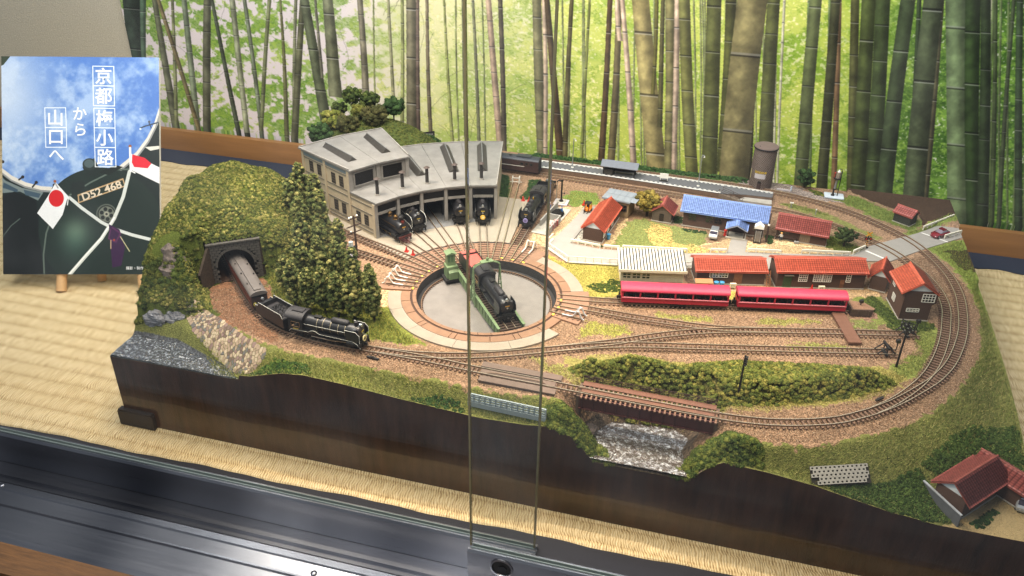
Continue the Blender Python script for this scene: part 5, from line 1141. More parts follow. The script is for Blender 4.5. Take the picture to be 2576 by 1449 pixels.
# grey flat-roofed shed
gs = thing('flat_roof_shed', 'small shed with a flat panelled grey roof behind the red-roofed house and the yellow tree', 'shed', (-15.5, 107.4, 0), math.radians(-10))
MB().box(.1, 3.7, .1, 3.0, 0, 2.3).obj('wall', mat('plank_shed_wall', '#8a765c', .8, 0, .15, 2, .2, 10), gs)
MB().box(-.15, 3.95, -.2, 3.2, 2.3, 2.5).obj('roof', mat('grey_flat_roof', '#7c848c', .7, 0, .1, 1), gs)
for i in range(5): MB().box(-.1+i*.98+.02, -.1+i*.98+.92, -.1, 1.45, 2.5, 2.54).obj('roof_panel', mat('grey_flat_roof', '#7c848c'), gs); MB().box(-.1+i*.98+.02 if i < 4 else 3.0, min(3.9, -.1+i*.98+.92), 1.5, 3.1, 2.5, 2.54).obj('roof_panel', mat('grey_flat_roof', '#7c848c'), gs) if i < 4 else None
window(gs, 3.0, .08, .9, .9, .9, 2, 2, 0, M_df)
# white corrugated shed
ws = thing('corrugated_shed', 'pale wooden shed with a white corrugated roof behind the left end of the red coaches', 'shed', (-10.1, 89.5, 0), math.atan2(1.7, 7.4))
M_pw = mat('pale_cream_boards', '#cfc5ae', .75, 0, .08, 2, .15, 12)
MB().box(0, 7.55, 0, 3.3, 0, 1.75).obj('wall', M_pw, ws)
for k in range(24): MB().box(3.75+(k % 12)*.31, 3.75+(k % 12)*.31+.27, -.04, 0, .1+(k//12)*.52, .1+(k//12)*.52+.48).obj('wall_board', M_pw, ws)
for i in range(3): window(ws, .75+i*1.15, -.02, .45, 1.0, 1.1, 2, 3, 0, M_pw, mat('greenish_glass', '#3c4238', .1, 0, .2, 2), .05)
for i in range(2): window(ws, 5.2+i*1.15, -.05, 1.25, .95, .35, 2, 1, 0, M_pw, mat('greenish_glass', '#3c4238'), .04)
MB().prism_x([(-.45, 1.72), (-.45, 1.82), (3.6, 2.55), (3.6, 2.45)], -.3, 7.85).obj('roof', mat('grey_shadow_sheet', '#4a4a48', .7, 0, .05), ws)
MB().prism_x([(-.52, 1.55), (-.52, 1.86), (-.42, 1.86), (-.42, 1.55)], -.3, 7.85).obj('fascia', M_pw, ws)
rib = MB(); rib.prism_x([(-.45, 1.82), (-.45, 1.93), (3.6, 2.66), (3.6, 2.55)], 0, .19); rme = rib.mesh('roof_rib', mat('white_corrugated_sheet', '#d6d2c8', .55, .1, .05, 2))
for k in range(21): inst('roof_rib', rme, ws, (-.28+k*.387, 0, 0))

# ================================================================== ROLLING STOCK
M_loco = mat('engine_black', '#202023', .38, .25, .25, 2.5, .12, 25, coat=.15)
M_locodk = mat('engine_underframe', '#161514', .6, .2, .3, 5)
M_coal = mat('coal', '#1b1a19', .7, .1, .5, 14, 2.5, 14)
M_dome = mat('smoky_black', '#2a282b', .55, .1, .2, 2)
WH = MB().lathe((0, 0, 0), [(0, -.06), (.3, -.06), (.3, .02), (.36, .05), (.37, -.08), (0, -.1)], 16, 'Y').mesh('wheel', M_locodk)
WHs = MB().lathe((0, 0, 0), [(0, -.05), (.2, -.05), (.25, .05), (.26, -.08), (0, -.09)], 12, 'Y').mesh('wheel', M_locodk)
def coal_heap(par, x0, x1, y, z, h, name='coal', n=260):
    V = []; Fc = []; rng = np.random.default_rng(int(abs(x0*10))+3)
    for k in range(n):
        a, b_ = rng.uniform(x0, x1), rng.uniform(-y, y); zz = z+h*(1-((a-(x0+x1)/2)/((x1-x0)/2))**2*.7)*(1-(b_/y)**2*.6); r = rng.uniform(.06, .12)
        p = rng.normal(size=(4, 3)); p /= np.linalg.norm(p, axis=1)[:, None]; b0 = len(V); V += list(p*r+[a, b_, zz]); Fc += [(b0, b0+1, b0+2), (b0, b0+2, b0+3), (b0, b0+3, b0+1), (b0+1, b0+3, b0+2)]
    mb = MB(); mb.box(x0, x1, -y, y, z-.4, z); mb.obj(name+'_bed', M_coal, par) if False else None
    o = npmesh(name, V, Fc, M_coal, par); return stuff(o)
def engine(t, L=8.8, style='long', trim=True, deflect=True, plate='#c9b24a', badge=None, brass=False):
    """local +x is the front; rail top at z=.3"""
    x1 = L/2; z0 = .3
    MB().box(-x1+.2, x1-.3, -.42, .42, z0+.25, z0+.75).obj('frame', M_locodk, t)
    zb = z0+1.52; rb = .69
    MB().cyl((-x1+1.9, 0, zb), (x1-1.5, 0, zb), rb, n=20).obj('boiler', M_loco, t, True)
    MB().prism_x([(-.62, .55+z0), (-.66, zb+.1), (-.5, zb+.45), (0, zb+.64), (.5, zb+.45), (.66, zb+.1), (.62, .55+z0)], -x1+1.7, -x1+3.3).obj('firebox', M_loco, t, True)
    sm = MB().lathe((x1-1.55, 0, zb), [(rb+.03, 0), (rb+.03, .88), (rb-.02, .95), (.46, 1.0), (.3, 1.06), (0, 1.09)], 20, 'X').obj('smokebox', M_loco, t, True)
    MB().cyl((x1-.48, 0, zb), (x1-.42, 0, zb), .09, n=10).obj('door_wheel', M_silver, sm)
    MB().box(x1-.50, x1-.455, -.22, .22, zb+.16, zb+.26).obj('number_plate', mat('brass_plate'+plate, plate, .4, .5, .1), sm)
    for x in (-x1+3.5, -x1+4.2, .6, 1.5, 2.3):
        if x < x1-1.7: MB().lathe((x, 0, zb), [(rb+.003, -.02), (rb+.015, -.02), (rb+.015, .02), (rb+.003, .02)], 20, 'X').obj('boiler_band', mat('pale_boiler_band', '#b7a88a', .4, .4, .1) if trim else M_loco, t)
    zr = z0+.98
    for s in (-1, 1):
        rbd = MB().box(-x1+1.9, x1-1.1, min(s*.5, s*.9), max(s*.5, s*.9), zr-.05, zr+.02).obj('running_board', M_loco, t)
        if trim:
            mb = MB(); y = s*.905
            mb.tube([(-x1+.25, y, zr-.35), (-x1+.5, y, zr-.1), (-x1+.55, y, zr-.06), (-x1+2.6, y, zr-.04), (-x1+3.0, y, zr+.2), (-x1+3.5, y, zr+.2), (-x1+3.9, y, zr-.04), (x1-1.2, y, zr-.04), (x1-.7, y, zr-.25), (x1-.3, y, zr-.68)], .019, 4); mb.obj('white_edge', M_trim, t)
            MB().tube([(-x1+1.9, s*.72, zb+.12), (x1-1.3, s*.72, zb+.12)], .016, 4).obj('hand_rail', M_trim, t)
        MB().bx((-x1+3.3, s*.78, zr+.1), (.5, .26, .22)).obj('air_pump', M_locodk, t)
        MB().cyl((x1-1.9, s*.78, z0+.62), (x1-.9, s*.78, z0+.62), .24, n=12).obj('cylinder', M_locodk, t, True)
        for k in range(4): inst('driving_wheel', WH, t, (-x1+2.75+k*.98, s*.50, z0+.37), scale=(1, s, 1))
        inst('pony_wheel', WHs, t, (x1-1.05, s*.50, z0+.25), scale=(1, s, 1)); inst('trailing_wheel', WHs, t, (-x1+1.4, s*.50, z0+.25), scale=(1, s, 1))
        mb = MB(); mb.box(-x1+2.75, -x1+5.7, s*.66-.02, s*.66+.02, z0+.33, z0+.42); mb.obj('coupling_rod', M_silver if not brass else M_gold, t)
        mb = MB(); mb.tube([(-x1+4.7, s*.73, z0+.38), (x1-1.8, s*.73, z0+.62)], .045, 4); mb.obj('main_rod', mat('dull_rod', '#8b8270', .4, .7, .1), t)
    if style == 'old':
        MB().lathe((x1-1.1, 0, zb+rb-.1), [(.16, 0), (.16, .45), (.36, .75), (.38, .82), (.26, .95), (0, .97)], 16).obj('funnel_chimney', M_black, t, True)
        MB().lathe((x1-2.3, 0, zb+rb-.1), [(.3, 0), (.32, .12), (.26, .15), (.26, .42), (.3, .45), (.16, .62), (0, .64)], 14).obj('brass_dome', mat('dull_brass', '#5f4724', .35, .8, .15, 4), t, True)
        MB().lathe((x1-3.6, 0, zb+rb-.1), [(.3, 0), (.32, .12), (.26, .15), (.26, .42), (.3, .45), (.16, .62), (0, .64)], 14).obj('brass_dome', mat('dull_brass', '#5f4724', .35, .8, .15, 4), t, True)
        MB().bx((x1-.75, 0, zb+.75), (.3, .3, .35)).obj('headlight', mat('red_lamp_box', '#5e1d16', .4), t)
        mb = MB()
        for k in range(9): y = -.75+k*.1875; mb.tube([(x1-.25, y, z0+.5), (x1+.75-abs(y)*.85, y*.35, z0+.05)], .03, 4)
        mb.box(x1-.35, x1-.2, -.85, .85, z0+.45, z0+.75); mb.obj('cow_catcher', mat('dark_red_pilot', '#4b1a14', .5, .1, .2), t)
        mb = MB(); mb.tube([(-x1+2, .72, zb+.2), (x1-1.2, .72, zb+.2)], .04, 4); mb.tube([(-x1+2, -.72, zb+.2), (x1-1.2, -.72, zb+.2)], .04, 4); mb.obj('brass_rail', mat('dull_brass', '#5f4724', .35, .8, .15, 4), t)
    else:
        MB().cyl((x1-1.15, 0, zb+rb-.1), (x1-1.15, 0, zb+rb+.42), .2, .19, 14).obj('chimney', M_dome, t, True)
        if style == 'long':
            mb = MB(); prof = [(0, -1.05), (.22, -1.0), (.33, -.8), (.34, .8), (.22, 1.0), (0, 1.05)]; mb.lathe((x1-3.0, 0, zb+rb+.03), prof, 16, 'X'); mb.obj('long_dome', M_dome, t, True)
            MB().cyl((x1-.78, -.62, zb+.42), (x1-.78, .62, zb+.42), .21, n=14).obj('feedwater_heater', M_dome, t, True)
        else:
            for x in (x1-2.3, x1-3.4): MB().lathe((x, 0, zb+rb-.15), [(.32, 0), (.31, .3), (.2, .45), (0, .5)], 14).obj('dome', M_dome, t, True)
            MB().lathe((x1-4.3, 0, zb+rb-.1), [(.1, 0), (.1, .3), (0, .34)], 8).obj('whistle', M_gold, t, True)
        MB().cyl((x1-.75, 0, zb+rb+.15), (x1-.5, 0, zb+rb+.15), .15, n=12).obj('headlight', M_silver, t, True)
        MB().box(-x1+3.0, -x1+3.8, -.2, .2, zb+rb, zb+rb+.14).obj('safety_valves', M_locodk, t)
    if deflect:
        for s in (-1, 1):
            mb = MB(); mb.prism_y([(x1-2.0, zr+.02), (x1-.72, zr-.1), (x1-.38, zr+.2), (x1-.38, zb+.18), (x1-.75, zb+.52), (x1-2.0, zb+.52)], s*.88-.025, s*.88+.025); d = mb.obj('smoke_deflector', M_loco, t)
            if trim: MB().tube([(x1-2.0, s*.91, zb+.53), (x1-.75, s*.91, zb+.53), (x1-.36, s*.91, zb+.18), (x1-.36, s*.91, zr-.1)], .022, 4).obj('deflector_edge', M_trim, d)
    # cab
    cx0, cx1 = -x1+.25, -x1+1.95
    for s in (-1, 1):
        y = s*.88; mb = MB(); zc = z0+2.2
        mb.box(cx0, cx1, y-.03, y+.03, z0+.75, z0+1.3); mb.box(cx0, cx0+.4, y-.03, y+.03, z0+1.3, zc); mb.box(cx1-.35, cx1, y-.03, y+.03, z0+1.3, zc); mb.box(cx0+.4, cx1-.35, y-.03, y+.03, z0+1.8, zc)
        w_ = mb.obj('cab_side', M_loco, t); MB().box(cx0+.35, cx1-.32, y+s*.02-.01, y+s*.02+.01, z0+1.25, z0+1.85)
        mb = MB(); mb.tube([(cx0+.38, y+s*.04, z0+1.3), (cx1-.33, y+s*.04, z0+1.3), (cx1-.33, y+s*.04, z0+1.8), (cx0+.38, y+s*.04, z0+1.8), (cx0+.38, y+s*.04, z0+1.3)], .022, 4); mb.obj('window_frame', mat('tan_window_frame', '#a9835c', .5), w_)
        MB().box(cx0+.55, cx1-.5, y+s*.035-.005, y+s*.035+.005, z0+.98, z0+1.1).obj('number_plate', mat('brass_plate'+plate, plate), w_)
    MB().box(cx1-.06, cx1, -.85, .85, z0+.8, z0+2.1).obj('cab_front', M_loco, t)
    n = 10; po = [(-.98*math.cos(PI*k/n), z0+2.17+.42*math.sin(PI*k/n)) for k in range(n+1)]
    MB().prism_x(po, cx0-.35, cx1+.1).obj('cab_roof', M_dome, t, True); MB().prism_x([(-.35, z0+2.5), (-.3, z0+2.68), (.3, z0+2.68), (.35, z0+2.5)], cx0+.2, cx1-.2).obj('roof_hatch', M_dome, t)
    # front
    mb = MB(); mb.box(x1-.55, x1-.35, -.92, .92, z0+.42, z0+.72); mb.box(x1-1.1, x1-.4, -.5, .5, z0+.6, z0+.86); mb.obj('buffer_beam', M_locodk, t)
    MB().bx((x1-.2, 0, z0+.42), (.4, .22, .24)).obj('coupler', M_locodk, t)
    mb = MB(); 
    for s in (-1, 1): mb.box(x1-.5, x1-.25, s*.8-.04, s*.8+.04, z0+.05, z0+.45)
    mb.obj('step', M_locodk, t)
    if badge: MB().cyl((x1-.36, 0, zb-.52), (x1-.26, 0, zb-.52), .30, n=18).obj('head_mark', mat('badge'+badge[0], badge[0], .4, 0, 0), t); MB().cyl((x1-.262, 0, zb-.52), (x1-.25, 0, zb-.52), .17, n=14).obj('head_mark_centre', mat('badge'+badge[1], badge[1], .4, 0, 0), t)
def tender(t, L=4.8, trim=True, coal=.9, inside=None, heap=True):
    x1 = L/2; z0 = .3
    m_in = inside or M_dome
    mb = MB(); mb.box(-x1, x1, -.9, .9, z0+.5, z0+1.45); mb.obj('tank', M_loco, t)
    for s in (-1, 1):
        MB().prism_y([(-x1, z0+1.45), (-x1, z0+1.55), (-x1+.5, z0+1.55), (-x1+.7, z0+1.95), (x1-.35, z0+1.95), (x1, z0+1.6), (x1, z0+1.45)], s*.88-.03, s*.88+.03).obj('side_plate', M_loco, t)
        if trim: MB().tube([(-x1, s*.915, z0+1.56), (-x1+.5, s*.915, z0+1.56), (-x1+.7, s*.915, z0+1.97), (x1-.35, s*.915, z0+1.97), (x1, s*.915, z0+1.6)], .02, 4).obj('white_edge', M_trim, t)
        for k in range(4): inst('wheel', WHs, t, (-x1+.6+k*.55+(1.3 if k > 1 else 0), s*.52, z0+.25), scale=(1, s, 1))
        MB().box(-x1+.4, x1-.4, s*.62-.04, s*.62+.04, z0+.15, z0+.45).obj('bogie_frame', M_locodk, t)
    MB().box(-x1+1.15, -x1+1.25, -.85, .85, z0+1.45, z0+1.95).obj('bulkhead', M_loco, t); MB().box(-x1+1.25, x1-.1, -.84, .84, z0+1.452, z0+1.5).obj('bunker_floor', m_in, t)
    if inside is not None: MB().box(-x1+.15, x1-.9, -.83, .83, z0+1.5, z0+1.78).obj('red_board', inside, t)
    if heap: coal_heap(t, -x1+2.1 if inside is None else x1-1.5, x1-.2, .75, z0+1.6, .32)
    MB().cyl((-x1+.6, 0, z0+1.45), (-x1+.6, 0, z0+1.6), .22, n=12).obj('water_hatch', M_dome, t); MB().cyl((-x1+.15, 0, z0+1.75), (-x1-.08, 0, z0+1.75), .14, n=10).obj('tail_lamp', M_silver, t)
    MB().bx((-x1-.2, 0, z0+.45), (.4, .2, .2)).obj('coupler', M_locodk, t)
def place(px_, py_, qx, qy):  # a thing between two ground points: centre and yaw towards the first
    return ((px_+qx)/2, (py_+qy)/2), math.atan2(py_-qy, px_-qx)
def put_loco(label, front, back, tlabel=None, tfront=None, tback=None, z=0., eng={}, ten={}):
    c, a = place(*front, *back); t = thing('steam_locomotive', label, 'steam engine', (c[0], c[1], z), a, 'black model steam engines'); L = math.hypot(front[0]-back[0], front[1]-back[1]); engine(t, L=L, **eng); t.scale = (1, 1.12, 1.12)
    if tfront is not None:
        c, a = place(*tfront, *tback); t2 = thing('locomotive_tender', tlabel, 'tender', (c[0], c[1], z), a, 'tenders of the steam engines'); tender(t2, L=math.hypot(tfront[0]-tback[0], tfront[1]-tback[1]), **ten); t2.scale = (1, 1.12, 1.12); return t, t2
    return t
put_loco('black steam engine with white trim and cream round badge pulling the brown coach', (-33.3, 67.5), (-42.3, 68.1),
         'tender with white edging and coal between the badge engine and the brown coach', (-42.5, 68.3), (-46.9, 70.3), eng=dict(badge=('#efe2a0', '#3a3a30')))
def along(a, r0, r1): p, q = pol(r0, a), pol(r1, a); return p[:2], q[:2]
bdir = -53.1
put_loco('large matt black steam engine standing under the green gantry on the turntable bridge', pol(7.1, bdir)[:2], pol(-1.7, bdir)[:2], 'tender with a red-floored coal space on the upper end of the turntable bridge', pol(-1.9, bdir)[:2], pol(-7.1, bdir)[:2], z=.02,
         eng=dict(trim=False, plate='#b08a3c'), ten=dict(trim=False, inside=mat('faded_red_bunker', '#b4584f', .6, 0, .06, 2)))
f, b_ = along(RA[7], 16.2, 24.3); put_loco('old black steam engine with brass domes, funnel chimney and cow catcher in the leftmost bay', f, b_, 'tender of the brass-domed engine deep inside the leftmost bay', *along(RA[7], 24.5, 28.5), z=-.02, eng=dict(style='old', trim=False, deflect=False, brass=True, plate='#d9a83a'), ten=dict(trim=False))
f, b_ = along(RA[6], 17.3, 26.0); put_loco('black steam engine with smoke deflectors and a silver-edged running board in the second bay', f, b_, 'tender of the engine in the second roundhouse bay', *along(RA[6], 26.2, 30.6), z=-.02, eng=dict(style='domes', trim=True, plate='#b7a04a'), ten=dict(trim=False))
f, b_ = along(RA[4], 17.6, 26.2); put_loco('black steam engine without deflectors poking out of the fourth bay, brass lamp on top', f, b_, 'tender of the engine in the fourth roundhouse bay', *along(RA[4], 26.4, 30.6), z=-.02, eng=dict(style='domes', trim=False, deflect=False, plate='#c09a40'), ten=dict(trim=False))
f, b_ = along(RA[3], 17.2, 25.6); put_loco('black steam engine with a yellow round badge in the rightmost roundhouse bay', f, b_, 'tender of the yellow-badged engine in the rightmost bay', *along(RA[3], 25.8, 30.), z=-.02, eng=dict(style='domes', trim=False, deflect=True, badge=('#e8b84a', '#f3e0a0')), ten=dict(trim=False))
f, b_ = along(RA[1], 17.0, 25.2); put_loco('black steam engine with a violet badge and tan buffer beam beside the coal bunker', f, b_, 'black domed tender of the violet-badged engine beside the coal bunker', *along(RA[1], 25.4, 29.4), z=0., eng=dict(style='domes', trim=False, deflect=True, badge=('#8b84b8', '#6e6694'), plate='#b89a4c'), ten=dict(trim=False))
# ---- brown coach
M_brcoach = mat('coach_brown', '#5a3226', .55, 0, .12, 2); M_gryroof = mat('coach_grey_roof', '#6a6461', .5, .1, .12, .8)
def bogie(t, x, m=M_locodk):
    b = MB().box(x-.95, x+.95, -.7, .7, .42, .58).obj('bogie', m, t)
    for s in (-1, 1):
        MB().box(x-.9, x+.9, s*.66-.04, s*.66+.04, .38, .58).obj('bogie_side', m, b)
        for k in (-.6, .6): inst('wheel', WHs, b, (x+k, s*.50, .56), scale=(1, s, 1))
c, a = place(-47.7, 70.9, -55.9, 79.0); L = 11.6
t = thing('passenger_coach', 'brown passenger coach with a domed grey roof coming out of the tunnel', 'coach', (c[0], c[1], 0), a)
MB().box(-L/2, L/2, -.92, .92, .72, 2.35).obj('body', M_brcoach, t)
n = 12; po = [(-.98*math.cos(PI*k/n), 2.32+.5*math.sin(PI*k/n)) for k in range(n+1)]
MB().prism_x(po, -L/2-.1, L/2+.12).obj('roof', M_gryroof, t, True); MB().prism_x([(-.42, 2.7), (-.38, 2.92), (.38, 2.92), (.42, 2.7)], -L/2+.2, L/2-.2).obj('clerestory', M_gryroof, t, True)
for k in range(12):
    for s in (-1, 1): window(t, (-L/2+.75+k*.92), s*.925, 1.45, .5, .6, 1, 2, 0 if s < 0 else PI, mat('maroon_frame', '#7a3f30', .5, 0, .1), bar=.03)
for k in range(9): MB().box(L/2, L/2+.04, -.88, .88, .85+k*.13, .85+k*.13+.07).obj('end_rib', mat('coach_end_dark', '#33241f', .7, 0, .2), t)
MB().box(L/2-.02, L/2+.03, -.8, .8, 2.02, 2.36).obj('end_gangway', M_locodk, t); MB().cyl((L/2+.05, -.55, 1.25), (L/2+.14, -.55, 1.25), .2, n=14).obj('tail_disc', mat('olive_yellow_disc', '#b3a640', .5), t)
for k in range(4): MB().bx((-L/2+1.6+k*2.6, -.62 if k % 2 else -.6, 2.78), (.18, .12, .12)).obj('roof_vent', M_locodk, t); MB().bx((-L/2+2.3+k*2.6, .62, 2.78), (.18, .12, .12)).obj('roof_vent', M_locodk, t)
MB().box(-L/2, L/2, -.75, .75, .55, .72).obj('underframe', M_locodk, t); bogie(t, -L/2+1.8); bogie(t, L/2-1.8)
# ---- two red open-sided coaches
M_crim = mat('crimson_coach', '#a31b33', .42, 0, .05, 1); M_crimr = mat('crimson_roof', '#b5324d', .5, 0, .04, .6)
def red_coach(label, a_, b_):
    c, a = place(*b_, *a_); L = math.hypot(b_[0]-a_[0], b_[1]-a_[1])
    t = thing('open_coach', label, 'coach', (c[0]+.06, c[1]-.22, -.05), a, 'red open-sided coaches'); t.scale = (1, 1, .95)
    for s in (-1, 1):
        MB().box(-L/2, L/2, s*.92-.03, s*.92+.03, .62, 1.28).obj('side_panel', M_crim, t); MB().box(-L/2, L/2, s*.95-.06, s*.95+.06, 1.24, 1.33).obj('sill_rail', mat('pink_sill', '#d8808c', .5, 0, .05), t)
        for k in range(7): x = -L/2+.08+k*(L-.16)/6; MB().box(x-.09, x+.09, s*.92-.05, s*.92+.05, 1.3, 2.12).obj('pillar', M_crim, t)
        MB().box(-L/2, L/2, s*.92-.04, s*.92+.04, 2.05, 2.2).obj('cant_rail', M_crim, t)
        for k in range(6): x = -L/2+(k+.5)*L/6; MB().box(x-.85, x+.85, s*.80-.01, s*.80+.01, 1.75, 1.8).obj('window_bar', M_locodk, t)
    MB().box(-L/2, L/2, -.88, .88, .55, .66).obj('floor', M_locodk, t)
    for k in range(12):
        x = -L/2+.6+k*(L-1.2)/11
        MB().box(x-.07, x+.07, -.82, .82, .66, 1.45).obj('seat_back', mat('dark_bench', '#3a2018', .6, 0, .15, 3), t)
    for s in (-1, 1): MB().box(s*L/2-.04, s*L/2+.04, -.92, .92, .62, 1.35).obj('end_panel', M_crim, t); MB().prism_x([(-.92, 2.0), (-.92, 2.15), (0, 2.62), (.92, 2.15), (.92, 2.0)], s*L/2-.04, s*L/2+.04).obj('end_arch', M_crim, t)
    n = 14; po = [(-1.0*math.cos(PI*k/n), 2.15+.55*math.sin(PI*k/n)) for k in range(n+1)]+[(.95, 2.1), (-.95, 2.1)]
    MB().prism_x(po, -L/2-.12, L/2+.12).obj('roof', M_crimr, t, True)
    MB().box(-L/2+.1, L/2-.1, -.6, .6, .42, .55).obj('underframe', M_locodk, t); bogie(t, -L/2+1.9); bogie(t, L/2-1.9)
    for s in (-1, 1): mb = MB(); mb.bx((s*(L/2+.25), 0, .75), (.5, .3, .3)); mb.bx((s*(L/2+.2), .35, .95), (.2, .12, .35)); mb.bx((s*(L/2+.2), -.35, .95), (.2, .12, .35)); mb.obj('coupler', M_locodk, t)
    MB().box(-.5, 1.3, -.9, -.4, .3, .5).obj('battery_box', M_locodk, t)
def tp(s_): # along the siding under the coaches
    P_ = np.array(pol(8.3, 12)[:2]); Q = np.array((16.2, 90.5)); d = (Q-P_)/np.linalg.norm(Q-P_); return tuple(P_+d*s_)
red_coach('left of the two crimson open-sided coaches, in front of the white corrugated shed', tp(7.3), tp(19.4)); red_coach('right of the two crimson open-sided coaches, its end at the buffer box', tp(20.5), tp(32.6))
# ---- dark diesel engine behind the roundhouse
c, a = place(-26.9, 117.85, -41.5, 118.2); t = thing('diesel_locomotive', 'dark brown diesel engine with a white side stripe standing beyond the roundhouse', 'diesel engine', (c[0], c[1], 0), a); L = 14.4
MB().box(-L/2, L/2, -.95, .95, .62, 2.3).obj('body', mat('dark_brown_body', '#3a2624', .5, 0, .12, 1.5), t); MB().prism_x([(-.95*math.cos(PI*k/10), 2.28+.42*math.sin(PI*k/10)) for k in range(11)], -L/2, L/2).obj('roof', mat('dark_grey_roof', '#33373f', .5, .1, .15, 1), t, True)
MB().box(-L/2+.3, L/2-2.2, -.965, -.95, 1.38, 1.45).obj('white_stripe', M_white, t); MB().box(L/2-3.6, L/2-1.4, -.5, .5, 2.62, 2.82).obj('roof_fan_box', mat('dark_grey_roof', '#33373f'), t)
for k in range(10): MB().box(L/2-.02, L/2+.03, -.8, .8, .8+k*.14, .8+k*.14+.08).obj('end_grille', M_locodk, t)
for k in range(3): window(t, L/2-1.1-k*.75, -.955, 1.65, .5, .4, 1, 1, 0, M_df, bar=.03)
for k in range(3): MB().bx((L/2-4.6-k*1.5, -.2, 2.72), (.4, .3, .12)).obj('roof_vent', M_locodk, t)
MB().box(-L/2, L/2, -.7, .7, .45, .62).obj('underframe', M_locodk, t); bogie(t, L/2-2); bogie(t, -L/2+2)

# ================================================================== BRIDGE OVER THE STREAM
br = thing('girder_bridge', 'dark red-brown plate girder railway bridge over the glittering stream with a handrail walkway', 'railway bridge', (-3.85, 66.75, 0), math.radians(-1.1)); BL = 6.55
M_gird = mat('red_brown_girder', '#4a2523', .5, .1, .15, 1); M_walk = mat('walkway_brown', '#6e4a3a', .75, 0, .15, 2)
for s in (-1, 1):
    MB().box(-BL, BL, s*.75-.06, s*.75+.06, -1.35, .0).obj('girder', M_gird, br); MB().box(-BL, BL, s*.75-.2, s*.75+.2, -1.42, -1.33).obj('girder_flange', M_gird, br)
    for k in range(12): x = -BL+.3+k*(2*BL-.6)/11; MB().box(x-.04, x+.04, s*.75-.18, s*.75+.18, -1.33, 0).obj('stiffener', M_gird, br)
for k in range(28): inst('sleeper', SLPB, br, (-BL+.25+k*.48, 0, -.07)); 
for k in range(28): mb = None
mb = MB()
for k in range(28): mb.box(-BL+.25+k*.48-.1, -BL+.25+k*.48+.1, -1.05, -.8, -.05, .1)
mb.obj('sleeper_end_brackets', mat('orange_brown_bracket', '#7b5c4b', .7, 0, .15, 3), br)
MB().box(-BL+.1, BL-.1, -.25, .25, .135, .17).obj('centre_walkway', M_walk, br); MB().box(-BL, BL, 1.0, 1.75, .0, .10).obj('side_walkway', M_walk, br)
for s in (-.62, .62): MB().box(-BL-.3, BL+.3, s*.48-.03+ (0), s*.48+.03, .13, .27).obj('guard_rail', M_rust, br)
mb = MB()
for k in range(15): x = -BL+k*2*BL/14; mb.box(x-.035, x+.035, 1.72, 1.79, .1, .72)
for z in (.3, .5, .70): mb.box(-BL, BL, 1.73, 1.78, z-.03, z+.03)
mb.obj('hand_rail', mat('dark_brown_rail', '#3d2620', .7, 0, .1), br)
for s in (-1, 1): MB().box(s*(BL+.1)-.2, s*(BL+.1)+.25, -.7, 1.5, -3.6, -.08).obj('abutment', mat('abutment_stone', '#5c4c40', .9, 0, .25, 2, .5, 6), br)
# switch area boards before the bridge
dk = thing('track_boards', 'wide grey-brown boards and guard rails laid around the main track left of the bridge', 'track boards', (-16.6, 67.1, 0), math.radians(-.6))
M_gbrd = mat('grey_brown_board', '#6b5a50', .8, 0, .12, 1, .2, 10)
for y0, y1, x0, x1 in ((.75, 1.6, -4.4, 4.0), (-1.6, -.75, -4.0, 3.9), (-.36, .36, -4.2, 3.6)): MB().box(x0, x1, y0, y1, .02, .2 if y0 != -.36 else .17).obj('board', M_gbrd, dk)
MB().tube([(-3.4, -.3, .3), (-2.6, -.12, .3), (1.8, -.15, .3), (2.6, -.3, .3)], .05, 4).obj('check_rail', M_rust, dk)

# ================================================================== FOLIAGE
def flakes(Pn, Nn, size, cols, rng):
    """small three-cornered leaf flakes at points Pn, loosely facing Nn"""
    n = len(Pn); Nn = Nn+rng.normal(size=(n, 3))*.75; Nn /= np.linalg.norm(Nn, axis=1)[:, None]+1e-9
    t = rng.normal(size=(n, 3)); t -= Nn*(t*Nn).sum(1)[:, None]; t /= np.linalg.norm(t, axis=1)[:, None]+1e-9; b = np.cross(Nn, t)
    s = size*rng.uniform(.6, 1.5, n)[:, None]
    V = np.stack([Pn+t*s, Pn-t*s*.5+b*s*.8, Pn-t*s*.5-b*s*.8], 1).reshape(-1, 3); Fq = np.arange(3*n).reshape(-1, 3); return V, Fq, np.repeat(cols, 3, 0)
def palette(rng, n, pal, w=None, jit=.22):
    pal = np.array([C(p) for p in pal]); i = rng.choice(len(pal), n, p=w); return np.clip(pal[i]*(1+rng.uniform(-jit, jit, (n, 1))), 0, 1)
def clump_points(centers, per, rng, up=.0):
    """points on the upper surface of many small lumps (x, y, z, r)"""
    c = np.repeat(centers, per, 0); n = len(c); d = rng.normal(size=(n, 3)); d[:, 2] = np.abs(d[:, 2])*1.0-up*.4; d /= np.linalg.norm(d, axis=1)[:, None]
    r = c[:, 3:4]*rng.uniform(.78, 1.05, (n, 1)); return c[:, :3]+d*r*np.array([1, 1, .85]), d
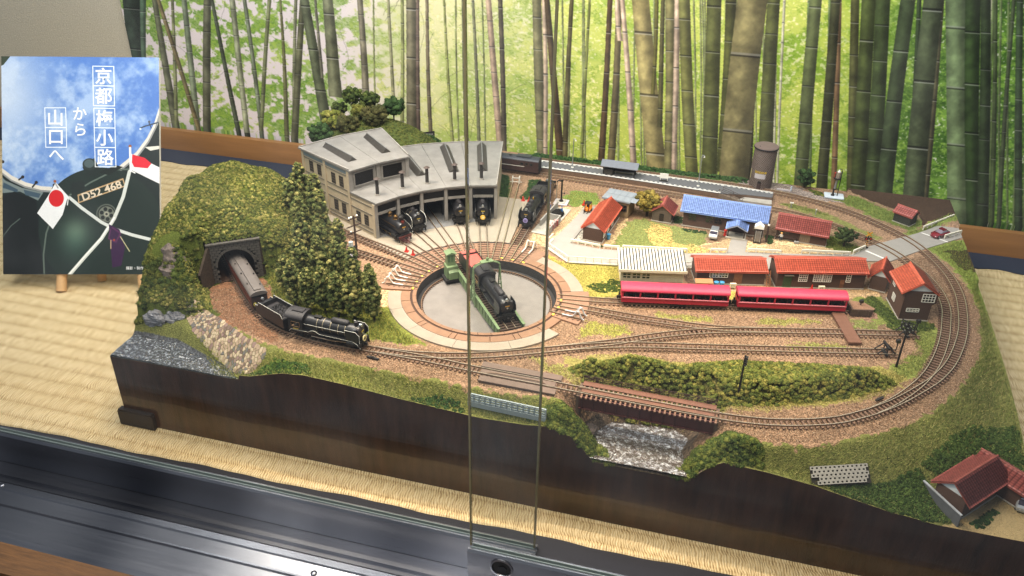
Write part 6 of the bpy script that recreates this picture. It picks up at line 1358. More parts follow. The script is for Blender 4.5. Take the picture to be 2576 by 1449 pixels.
def clumps(name, centers, per, size, pal, parent=None, w=None, seed=1, up=0., core=True, jit=.25, mod=None):
    rng = np.random.default_rng(seed); centers = np.asarray(centers, float); Pn, Nn = clump_points(centers, per, rng, up)
    cb = palette(rng, len(centers), pal, w, jit)*(1 if mod is None else np.clip(mod, .5, 1.5)[:, None]); cc = np.repeat(cb, per, 0)*(rng.uniform(.7, 1.3, (len(Pn), 1))); cc = cc*.7+palette(rng, len(Pn), pal, w)*.3
    V, Fq, Cc = flakes(Pn, Nn, size, cc, rng)
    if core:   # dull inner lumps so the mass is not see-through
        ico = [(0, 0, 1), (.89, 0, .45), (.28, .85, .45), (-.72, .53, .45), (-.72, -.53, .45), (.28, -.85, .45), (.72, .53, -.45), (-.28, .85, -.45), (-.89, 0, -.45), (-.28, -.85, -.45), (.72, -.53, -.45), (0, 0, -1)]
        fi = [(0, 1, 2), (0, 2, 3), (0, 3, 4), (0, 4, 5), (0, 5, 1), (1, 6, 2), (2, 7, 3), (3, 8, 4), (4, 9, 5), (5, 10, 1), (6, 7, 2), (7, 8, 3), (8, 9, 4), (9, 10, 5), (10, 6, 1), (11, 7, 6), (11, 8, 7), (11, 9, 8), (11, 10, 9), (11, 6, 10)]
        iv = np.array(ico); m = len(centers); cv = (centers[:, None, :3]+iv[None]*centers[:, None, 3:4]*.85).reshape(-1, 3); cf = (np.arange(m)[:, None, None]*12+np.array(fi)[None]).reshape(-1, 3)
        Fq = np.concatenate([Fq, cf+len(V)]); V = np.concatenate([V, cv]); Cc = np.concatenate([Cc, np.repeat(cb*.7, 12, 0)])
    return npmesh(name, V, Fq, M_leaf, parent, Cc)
def scatter_in(poly, n, rng):
    P_ = np.array(poly); out = []
    while len(out) < n:
        q = rng.uniform(P_.min(0), P_.max(0), (n*2, 2)); k = inpoly(q[:, 0], q[:, 1], poly); out += list(q[k])
    return np.array(out[:n])
def hedge(name, label, poly, n, r, per, pal, size=.078, lift=.0, seed=1, w=None, cat='shrubs', asstuff=True, zf=None):
    rng = np.random.default_rng(seed); n = int(n*2.3); q = scatter_in(poly, n, rng); z = terrain_h(q[:, 0], q[:, 1]); rr = rng.uniform(r[0], r[1], n)
    d = dist_poly(q[:, 0], q[:, 1], poly); rr = rr*.62; z = z+lift*sstep(0, 1.2, d); cen = np.c_[q, z-rr*.25, rr]
    o = clumps(name, cen, int(per*.62), size*.85, pal, None, w, seed); tag(o, label, cat)
    if asstuff: stuff(o)
    return o
DK = ['#2f3d1e', '#3b4a24', '#4a5a2a', '#5f6b34']; OL = ['#5c6230', '#737436', '#86843f', '#4a5228']; YG = ['#7d8438', '#969545', '#a9a355', '#66702f']; HG = ['#2c4022', '#37502a', '#456033']
# conifers
CON = [(-34.9, 72.9, 6.6, 1.25), (-37.0, 72.3, 6.2, 1.3), (-39.0, 72.5, 6.0, 1.3), (-40.8, 72.9, 6.7, 1.2), (-42.6, 72.7, 5.8, 1.2), (-44.8, 73.4, 6.0, 1.25),
       (-38.2, 75.4, 7.6, 1.3), (-40.4, 75.8, 7.9, 1.35), (-42.7, 76.0, 8.2, 1.35), (-45.3, 76.4, 7.6, 1.35), (-47.2, 75.9, 5.0, 1.2), (-36.2, 75.0, 6.2, 1.1),
       (-44.6, 80.0, 8.0, 1.35), (-46.6, 79.6, 8.9, 1.4), (-43.6, 83.0, 6.8, 1.2), (-48.2, 82.5, 9.2, 1.4), (-46.3, 84.2, 9.6, 1.4), (-50.6, 85.4, 9.2, 1.5), (-48.4, 87.2, 10.2, 1.45), (-51.3, 88.8, 10.6, 1.4), (-42.0, 80.0, 5.2, 1.1)]
CW = ['front row tree nearest the turntable', 'second tree from the right in the front row', 'third from the right in the front row', 'fourth from the right in the front row', 'fifth from the right in the front row', 'leftmost of the front row, nearest the tender',
      'right end of the second row', 'second row, behind the gap of the front trees', 'tall one in the middle of the second row', 'second row towards the tunnel', 'short one close to the tunnel wall', 'small one just left of the white rail stops',
      'between the utility pole and the hill', 'tall one above the second row', 'beside the utility pole', 'tall one against the right flank of the hill', 'beside the left wall of the roundhouse', 'on the upper flank of the hill', 'in front of the roundhouse left wall', 'tallest, at the far upper end by the roundhouse', 'low one by the pole foot']
M_pine = [mat('pine_trunk', '#2e241c', .9, 0, .3, 6)]
for i, ((x, y, h, R), ww_) in enumerate(zip(CON, CW)):
    z = ground_z(x, y) if y < 84 or True else 0; rng = np.random.default_rng(100+i)
    if z > 6.5: h = max(4., h-z*.6)
    elif z > .3: h = max(4.5, h-z)
    t = thing('conifer_tree', 'dark foamy conifer, '+ww_, 'tree', (x, y, z-.05), rng.uniform(0, 6), 'conifers between the tunnel hill and the turntable')
    MB().cyl((0, 0, 0), (0, 0, h*.8), .13, .05, 7).obj('trunk', M_pine[0], t)
    m = int(h*26); zz = rng.uniform(1.0, h-.15, m); prof = np.clip(np.minimum((zz-.5)/.8, np.sqrt((h-zz)/(h*.30))), .2, 1)*R*(.92+.07*np.sin(zz*2.1+i)); a = rng.uniform(0, 2*PI, m); rad = prof*rng.uniform(.45, .72, m)
    cen = np.c_[rad*np.cos(a), rad*np.sin(a), zz, np.maximum(.13, prof*rng.uniform(.17, .30, m))]
    cen = np.r_[cen, np.c_[np.zeros(8), np.zeros(8), np.linspace(1.2, h-.7, 8), np.interp(np.linspace(1.2, h-.7, 8), [0, h*.3, h], [R*.6, R*.6, .2])]]
    o = clumps('crown', cen, 52, .055, ['#46522e', '#5d693b', '#7a804a', '#98955a', '#c0b873'], t, [.22, .28, .26, .15, .09], 200+i, up=1.0)
# background trees on the knoll behind the roundhouse
def round_tree(x, y, z, h, R, pal, label, seed, group=None, trunk=.14, lumps=26, per=110, cat='tree', tcol=None, w=None, lean=0, flat=.75, name='leafy_tree', lr=(.25, .42)):
    rng = np.random.default_rng(seed); t = thing(name, label, cat, (x, y, z-.05), rng.uniform(0, 6), group)
    mb = MB(); mb.tube([(0, 0, 0), (.05, .03, h*.35), (lean, 0, h*.6)], [trunk, trunk*.75, trunk*.45], 7)
    for k in range(5): a = k*1.3+rng.uniform(0, .5); mb.tube([(.03, 0, h*.35), (R*.35*math.cos(a), R*.35*math.sin(a), h*.55), (R*.7*math.cos(a), R*.7*math.sin(a), h*.75)], [trunk*.5, trunk*.35, .03], 5)
    mb.obj('trunk', tcol or M_bark, t); d = rng.normal(size=(lumps, 3)); d /= np.linalg.norm(d, axis=1)[:, None]; rr = rng.uniform(.35, .85, lumps)[:, None]
    c = d*rr*np.array([R, R, R*flat])+[lean, 0, h-R*flat]; cen = np.c_[c, rng.uniform(lr[0], lr[1], lumps)*R]; clumps('crown', cen, per, .07, pal, t, w, seed); return t
kn = 'trees on the knoll behind the roundhouse'
for q in [(-58.4, 120.2, 5.2, 1.9, DK, 'tallest dark green tree on the knoll, its round crown above the others', 301), (-61.0, 120.6, 3.4, 1.5, DK, 'dark tree with a ragged top at the left of the knoll crest', 302), (-55.8, 121.0, 4.3, 1.8, DK, 'dark tree just right of the tallest one on the knoll', 303),
          (-52.0, 121.6, 4.0, 2.2, HG, 'bushy dark tree at the right end of the knoll', 304), (-60.0, 116.4, 3.0, 2.2, YG, 'bright yellow-green tree in the middle of the knoll', 305), (-60.9, 113.4, 3.2, 2.2, HG, 'blue-green tree at the lower left of the knoll beside the roundhouse roof', 306),
          (-57.2, 115.2, 2.6, 2.1, ['#4f4f2c', '#66623a', '#45492a'], 'brownish olive bush tree in front of the yellow-green one', 307), (-53.6, 117.6, 3.0, 2.3, ['#4f4f2c', '#66623a', '#45492a'], 'brownish olive bush tree above the roundhouse ridge', 308), (-56.4, 118.6, 2.8, 1.6, OL, 'olive tree between the dark ones on the knoll', 309)]:
    x, y, h, R, pal, lb, sd = q; round_tree(x, y, ground_z(x, y), h, R, pal, lb, sd, kn, lumps=120, per=60, lr=(.15, .27))
rw = thing('retaining_wall', 'grey rubble retaining wall on the knoll behind the roundhouse roof', 'wall', (-48.6, 121.5, 0), math.radians(38))
rng = np.random.default_rng(2)
sme = [MB().box(-.2, .2, -.12, .12, -.13, .13).mesh('stone', mat('grey_rubble', '#6d6a66', .9, 0, .3, 3, .4, 8)) for _ in range(1)]
for k in range(3):
    for i in range(14): inst('stone', sme[0], rw, (-3.1+i*.46+(k % 2)*.2, rng.uniform(-.03, .03), 2.2+k*.29-abs(i-5)*.06), rng.uniform(-.1, .1))
MB().box(-3.3, 3.4, .02, .1, -.2, 2.8).obj('backing', mat('dark_mortar', '#201f1d'), rw)
# other trees
round_tree(-9.4, 108.6, 0, 3.7, 2.3, ['#7b6a2c', '#8f7d38', '#6a6230', '#a08f48'], 'wide tree with yellowish brown autumn foliage left of the small plank hut', 320, lumps=170, per=42, lr=(.09, .2), flat=.62, trunk=.2, name='autumn_tree')
round_tree(16.6, 107.0, 0, 2.6, 1.7, ['#2f3d22', '#3c4b2a', '#4c5a34'], 'sparse dark tree with twisted branches beside the level crossing', 321, lumps=90, per=26, lr=(.12, .22), flat=.5, trunk=.13, name='twisted_tree')
round_tree(11.9, 125.0, 0.1, 3.0, 1.6, HG, 'dark green tree right of the round brick tower at the rear edge', 322, lumps=110, per=60, lr=(.14, .26), flat=.85)
# hill cover
def cover(name, label, mask, n, r, per, pal, seed,  size=.085, box=None, cat='shrubs', w=None, sink=.35, core=True):
    rng = np.random.default_rng(seed); x0, x1, y0, y1 = box; q = np.c_[rng.uniform(x0, x1, n), rng.uniform(y0, y1, n)]; q = q[mask(q[:, 0], q[:, 1])]; z = terrain_h(q[:, 0], q[:, 1]); rr = rng.uniform(r[0], r[1], len(q))
    o = clumps(name, np.c_[q, z-rr*sink, rr], per, size, pal, None, w, seed, core=core, mod=1+.28*np.sin(q[:, 0]*.75+1.4*np.sin(q[:, 1]*.5))*np.cos(q[:, 1]*.6+.8*np.sin(q[:, 0]*.9))); tag(o, label, cat); return stuff(o)
hq = lambda X, Y: np.sqrt(((X+60.2)/13.4)**2+((Y-83.4)/15.2)**2)
su = lambda X, Y: (((X-PA[0])*PN[0]+(Y-PA[1])*PN[1]), ((X-PA[0])*PT[0]+(Y-PA[1])*PT[1]))
def hillmask(X, Y): s, u = su(X, Y); return (hq(X, Y) < 1.02) & ~((s > -.35) & (np.abs(u) < 3.6)) & ~(((X+59.4)/1.9)**2+((Y-72.0)/2.3)**2 < 1) & ~((u > -3.4) & (u < 3.4) & (s > -.2))
cover('hill_foliage', 'olive and yellow-green clumped foliage covering the tunnel hill', hillmask, 15000, (.12, .34), 30, ['#59622f', '#727638', '#8c8848', '#434f28', '#a59c5c'], 401, size=.058, w=[.26, .27, .2, .19, .08], box=(-61.9, -46.8, 68.5, 99), cat='hill shrubs')
_rg = np.random.default_rng(77); _n = 620; _u = np.where(_rg.random(_n) < .5, _rg.uniform(3.05, 5.6, _n), _rg.uniform(-5.6, -3.5, _n)); _s = _rg.uniform(-1.6, .9, _n)+np.where(_u < 0, np.maximum(0, -_u-3.4)*.5, 0); _x = PA[0]+PT[0]*_u+PN[0]*_s; _y = PA[1]+PT[1]*_u+PN[1]*_s; _h = terrain_h(_x, _y); _z = _h*_rg.uniform(.15, 1.0, _n); _r = _rg.uniform(.18, .40, _n)
_k = (_x > -61.6)
stuff(tag(clumps('portal_foliage', np.c_[_x, _y, _z, _r][_k], 46, .06, ['#4d5a2b', '#646c34', '#808043', '#3c4a24'], None, None, 78), 'rough green brush hanging beside both flanks of the tunnel mouth', 'shrubs'))
def slopemask(X, Y): return (Y < 71.5) & (X < -56.5) & (Y > 67.5) & ~((np.abs(X+58.6) < 2.2) & (np.abs(Y-68.3) < 1.2))
cover('slope_foliage', 'dark green brush on the slope left of the ballast, between the rock outcrops', slopemask, 260, (.3, .6), 60, ['#3b4a24', '#4e5a2b', '#64692f'], 402, box=(-61.9, -55.5, 67.2, 72), cat='slope shrubs')
hedge('tunnel_foot_shrubs', 'tangled green shrubs at the left foot of the tunnel mouth', [(-59.8, 72.6), (-57.2, 74.4), (-56.0, 73.2), (-56.4, 71.2), (-58.6, 70.6)], 60, (.3, .55), 70, DK+OL, seed=403)
hedge('flank_shrubs', 'green and yellowish brush right of the tunnel mouth below the conifers', [(-50.8, 78.9), (-47.6, 76.4), (-46.4, 74.6), (-49.2, 76.2), (-51.0, 77.9)], 50, (.25, .5), 70, YG+OL, seed=404)
hedge('knoll_foliage', 'moss green ground cover over the knoll behind the roundhouse', [(-62, 111), (-55, 110.6), (-47, 114), (-42.6, 119), (-43, 125), (-62, 125.5)], 900, (.25, .5), 40, ['#5a632f', '#6d7038', '#47522a'], seed=405)
hedge('rear_hedge', 'long dark green ivy hedge along the rear edge behind the platform', [(-30, 124.3), (-20, 124.2), (-10, 124.4), (0, 124.3), (3.6, 124.1), (3.8, 125.5), (-30, 125.6)], 420, (.3, .5), 60, ['#2f4a26', '#3d5a2e', '#4c6a38'], seed=406, lift=.9)
hedge('knoll_ivy', 'dark ivy behind the right part of the roundhouse roof', [(-47, 121.5), (-38, 123), (-38, 125.5), (-47, 125.5)], 90, (.3, .55), 60, HG, seed=407, lift=.6)
hedge('ivy_strip', 'narrow ivy strip along the right wall of the roundhouse', [(-32.5, 116.3), (-31.3, 115.9), (-29.4, 108.3), (-30.5, 108.0)], 90, (.2, .34), 60, HG, seed=408, lift=.2)
hedge('ivy_patch', 'ivy patch behind the engine by the coal bunker', [(-28.1, 115.4), (-26.5, 116.2), (-25.0, 113.), (-26.0, 108.9), (-27.8, 108.5), (-27.4, 112)], 110, (.2, .38), 60, HG, seed=409, lift=.3)
hedge('bank_shrubs', 'long bank of thick olive shrubs between the yard sidings and the girder bridge', [(-12.5, 70.4), (-6.5, 73.2), (-.8, 73.5), (4, 75.4), (12, 77.2), (19.3, 78.2), (20.2, 77.2), (17.5, 75.2), (14, 72.9), (8, 70.2), (4, 68.9), (-1, 69.4), (-6, 68.9), (-10, 68.6)], 1150, (.32, .62), 62, ['#626c30', '#7c7e3a', '#4c5828', '#979048', '#6d7634'], seed=410, lift=.95)
hedge('bridge_shrubs', 'thick green shrubs on the left bank of the stream at the bridge end', [(-14.8, 63.4), (-11.6, 65.4), (-9.4, 65.8), (-6.9, 64.8), (-5.9, 62.75), (-12.6, 62.75)], 260, (.4, .75), 80, ['#4a5a2a', '#5e6b30', '#747a38', '#39481f'], seed=411, lift=.75)
hedge('bridge_shrubs', 'rounded green shrubs on the right bank of the stream by the bridge', [(-.5, 62.8), (-.8, 63.9), (1.8, 65.4), (6.6, 64.6), (7.8, 63.2), (5.2, 62.75)], 200, (.4, .72), 80, ['#4a5a2a', '#5e6b30', '#747a38', '#3f5026'], seed=412, lift=.6)
hedge('edge_shrubs', 'blue-green shrubs at the front edge below the rubble bank', [(-44.8, 63.0), (-42.5, 64.4), (-38.6, 64.0), (-37.6, 63.0), (-41, 62.75)], 90, (.28, .5), 70, ['#34502c', '#44602f', '#5d7434'], seed=413, lift=.15)
hedge('edge_shrubs', 'small dark shrubs on the front slope left of the grey fence', [(-27.4, 62.9), (-24, 63.8), (-21.4, 63.6), (-21, 62.85), (-25, 62.75)], 50, (.22, .4), 70, ['#34502c', '#44602f'], seed=414)
hedge('corner_shrubs', 'dark green shrubs on the slope left of the farmhouse, lower right', [(13, 63.2), (15.5, 64.2), (19, 65.6), (21.5, 67.6), (22.6, 66.4), (24.3, 63.4), (22.5, 62.8), (18, 62.8), (14, 62.8)], 420, (.28, .55), 66, ['#33481f', '#425628', '#566a33'], seed=415, lift=.1)
hedge('corner_shrubs', 'dark green shrubs on the slope behind the farmhouse', [(21.8, 68.0), (24.5, 71.5), (27.5, 75), (31.8, 77), (32, 72), (29.5, 71.4), (27.2, 70.6), (24.0, 67.4)], 420, (.28, .5), 60, ['#33481f', '#425628', '#566a33'], seed=416, lift=.1)
hedge('yard_shrubs', 'low bushes along the right wall foot of the farmhouse', [(25.5, 63.2), (28.2, 66.2), (28.6, 65.8), (26.8, 63.2)], 34, (.2, .36), 70, HG, seed=417)
hedge('signal_house_shrubs', 'green brush round the foot of the tall signal house', [(17.6, 93.6), (19.3, 94.8), (21.3, 91.0), (21.8, 90.0), (25.3, 90.4), (25.2, 89.2), (23.2, 87.9), (20.4, 87.6), (20.2, 89.6)], 210, (.22, .42), 62, ['#4a5a2a', '#5e6b30', '#3b4a22'], seed=418, lift=.1)
hedge('shed_shrubs', 'low bushes under the windows of the white corrugated shed', [(-13.8, 87.2), (-11.2, 89.8), (-10.2, 89.4), (-1.6, 91.2), (-1.9, 89.8), (-9, 87.6), (-12, 86.2)], 150, (.22, .42), 62, ['#4a5a2a', '#5e6b30', '#39481f'], seed=419, lift=.05)
hedge('house_foot_shrubs', 'dark low plants at the wall foot of the station left of the van', [(-4.6, 106.2), (-1.1, 106.2), (-1.0, 105.4), (-3.4, 105.3)], 34, (.16, .28), 60, HG, seed=420)
hedge('house_foot_shrubs', 'dark low plants in front of the red-roofed house gable', [(-17.2, 98.5), (-14.2, 98.2), (-13.4, 97.5), (-16.9, 97.9)], 34, (.16, .28), 60, HG, seed=421)
hedge('corner_plants', 'dark bush between station and annex beside the brown pole', [(6.6, 107.4), (7.7, 107.2), (7.5, 104.9), (6.9, 104.7)], 30, (.18, .34), 60, HG, seed=422, lift=.2)
hedge('corner_plants', 'dark bush between plank hut and station', [(-5.7, 109.6), (-4.6, 109.6), (-4.5, 107.6), (-5.5, 107.4)], 26, (.18, .32), 60, HG, seed=423, lift=.2)
hedge('tower_bush', 'small shrubs on the rear bank left of the signal pad', [(12.6, 124.6), (14.4, 124.), (15, 122.6), (13.4, 122.8)], 40, (.2, .34), 60, HG+OL, seed=424)

# ---- grass fibres
def grass(name, label, polys, dens, h, pal, seed, w=None, mask=None):
    rng = np.random.default_rng(seed); qs = []
    for P_ in polys:
        A = .5*abs(sum(P_[i][0]*P_[(i+1) % len(P_)][1]-P_[(i+1) % len(P_)][0]*P_[i][1] for i in range(len(P_)))); qs.append(scatter_in(P_, int(A*dens), rng))
    q = np.concatenate(qs)
    if mask is not None: q = q[mask(q[:, 0], q[:, 1])]
    n = len(q); z = terrain_h(q[:, 0], q[:, 1]); a = rng.uniform(0, 2*PI, n); hh = rng.uniform(h*.5, h*1.3, n); lean = rng.uniform(.2, 1.1, n)*hh; b = rng.uniform(0, 2*PI, n)
    wv = np.stack([np.cos(a), np.sin(a), 0*a], -1)*.028; P0 = np.c_[q, z-.03]; tip = P0+np.stack([np.cos(b)*lean, np.sin(b)*lean, hh], -1)
    V = np.stack([P0-wv, P0+wv, tip], 1).reshape(-1, 3); cc = palette(rng, n, pal, w); pn = np.sin(q[:, 0]*.9+1.3*np.sin(q[:, 1]*.7))*.12+.95; cc = cc*pn[:, None]
    o = npmesh(name, V, np.arange(3*n).reshape(-1, 3), M_leaf, None, np.repeat(cc, 3, 0)); tag(o, label, 'grass'); return stuff(o)
GP = ['#7d8a3c', '#959a48', '#aeab5c', '#677736', '#c4ba76']
fslope = [(-49, 62.7), (-53.8, 67.2), (-56.2, 71.2), (-54.5, 70.8), (-51.2, 67.6), (-46.5, 64.0), (-42.6, 65.0), (-37.6, 64.6), (-31.9, 64.6), (-25.9, 64.5), (-20.2, 64.5), (-16.4, 64.7), (-12.5, 65.0), (-12, 62.7)]
BANKP = [(-55.1, 70.1), (-52.6, 69.0), (-50.1, 67.8), (-47.0, 66.2), (-43.7, 65.0), (-45.3, 63.2), (-47.4, 63.8), (-50.4, 65.3), (-54.3, 67.4), (-56.3, 69.3)]
grass('slope_grass', 'bright green grass fibres on the sloping front edge left of the bridge', [fslope], 130, .34, GP, 501, mask=lambda X, Y: ~inpoly(X, Y, BANKP))
grass('slope_grass_right', 'green and straw coloured grass over the slope inside the lower right corner', [[(3.5, 64.3), (8.2, 64.1), (12.3, 65.4), (17.8, 68.8), (23.0, 73.2), (26.7, 79.2), (29.5, 85.8), (30.7, 93.4), (30.9, 99.8), (32, 99.8), (32.1, 72), (24, 67.5), (22, 66.6), (24.5, 63), (19, 62.7), (4.8, 62.7)]], 95, .32, ['#66753a', '#7d8648', '#969256', '#57672f', '#aaa268'], 502)
grass('grove_grass', 'long green and yellow grass under the conifers beside the turntable ring', [[(-36.1, 76.5), (-35.4, 75.8), (-32.6, 72.6), (-29.0, 70.2), (-30, 69.6), (-35, 69.6), (-42, 70.2), (-47, 72.5), (-50, 77.2), (-50, 84), (-46, 86), (-43, 83), (-38, 79)]], 90, .42, ['#586a2a', '#71802f', '#8f8f3c', '#a99d4a', '#47571f'], 503)
grass('yard_grass', 'short straw green grass patches around the yard and houses', [[(-21.4, 94.0), (-17.6, 92.0), (-11.0, 93.2), (-10.2, 89.6), (-13.8, 87.4), (-11, 86), (-2., 88.0), (8, 90.), (8, 89.2), (-9.5, 85.6), (-13.9, 84.6), (-14.8, 87.8), (-17.5, 90.8)], [(-21.4, 111.0), (-20.9, 113.4), (-17.8, 114.), (-16.5, 111.7), (-17.7, 109.1), (-19.8, 108.3)],
      [(-12, 79.6), (-8.3, 80.2), (-7.2, 79.2), (-9.1, 78.0), (-12.6, 76.6)], [(-5, 83.8), (1, 84.6), (1, 83.9), (-5, 83.2)], [(6.4, 85.8), (12.7, 87.4), (13, 86.9), (6.6, 84.8)], [(-16.5, 71.0), (-11, 69.8), (-10.5, 68.4), (-14, 69.2)], [(16, 82.6), (9.5, 80.9), (9.6, 81.6), (15.4, 83.2)]], 95, .16, ['#7a7a38', '#959044', '#aea258', '#68702f', '#c0b06a'], 504)
grass('leaf_litter', 'green turf and fallen yellow leaves in front of the station', [[(-12.3, 98.3), (-11.9, 105.6), (-9.1, 107.2), (-4.6, 106.0), (-1.2, 105.2), (-.6, 102.), (-2.2, 99.8), (-8.1, 98.6)]], 110, .09, ['#6d7a40', '#7f8a4a', '#59683a', '#c9a04a', '#b98f3c'], 505, w=[.3, .26, .2, .14, .10])
grass('curve_grass', 'grass between the buffer stops, the signal house and the curved tracks', [[(19, 76.5), (22.6, 80.2), (24.3, 84.2), (25.2, 88.2), (24.4, 89.2), (22.6, 87.6), (22.8, 84.6), (20.2, 80.6)], [(17.9, 123.2), (20.1, 122.2), (24.5, 118.4), (27.3, 117.), (25.5, 114.4), (21.8, 117.2), (18.9, 119.8), (15.8, 122.6)], [(24.9, 113.6), (27.3, 115.6), (31.7, 121.0), (31.9, 119.9), (27.2, 114.7), (25.5, 113.2)],
      [(27.8, 109.5), (31.9, 113.2), (32.1, 96), (31.2, 96), (30.9, 100), (29.9, 105)], [(8.5, 118.1), (10.4, 118.5), (15.2, 116.6), (15., 115.9), (10.1, 117.2)], [(14.7, 109.7), (17.4, 108.2), (19.0, 107.0), (17.4, 105.6), (14.5, 105.9)]], 95, .22, ['#64743a', '#7c8644', '#8f8c4c', '#536330'], 506)
grass('bank_grass', 'straw coloured grass round the foot of the shrub bank', [[(-12.5, 70.6), (-6.5, 74.6), (0, 74.9), (9, 76.9), (19, 79.7), (21.2, 78.5), (18, 74.7), (13, 71.8), (5, 68.6), (0, 69.0), (4, 70), (14, 73.2), (19, 77.6), (8, 75.6), (-1, 73.6)]], 90, .22, ['#8b8544', '#a59a52', '#bfae68', '#73763a'], 507)
# loose ballast chips
def chips(name, label, polys, n, size, pal, seed, cat='ballast'):
    rng = np.random.default_rng(seed); q = np.concatenate([scatter_in(P_, m, rng) for P_, m in zip(polys, n)]); N_ = len(q); z = terrain_h(q[:, 0], q[:, 1])
    p = rng.normal(size=(N_, 4, 3)); p /= np.linalg.norm(p, axis=2)[..., None]; V = (p*size*rng.uniform(.6, 1.3, (N_, 1, 1))+np.c_[q, z+.01][:, None, :]).reshape(-1, 3)
    Fq = (np.arange(N_)[:, None, None]*4+np.array([(0, 1, 2), (0, 2, 3), (0, 3, 1), (1, 3, 2)])[None]).reshape(-1, 3); o = npmesh(name, V, Fq, M_leaf, None, np.repeat(palette(rng, N_, pal), 4, 0)); tag(o, label, cat); return stuff(o)
BALL = ['#8a6e58', '#a58a70', '#6b5240', '#bda68c', '#594536']
chips('ballast', 'loose brown ballast stones between and beside the tracks', [[(-56, 73.5), (-53, 69.8), (-48, 67.2), (-42.6, 65.4), (-31.9, 64.8), (-10.5, 65.3), (-10.5, 69.5), (-16, 72), (-22, 70), (-31, 69.2), (-42, 70), (-50, 77)], [(-14, 80), (-16, 76), (-13, 72.5), (0, 75.3), (18, 80), (22.5, 84), (21, 88.5), (15, 88.6), (0, 84.8), (-14, 83)],
      [(3.5, 64.9), (8, 64.4), (12.3, 65.8), (17.8, 69.2), (23, 73.6), (26.7, 79.6), (29.5, 86), (30.7, 94), (30.6, 100), (27, 108), (24, 105), (26, 98), (25.8, 88), (22, 79), (14, 72), (3, 68.6)]], [42000, 36000, 52000], .06, BALL, 601)
chips('gravel', 'pale gravel in front of the station and beside the coal bunker', [[(-1.9, 101.6), (.9, 103.4), (1.9, 105.2), (2.1, 101.2)], [(4.4, 101.8), (7.4, 104.8), (14.2, 105.8), (16.6, 105), (9, 102.3)], [(-20.6, 98.2), (-19.4, 103), (-18.7, 108.6), (-20.0, 108.2), (-20, 104), (-20.8, 99.)], [(-1.9, 91.0), (6.8, 93.0), (18.4, 96.0), (20, 95), (17, 94), (8, 92), (-1.8, 90.2)]], [3000, 5000, 4000, 6000], .06, ['#cbb48e', '#b99c78', '#ddc9a4', '#a58a6c'], 602, 'gravel')

# ================================================================== SMALL THINGS ON THE LAYOUT
def beam(name, label, cat, parts): pass
# ---- round brick water tower
tw = thing('water_tower', 'round brown brick tank tower with a yellow lettered band and white panel at the rear', 'tower', (5.55, 123.9, 0), 0)
M_brk = mat('brown_grey_brick', '#62544c', .85, 0, .3, 5, .3, 14)
tw.scale = (1.04, 1.04, 1.07); MB().cyl((0, 0, 0), (0, 0, 5.7), 1.52, 1.55, 40).obj('wall', mat('pale_mortar', '#a59c94', .9, 0, .1, 4), tw, True)
bk = MB().box(-.10, .10, -.03, .035, -.06, .06).mesh('brick', M_brk); mb = MB(); nrow = 36
for r in range(nrow):
    z = .1+r*.155
    for k in range(36):
        a = 2*PI*(k+(r % 2)*.5)/36; rr_ = 1.545+random.uniform(0, .025); mb.bx((rr_*math.cos(a), rr_*math.sin(a), z), (.05, .205, .11), a)
stuff(mb.obj('bricks', M_brk, tw))
MB().lathe((0, 0, 0), [(1.5, 5.6), (1.68, 5.62), (1.68, 5.82), (1.6, 5.86), (1.6, 5.9), (0, 5.92)], 40).obj('tank_lid', mat('brown_grey_lid', '#6a5a54', .7, 0, .12, 1.5), tw, True)
MB().lathe((0, 0, 0), [(1.69, 5.60), (1.72, 5.62), (1.72, 5.78), (1.69, 5.8)], 40).obj('dark_band', M_blackm, tw, True)
MB().cyl((-.9, -.6, 5.9), (-.9, -.6, 5.95), .09, n=10).obj('hatch', M_blackm, tw)
M_panel = mat('pale_lilac_panel', '#b9b3b6', .6, 0, .04, 1); M_yel = mat('ochre_yellow_letters', '#c5a62c', .6, 0, .06, 3)
def curved(name, a0, a1, z0, z1, r, m, n=8):
    vs = []; 
    for i in range(n+1):
        a = math.radians(a0+(a1-a0)*i/n); vs += [(r*math.cos(a), r*math.sin(a), z0), (r*math.cos(a), r*math.sin(a), z1)]
    return MB().add(vs, [(2*i, 2*i+2, 2*i+3, 2*i+1) for i in range(n)]).obj(name, m, tw)
curved('white_panel', -128, -72, 1.55, 2.25, 1.60, M_panel); curved('door', -108, -88, .02, 1.05, 1.60, mat('dark_brown_door', '#3c2a28', .6, 0, .15, 3)); curved('door_window', -105, -91, .85, 1.2, 1.61, M_blackm)
curved('yellow_strip', -165, -159, 1.2, 2.6, 1.60, mat('pale_yellow_strip', '#c5bd7c', .6, 0, .05))
for k in range(5):
    a = -124+k*12.4; curved('letter_block', a-5, a+5, 2.32, 2.62, 1.605, M_yel, 3)
    if k < 4: curved('letter_mark', a-2.4, a+2.2, 2.40, 2.54, 1.612, M_brk, 2)
# low pale L-shaped kerb and rubble right of it
MB().box(0, 2.0, 0, .16, 0, .16).obj; kb = thing('pale_kerb', 'low pale blue-grey L-shaped kerb by the rubble right of the round tower', 'kerb', (8.0, 123.0, 0), math.radians(-3))
MB().box(0, 2.1, 0, .18, 0, .18).obj('bar', M_panel, kb); MB().box(1.93, 2.1, 0, .2, 0, .75).obj('upright', mat('pale_blue_post', '#b5c6d6', .5), kb)
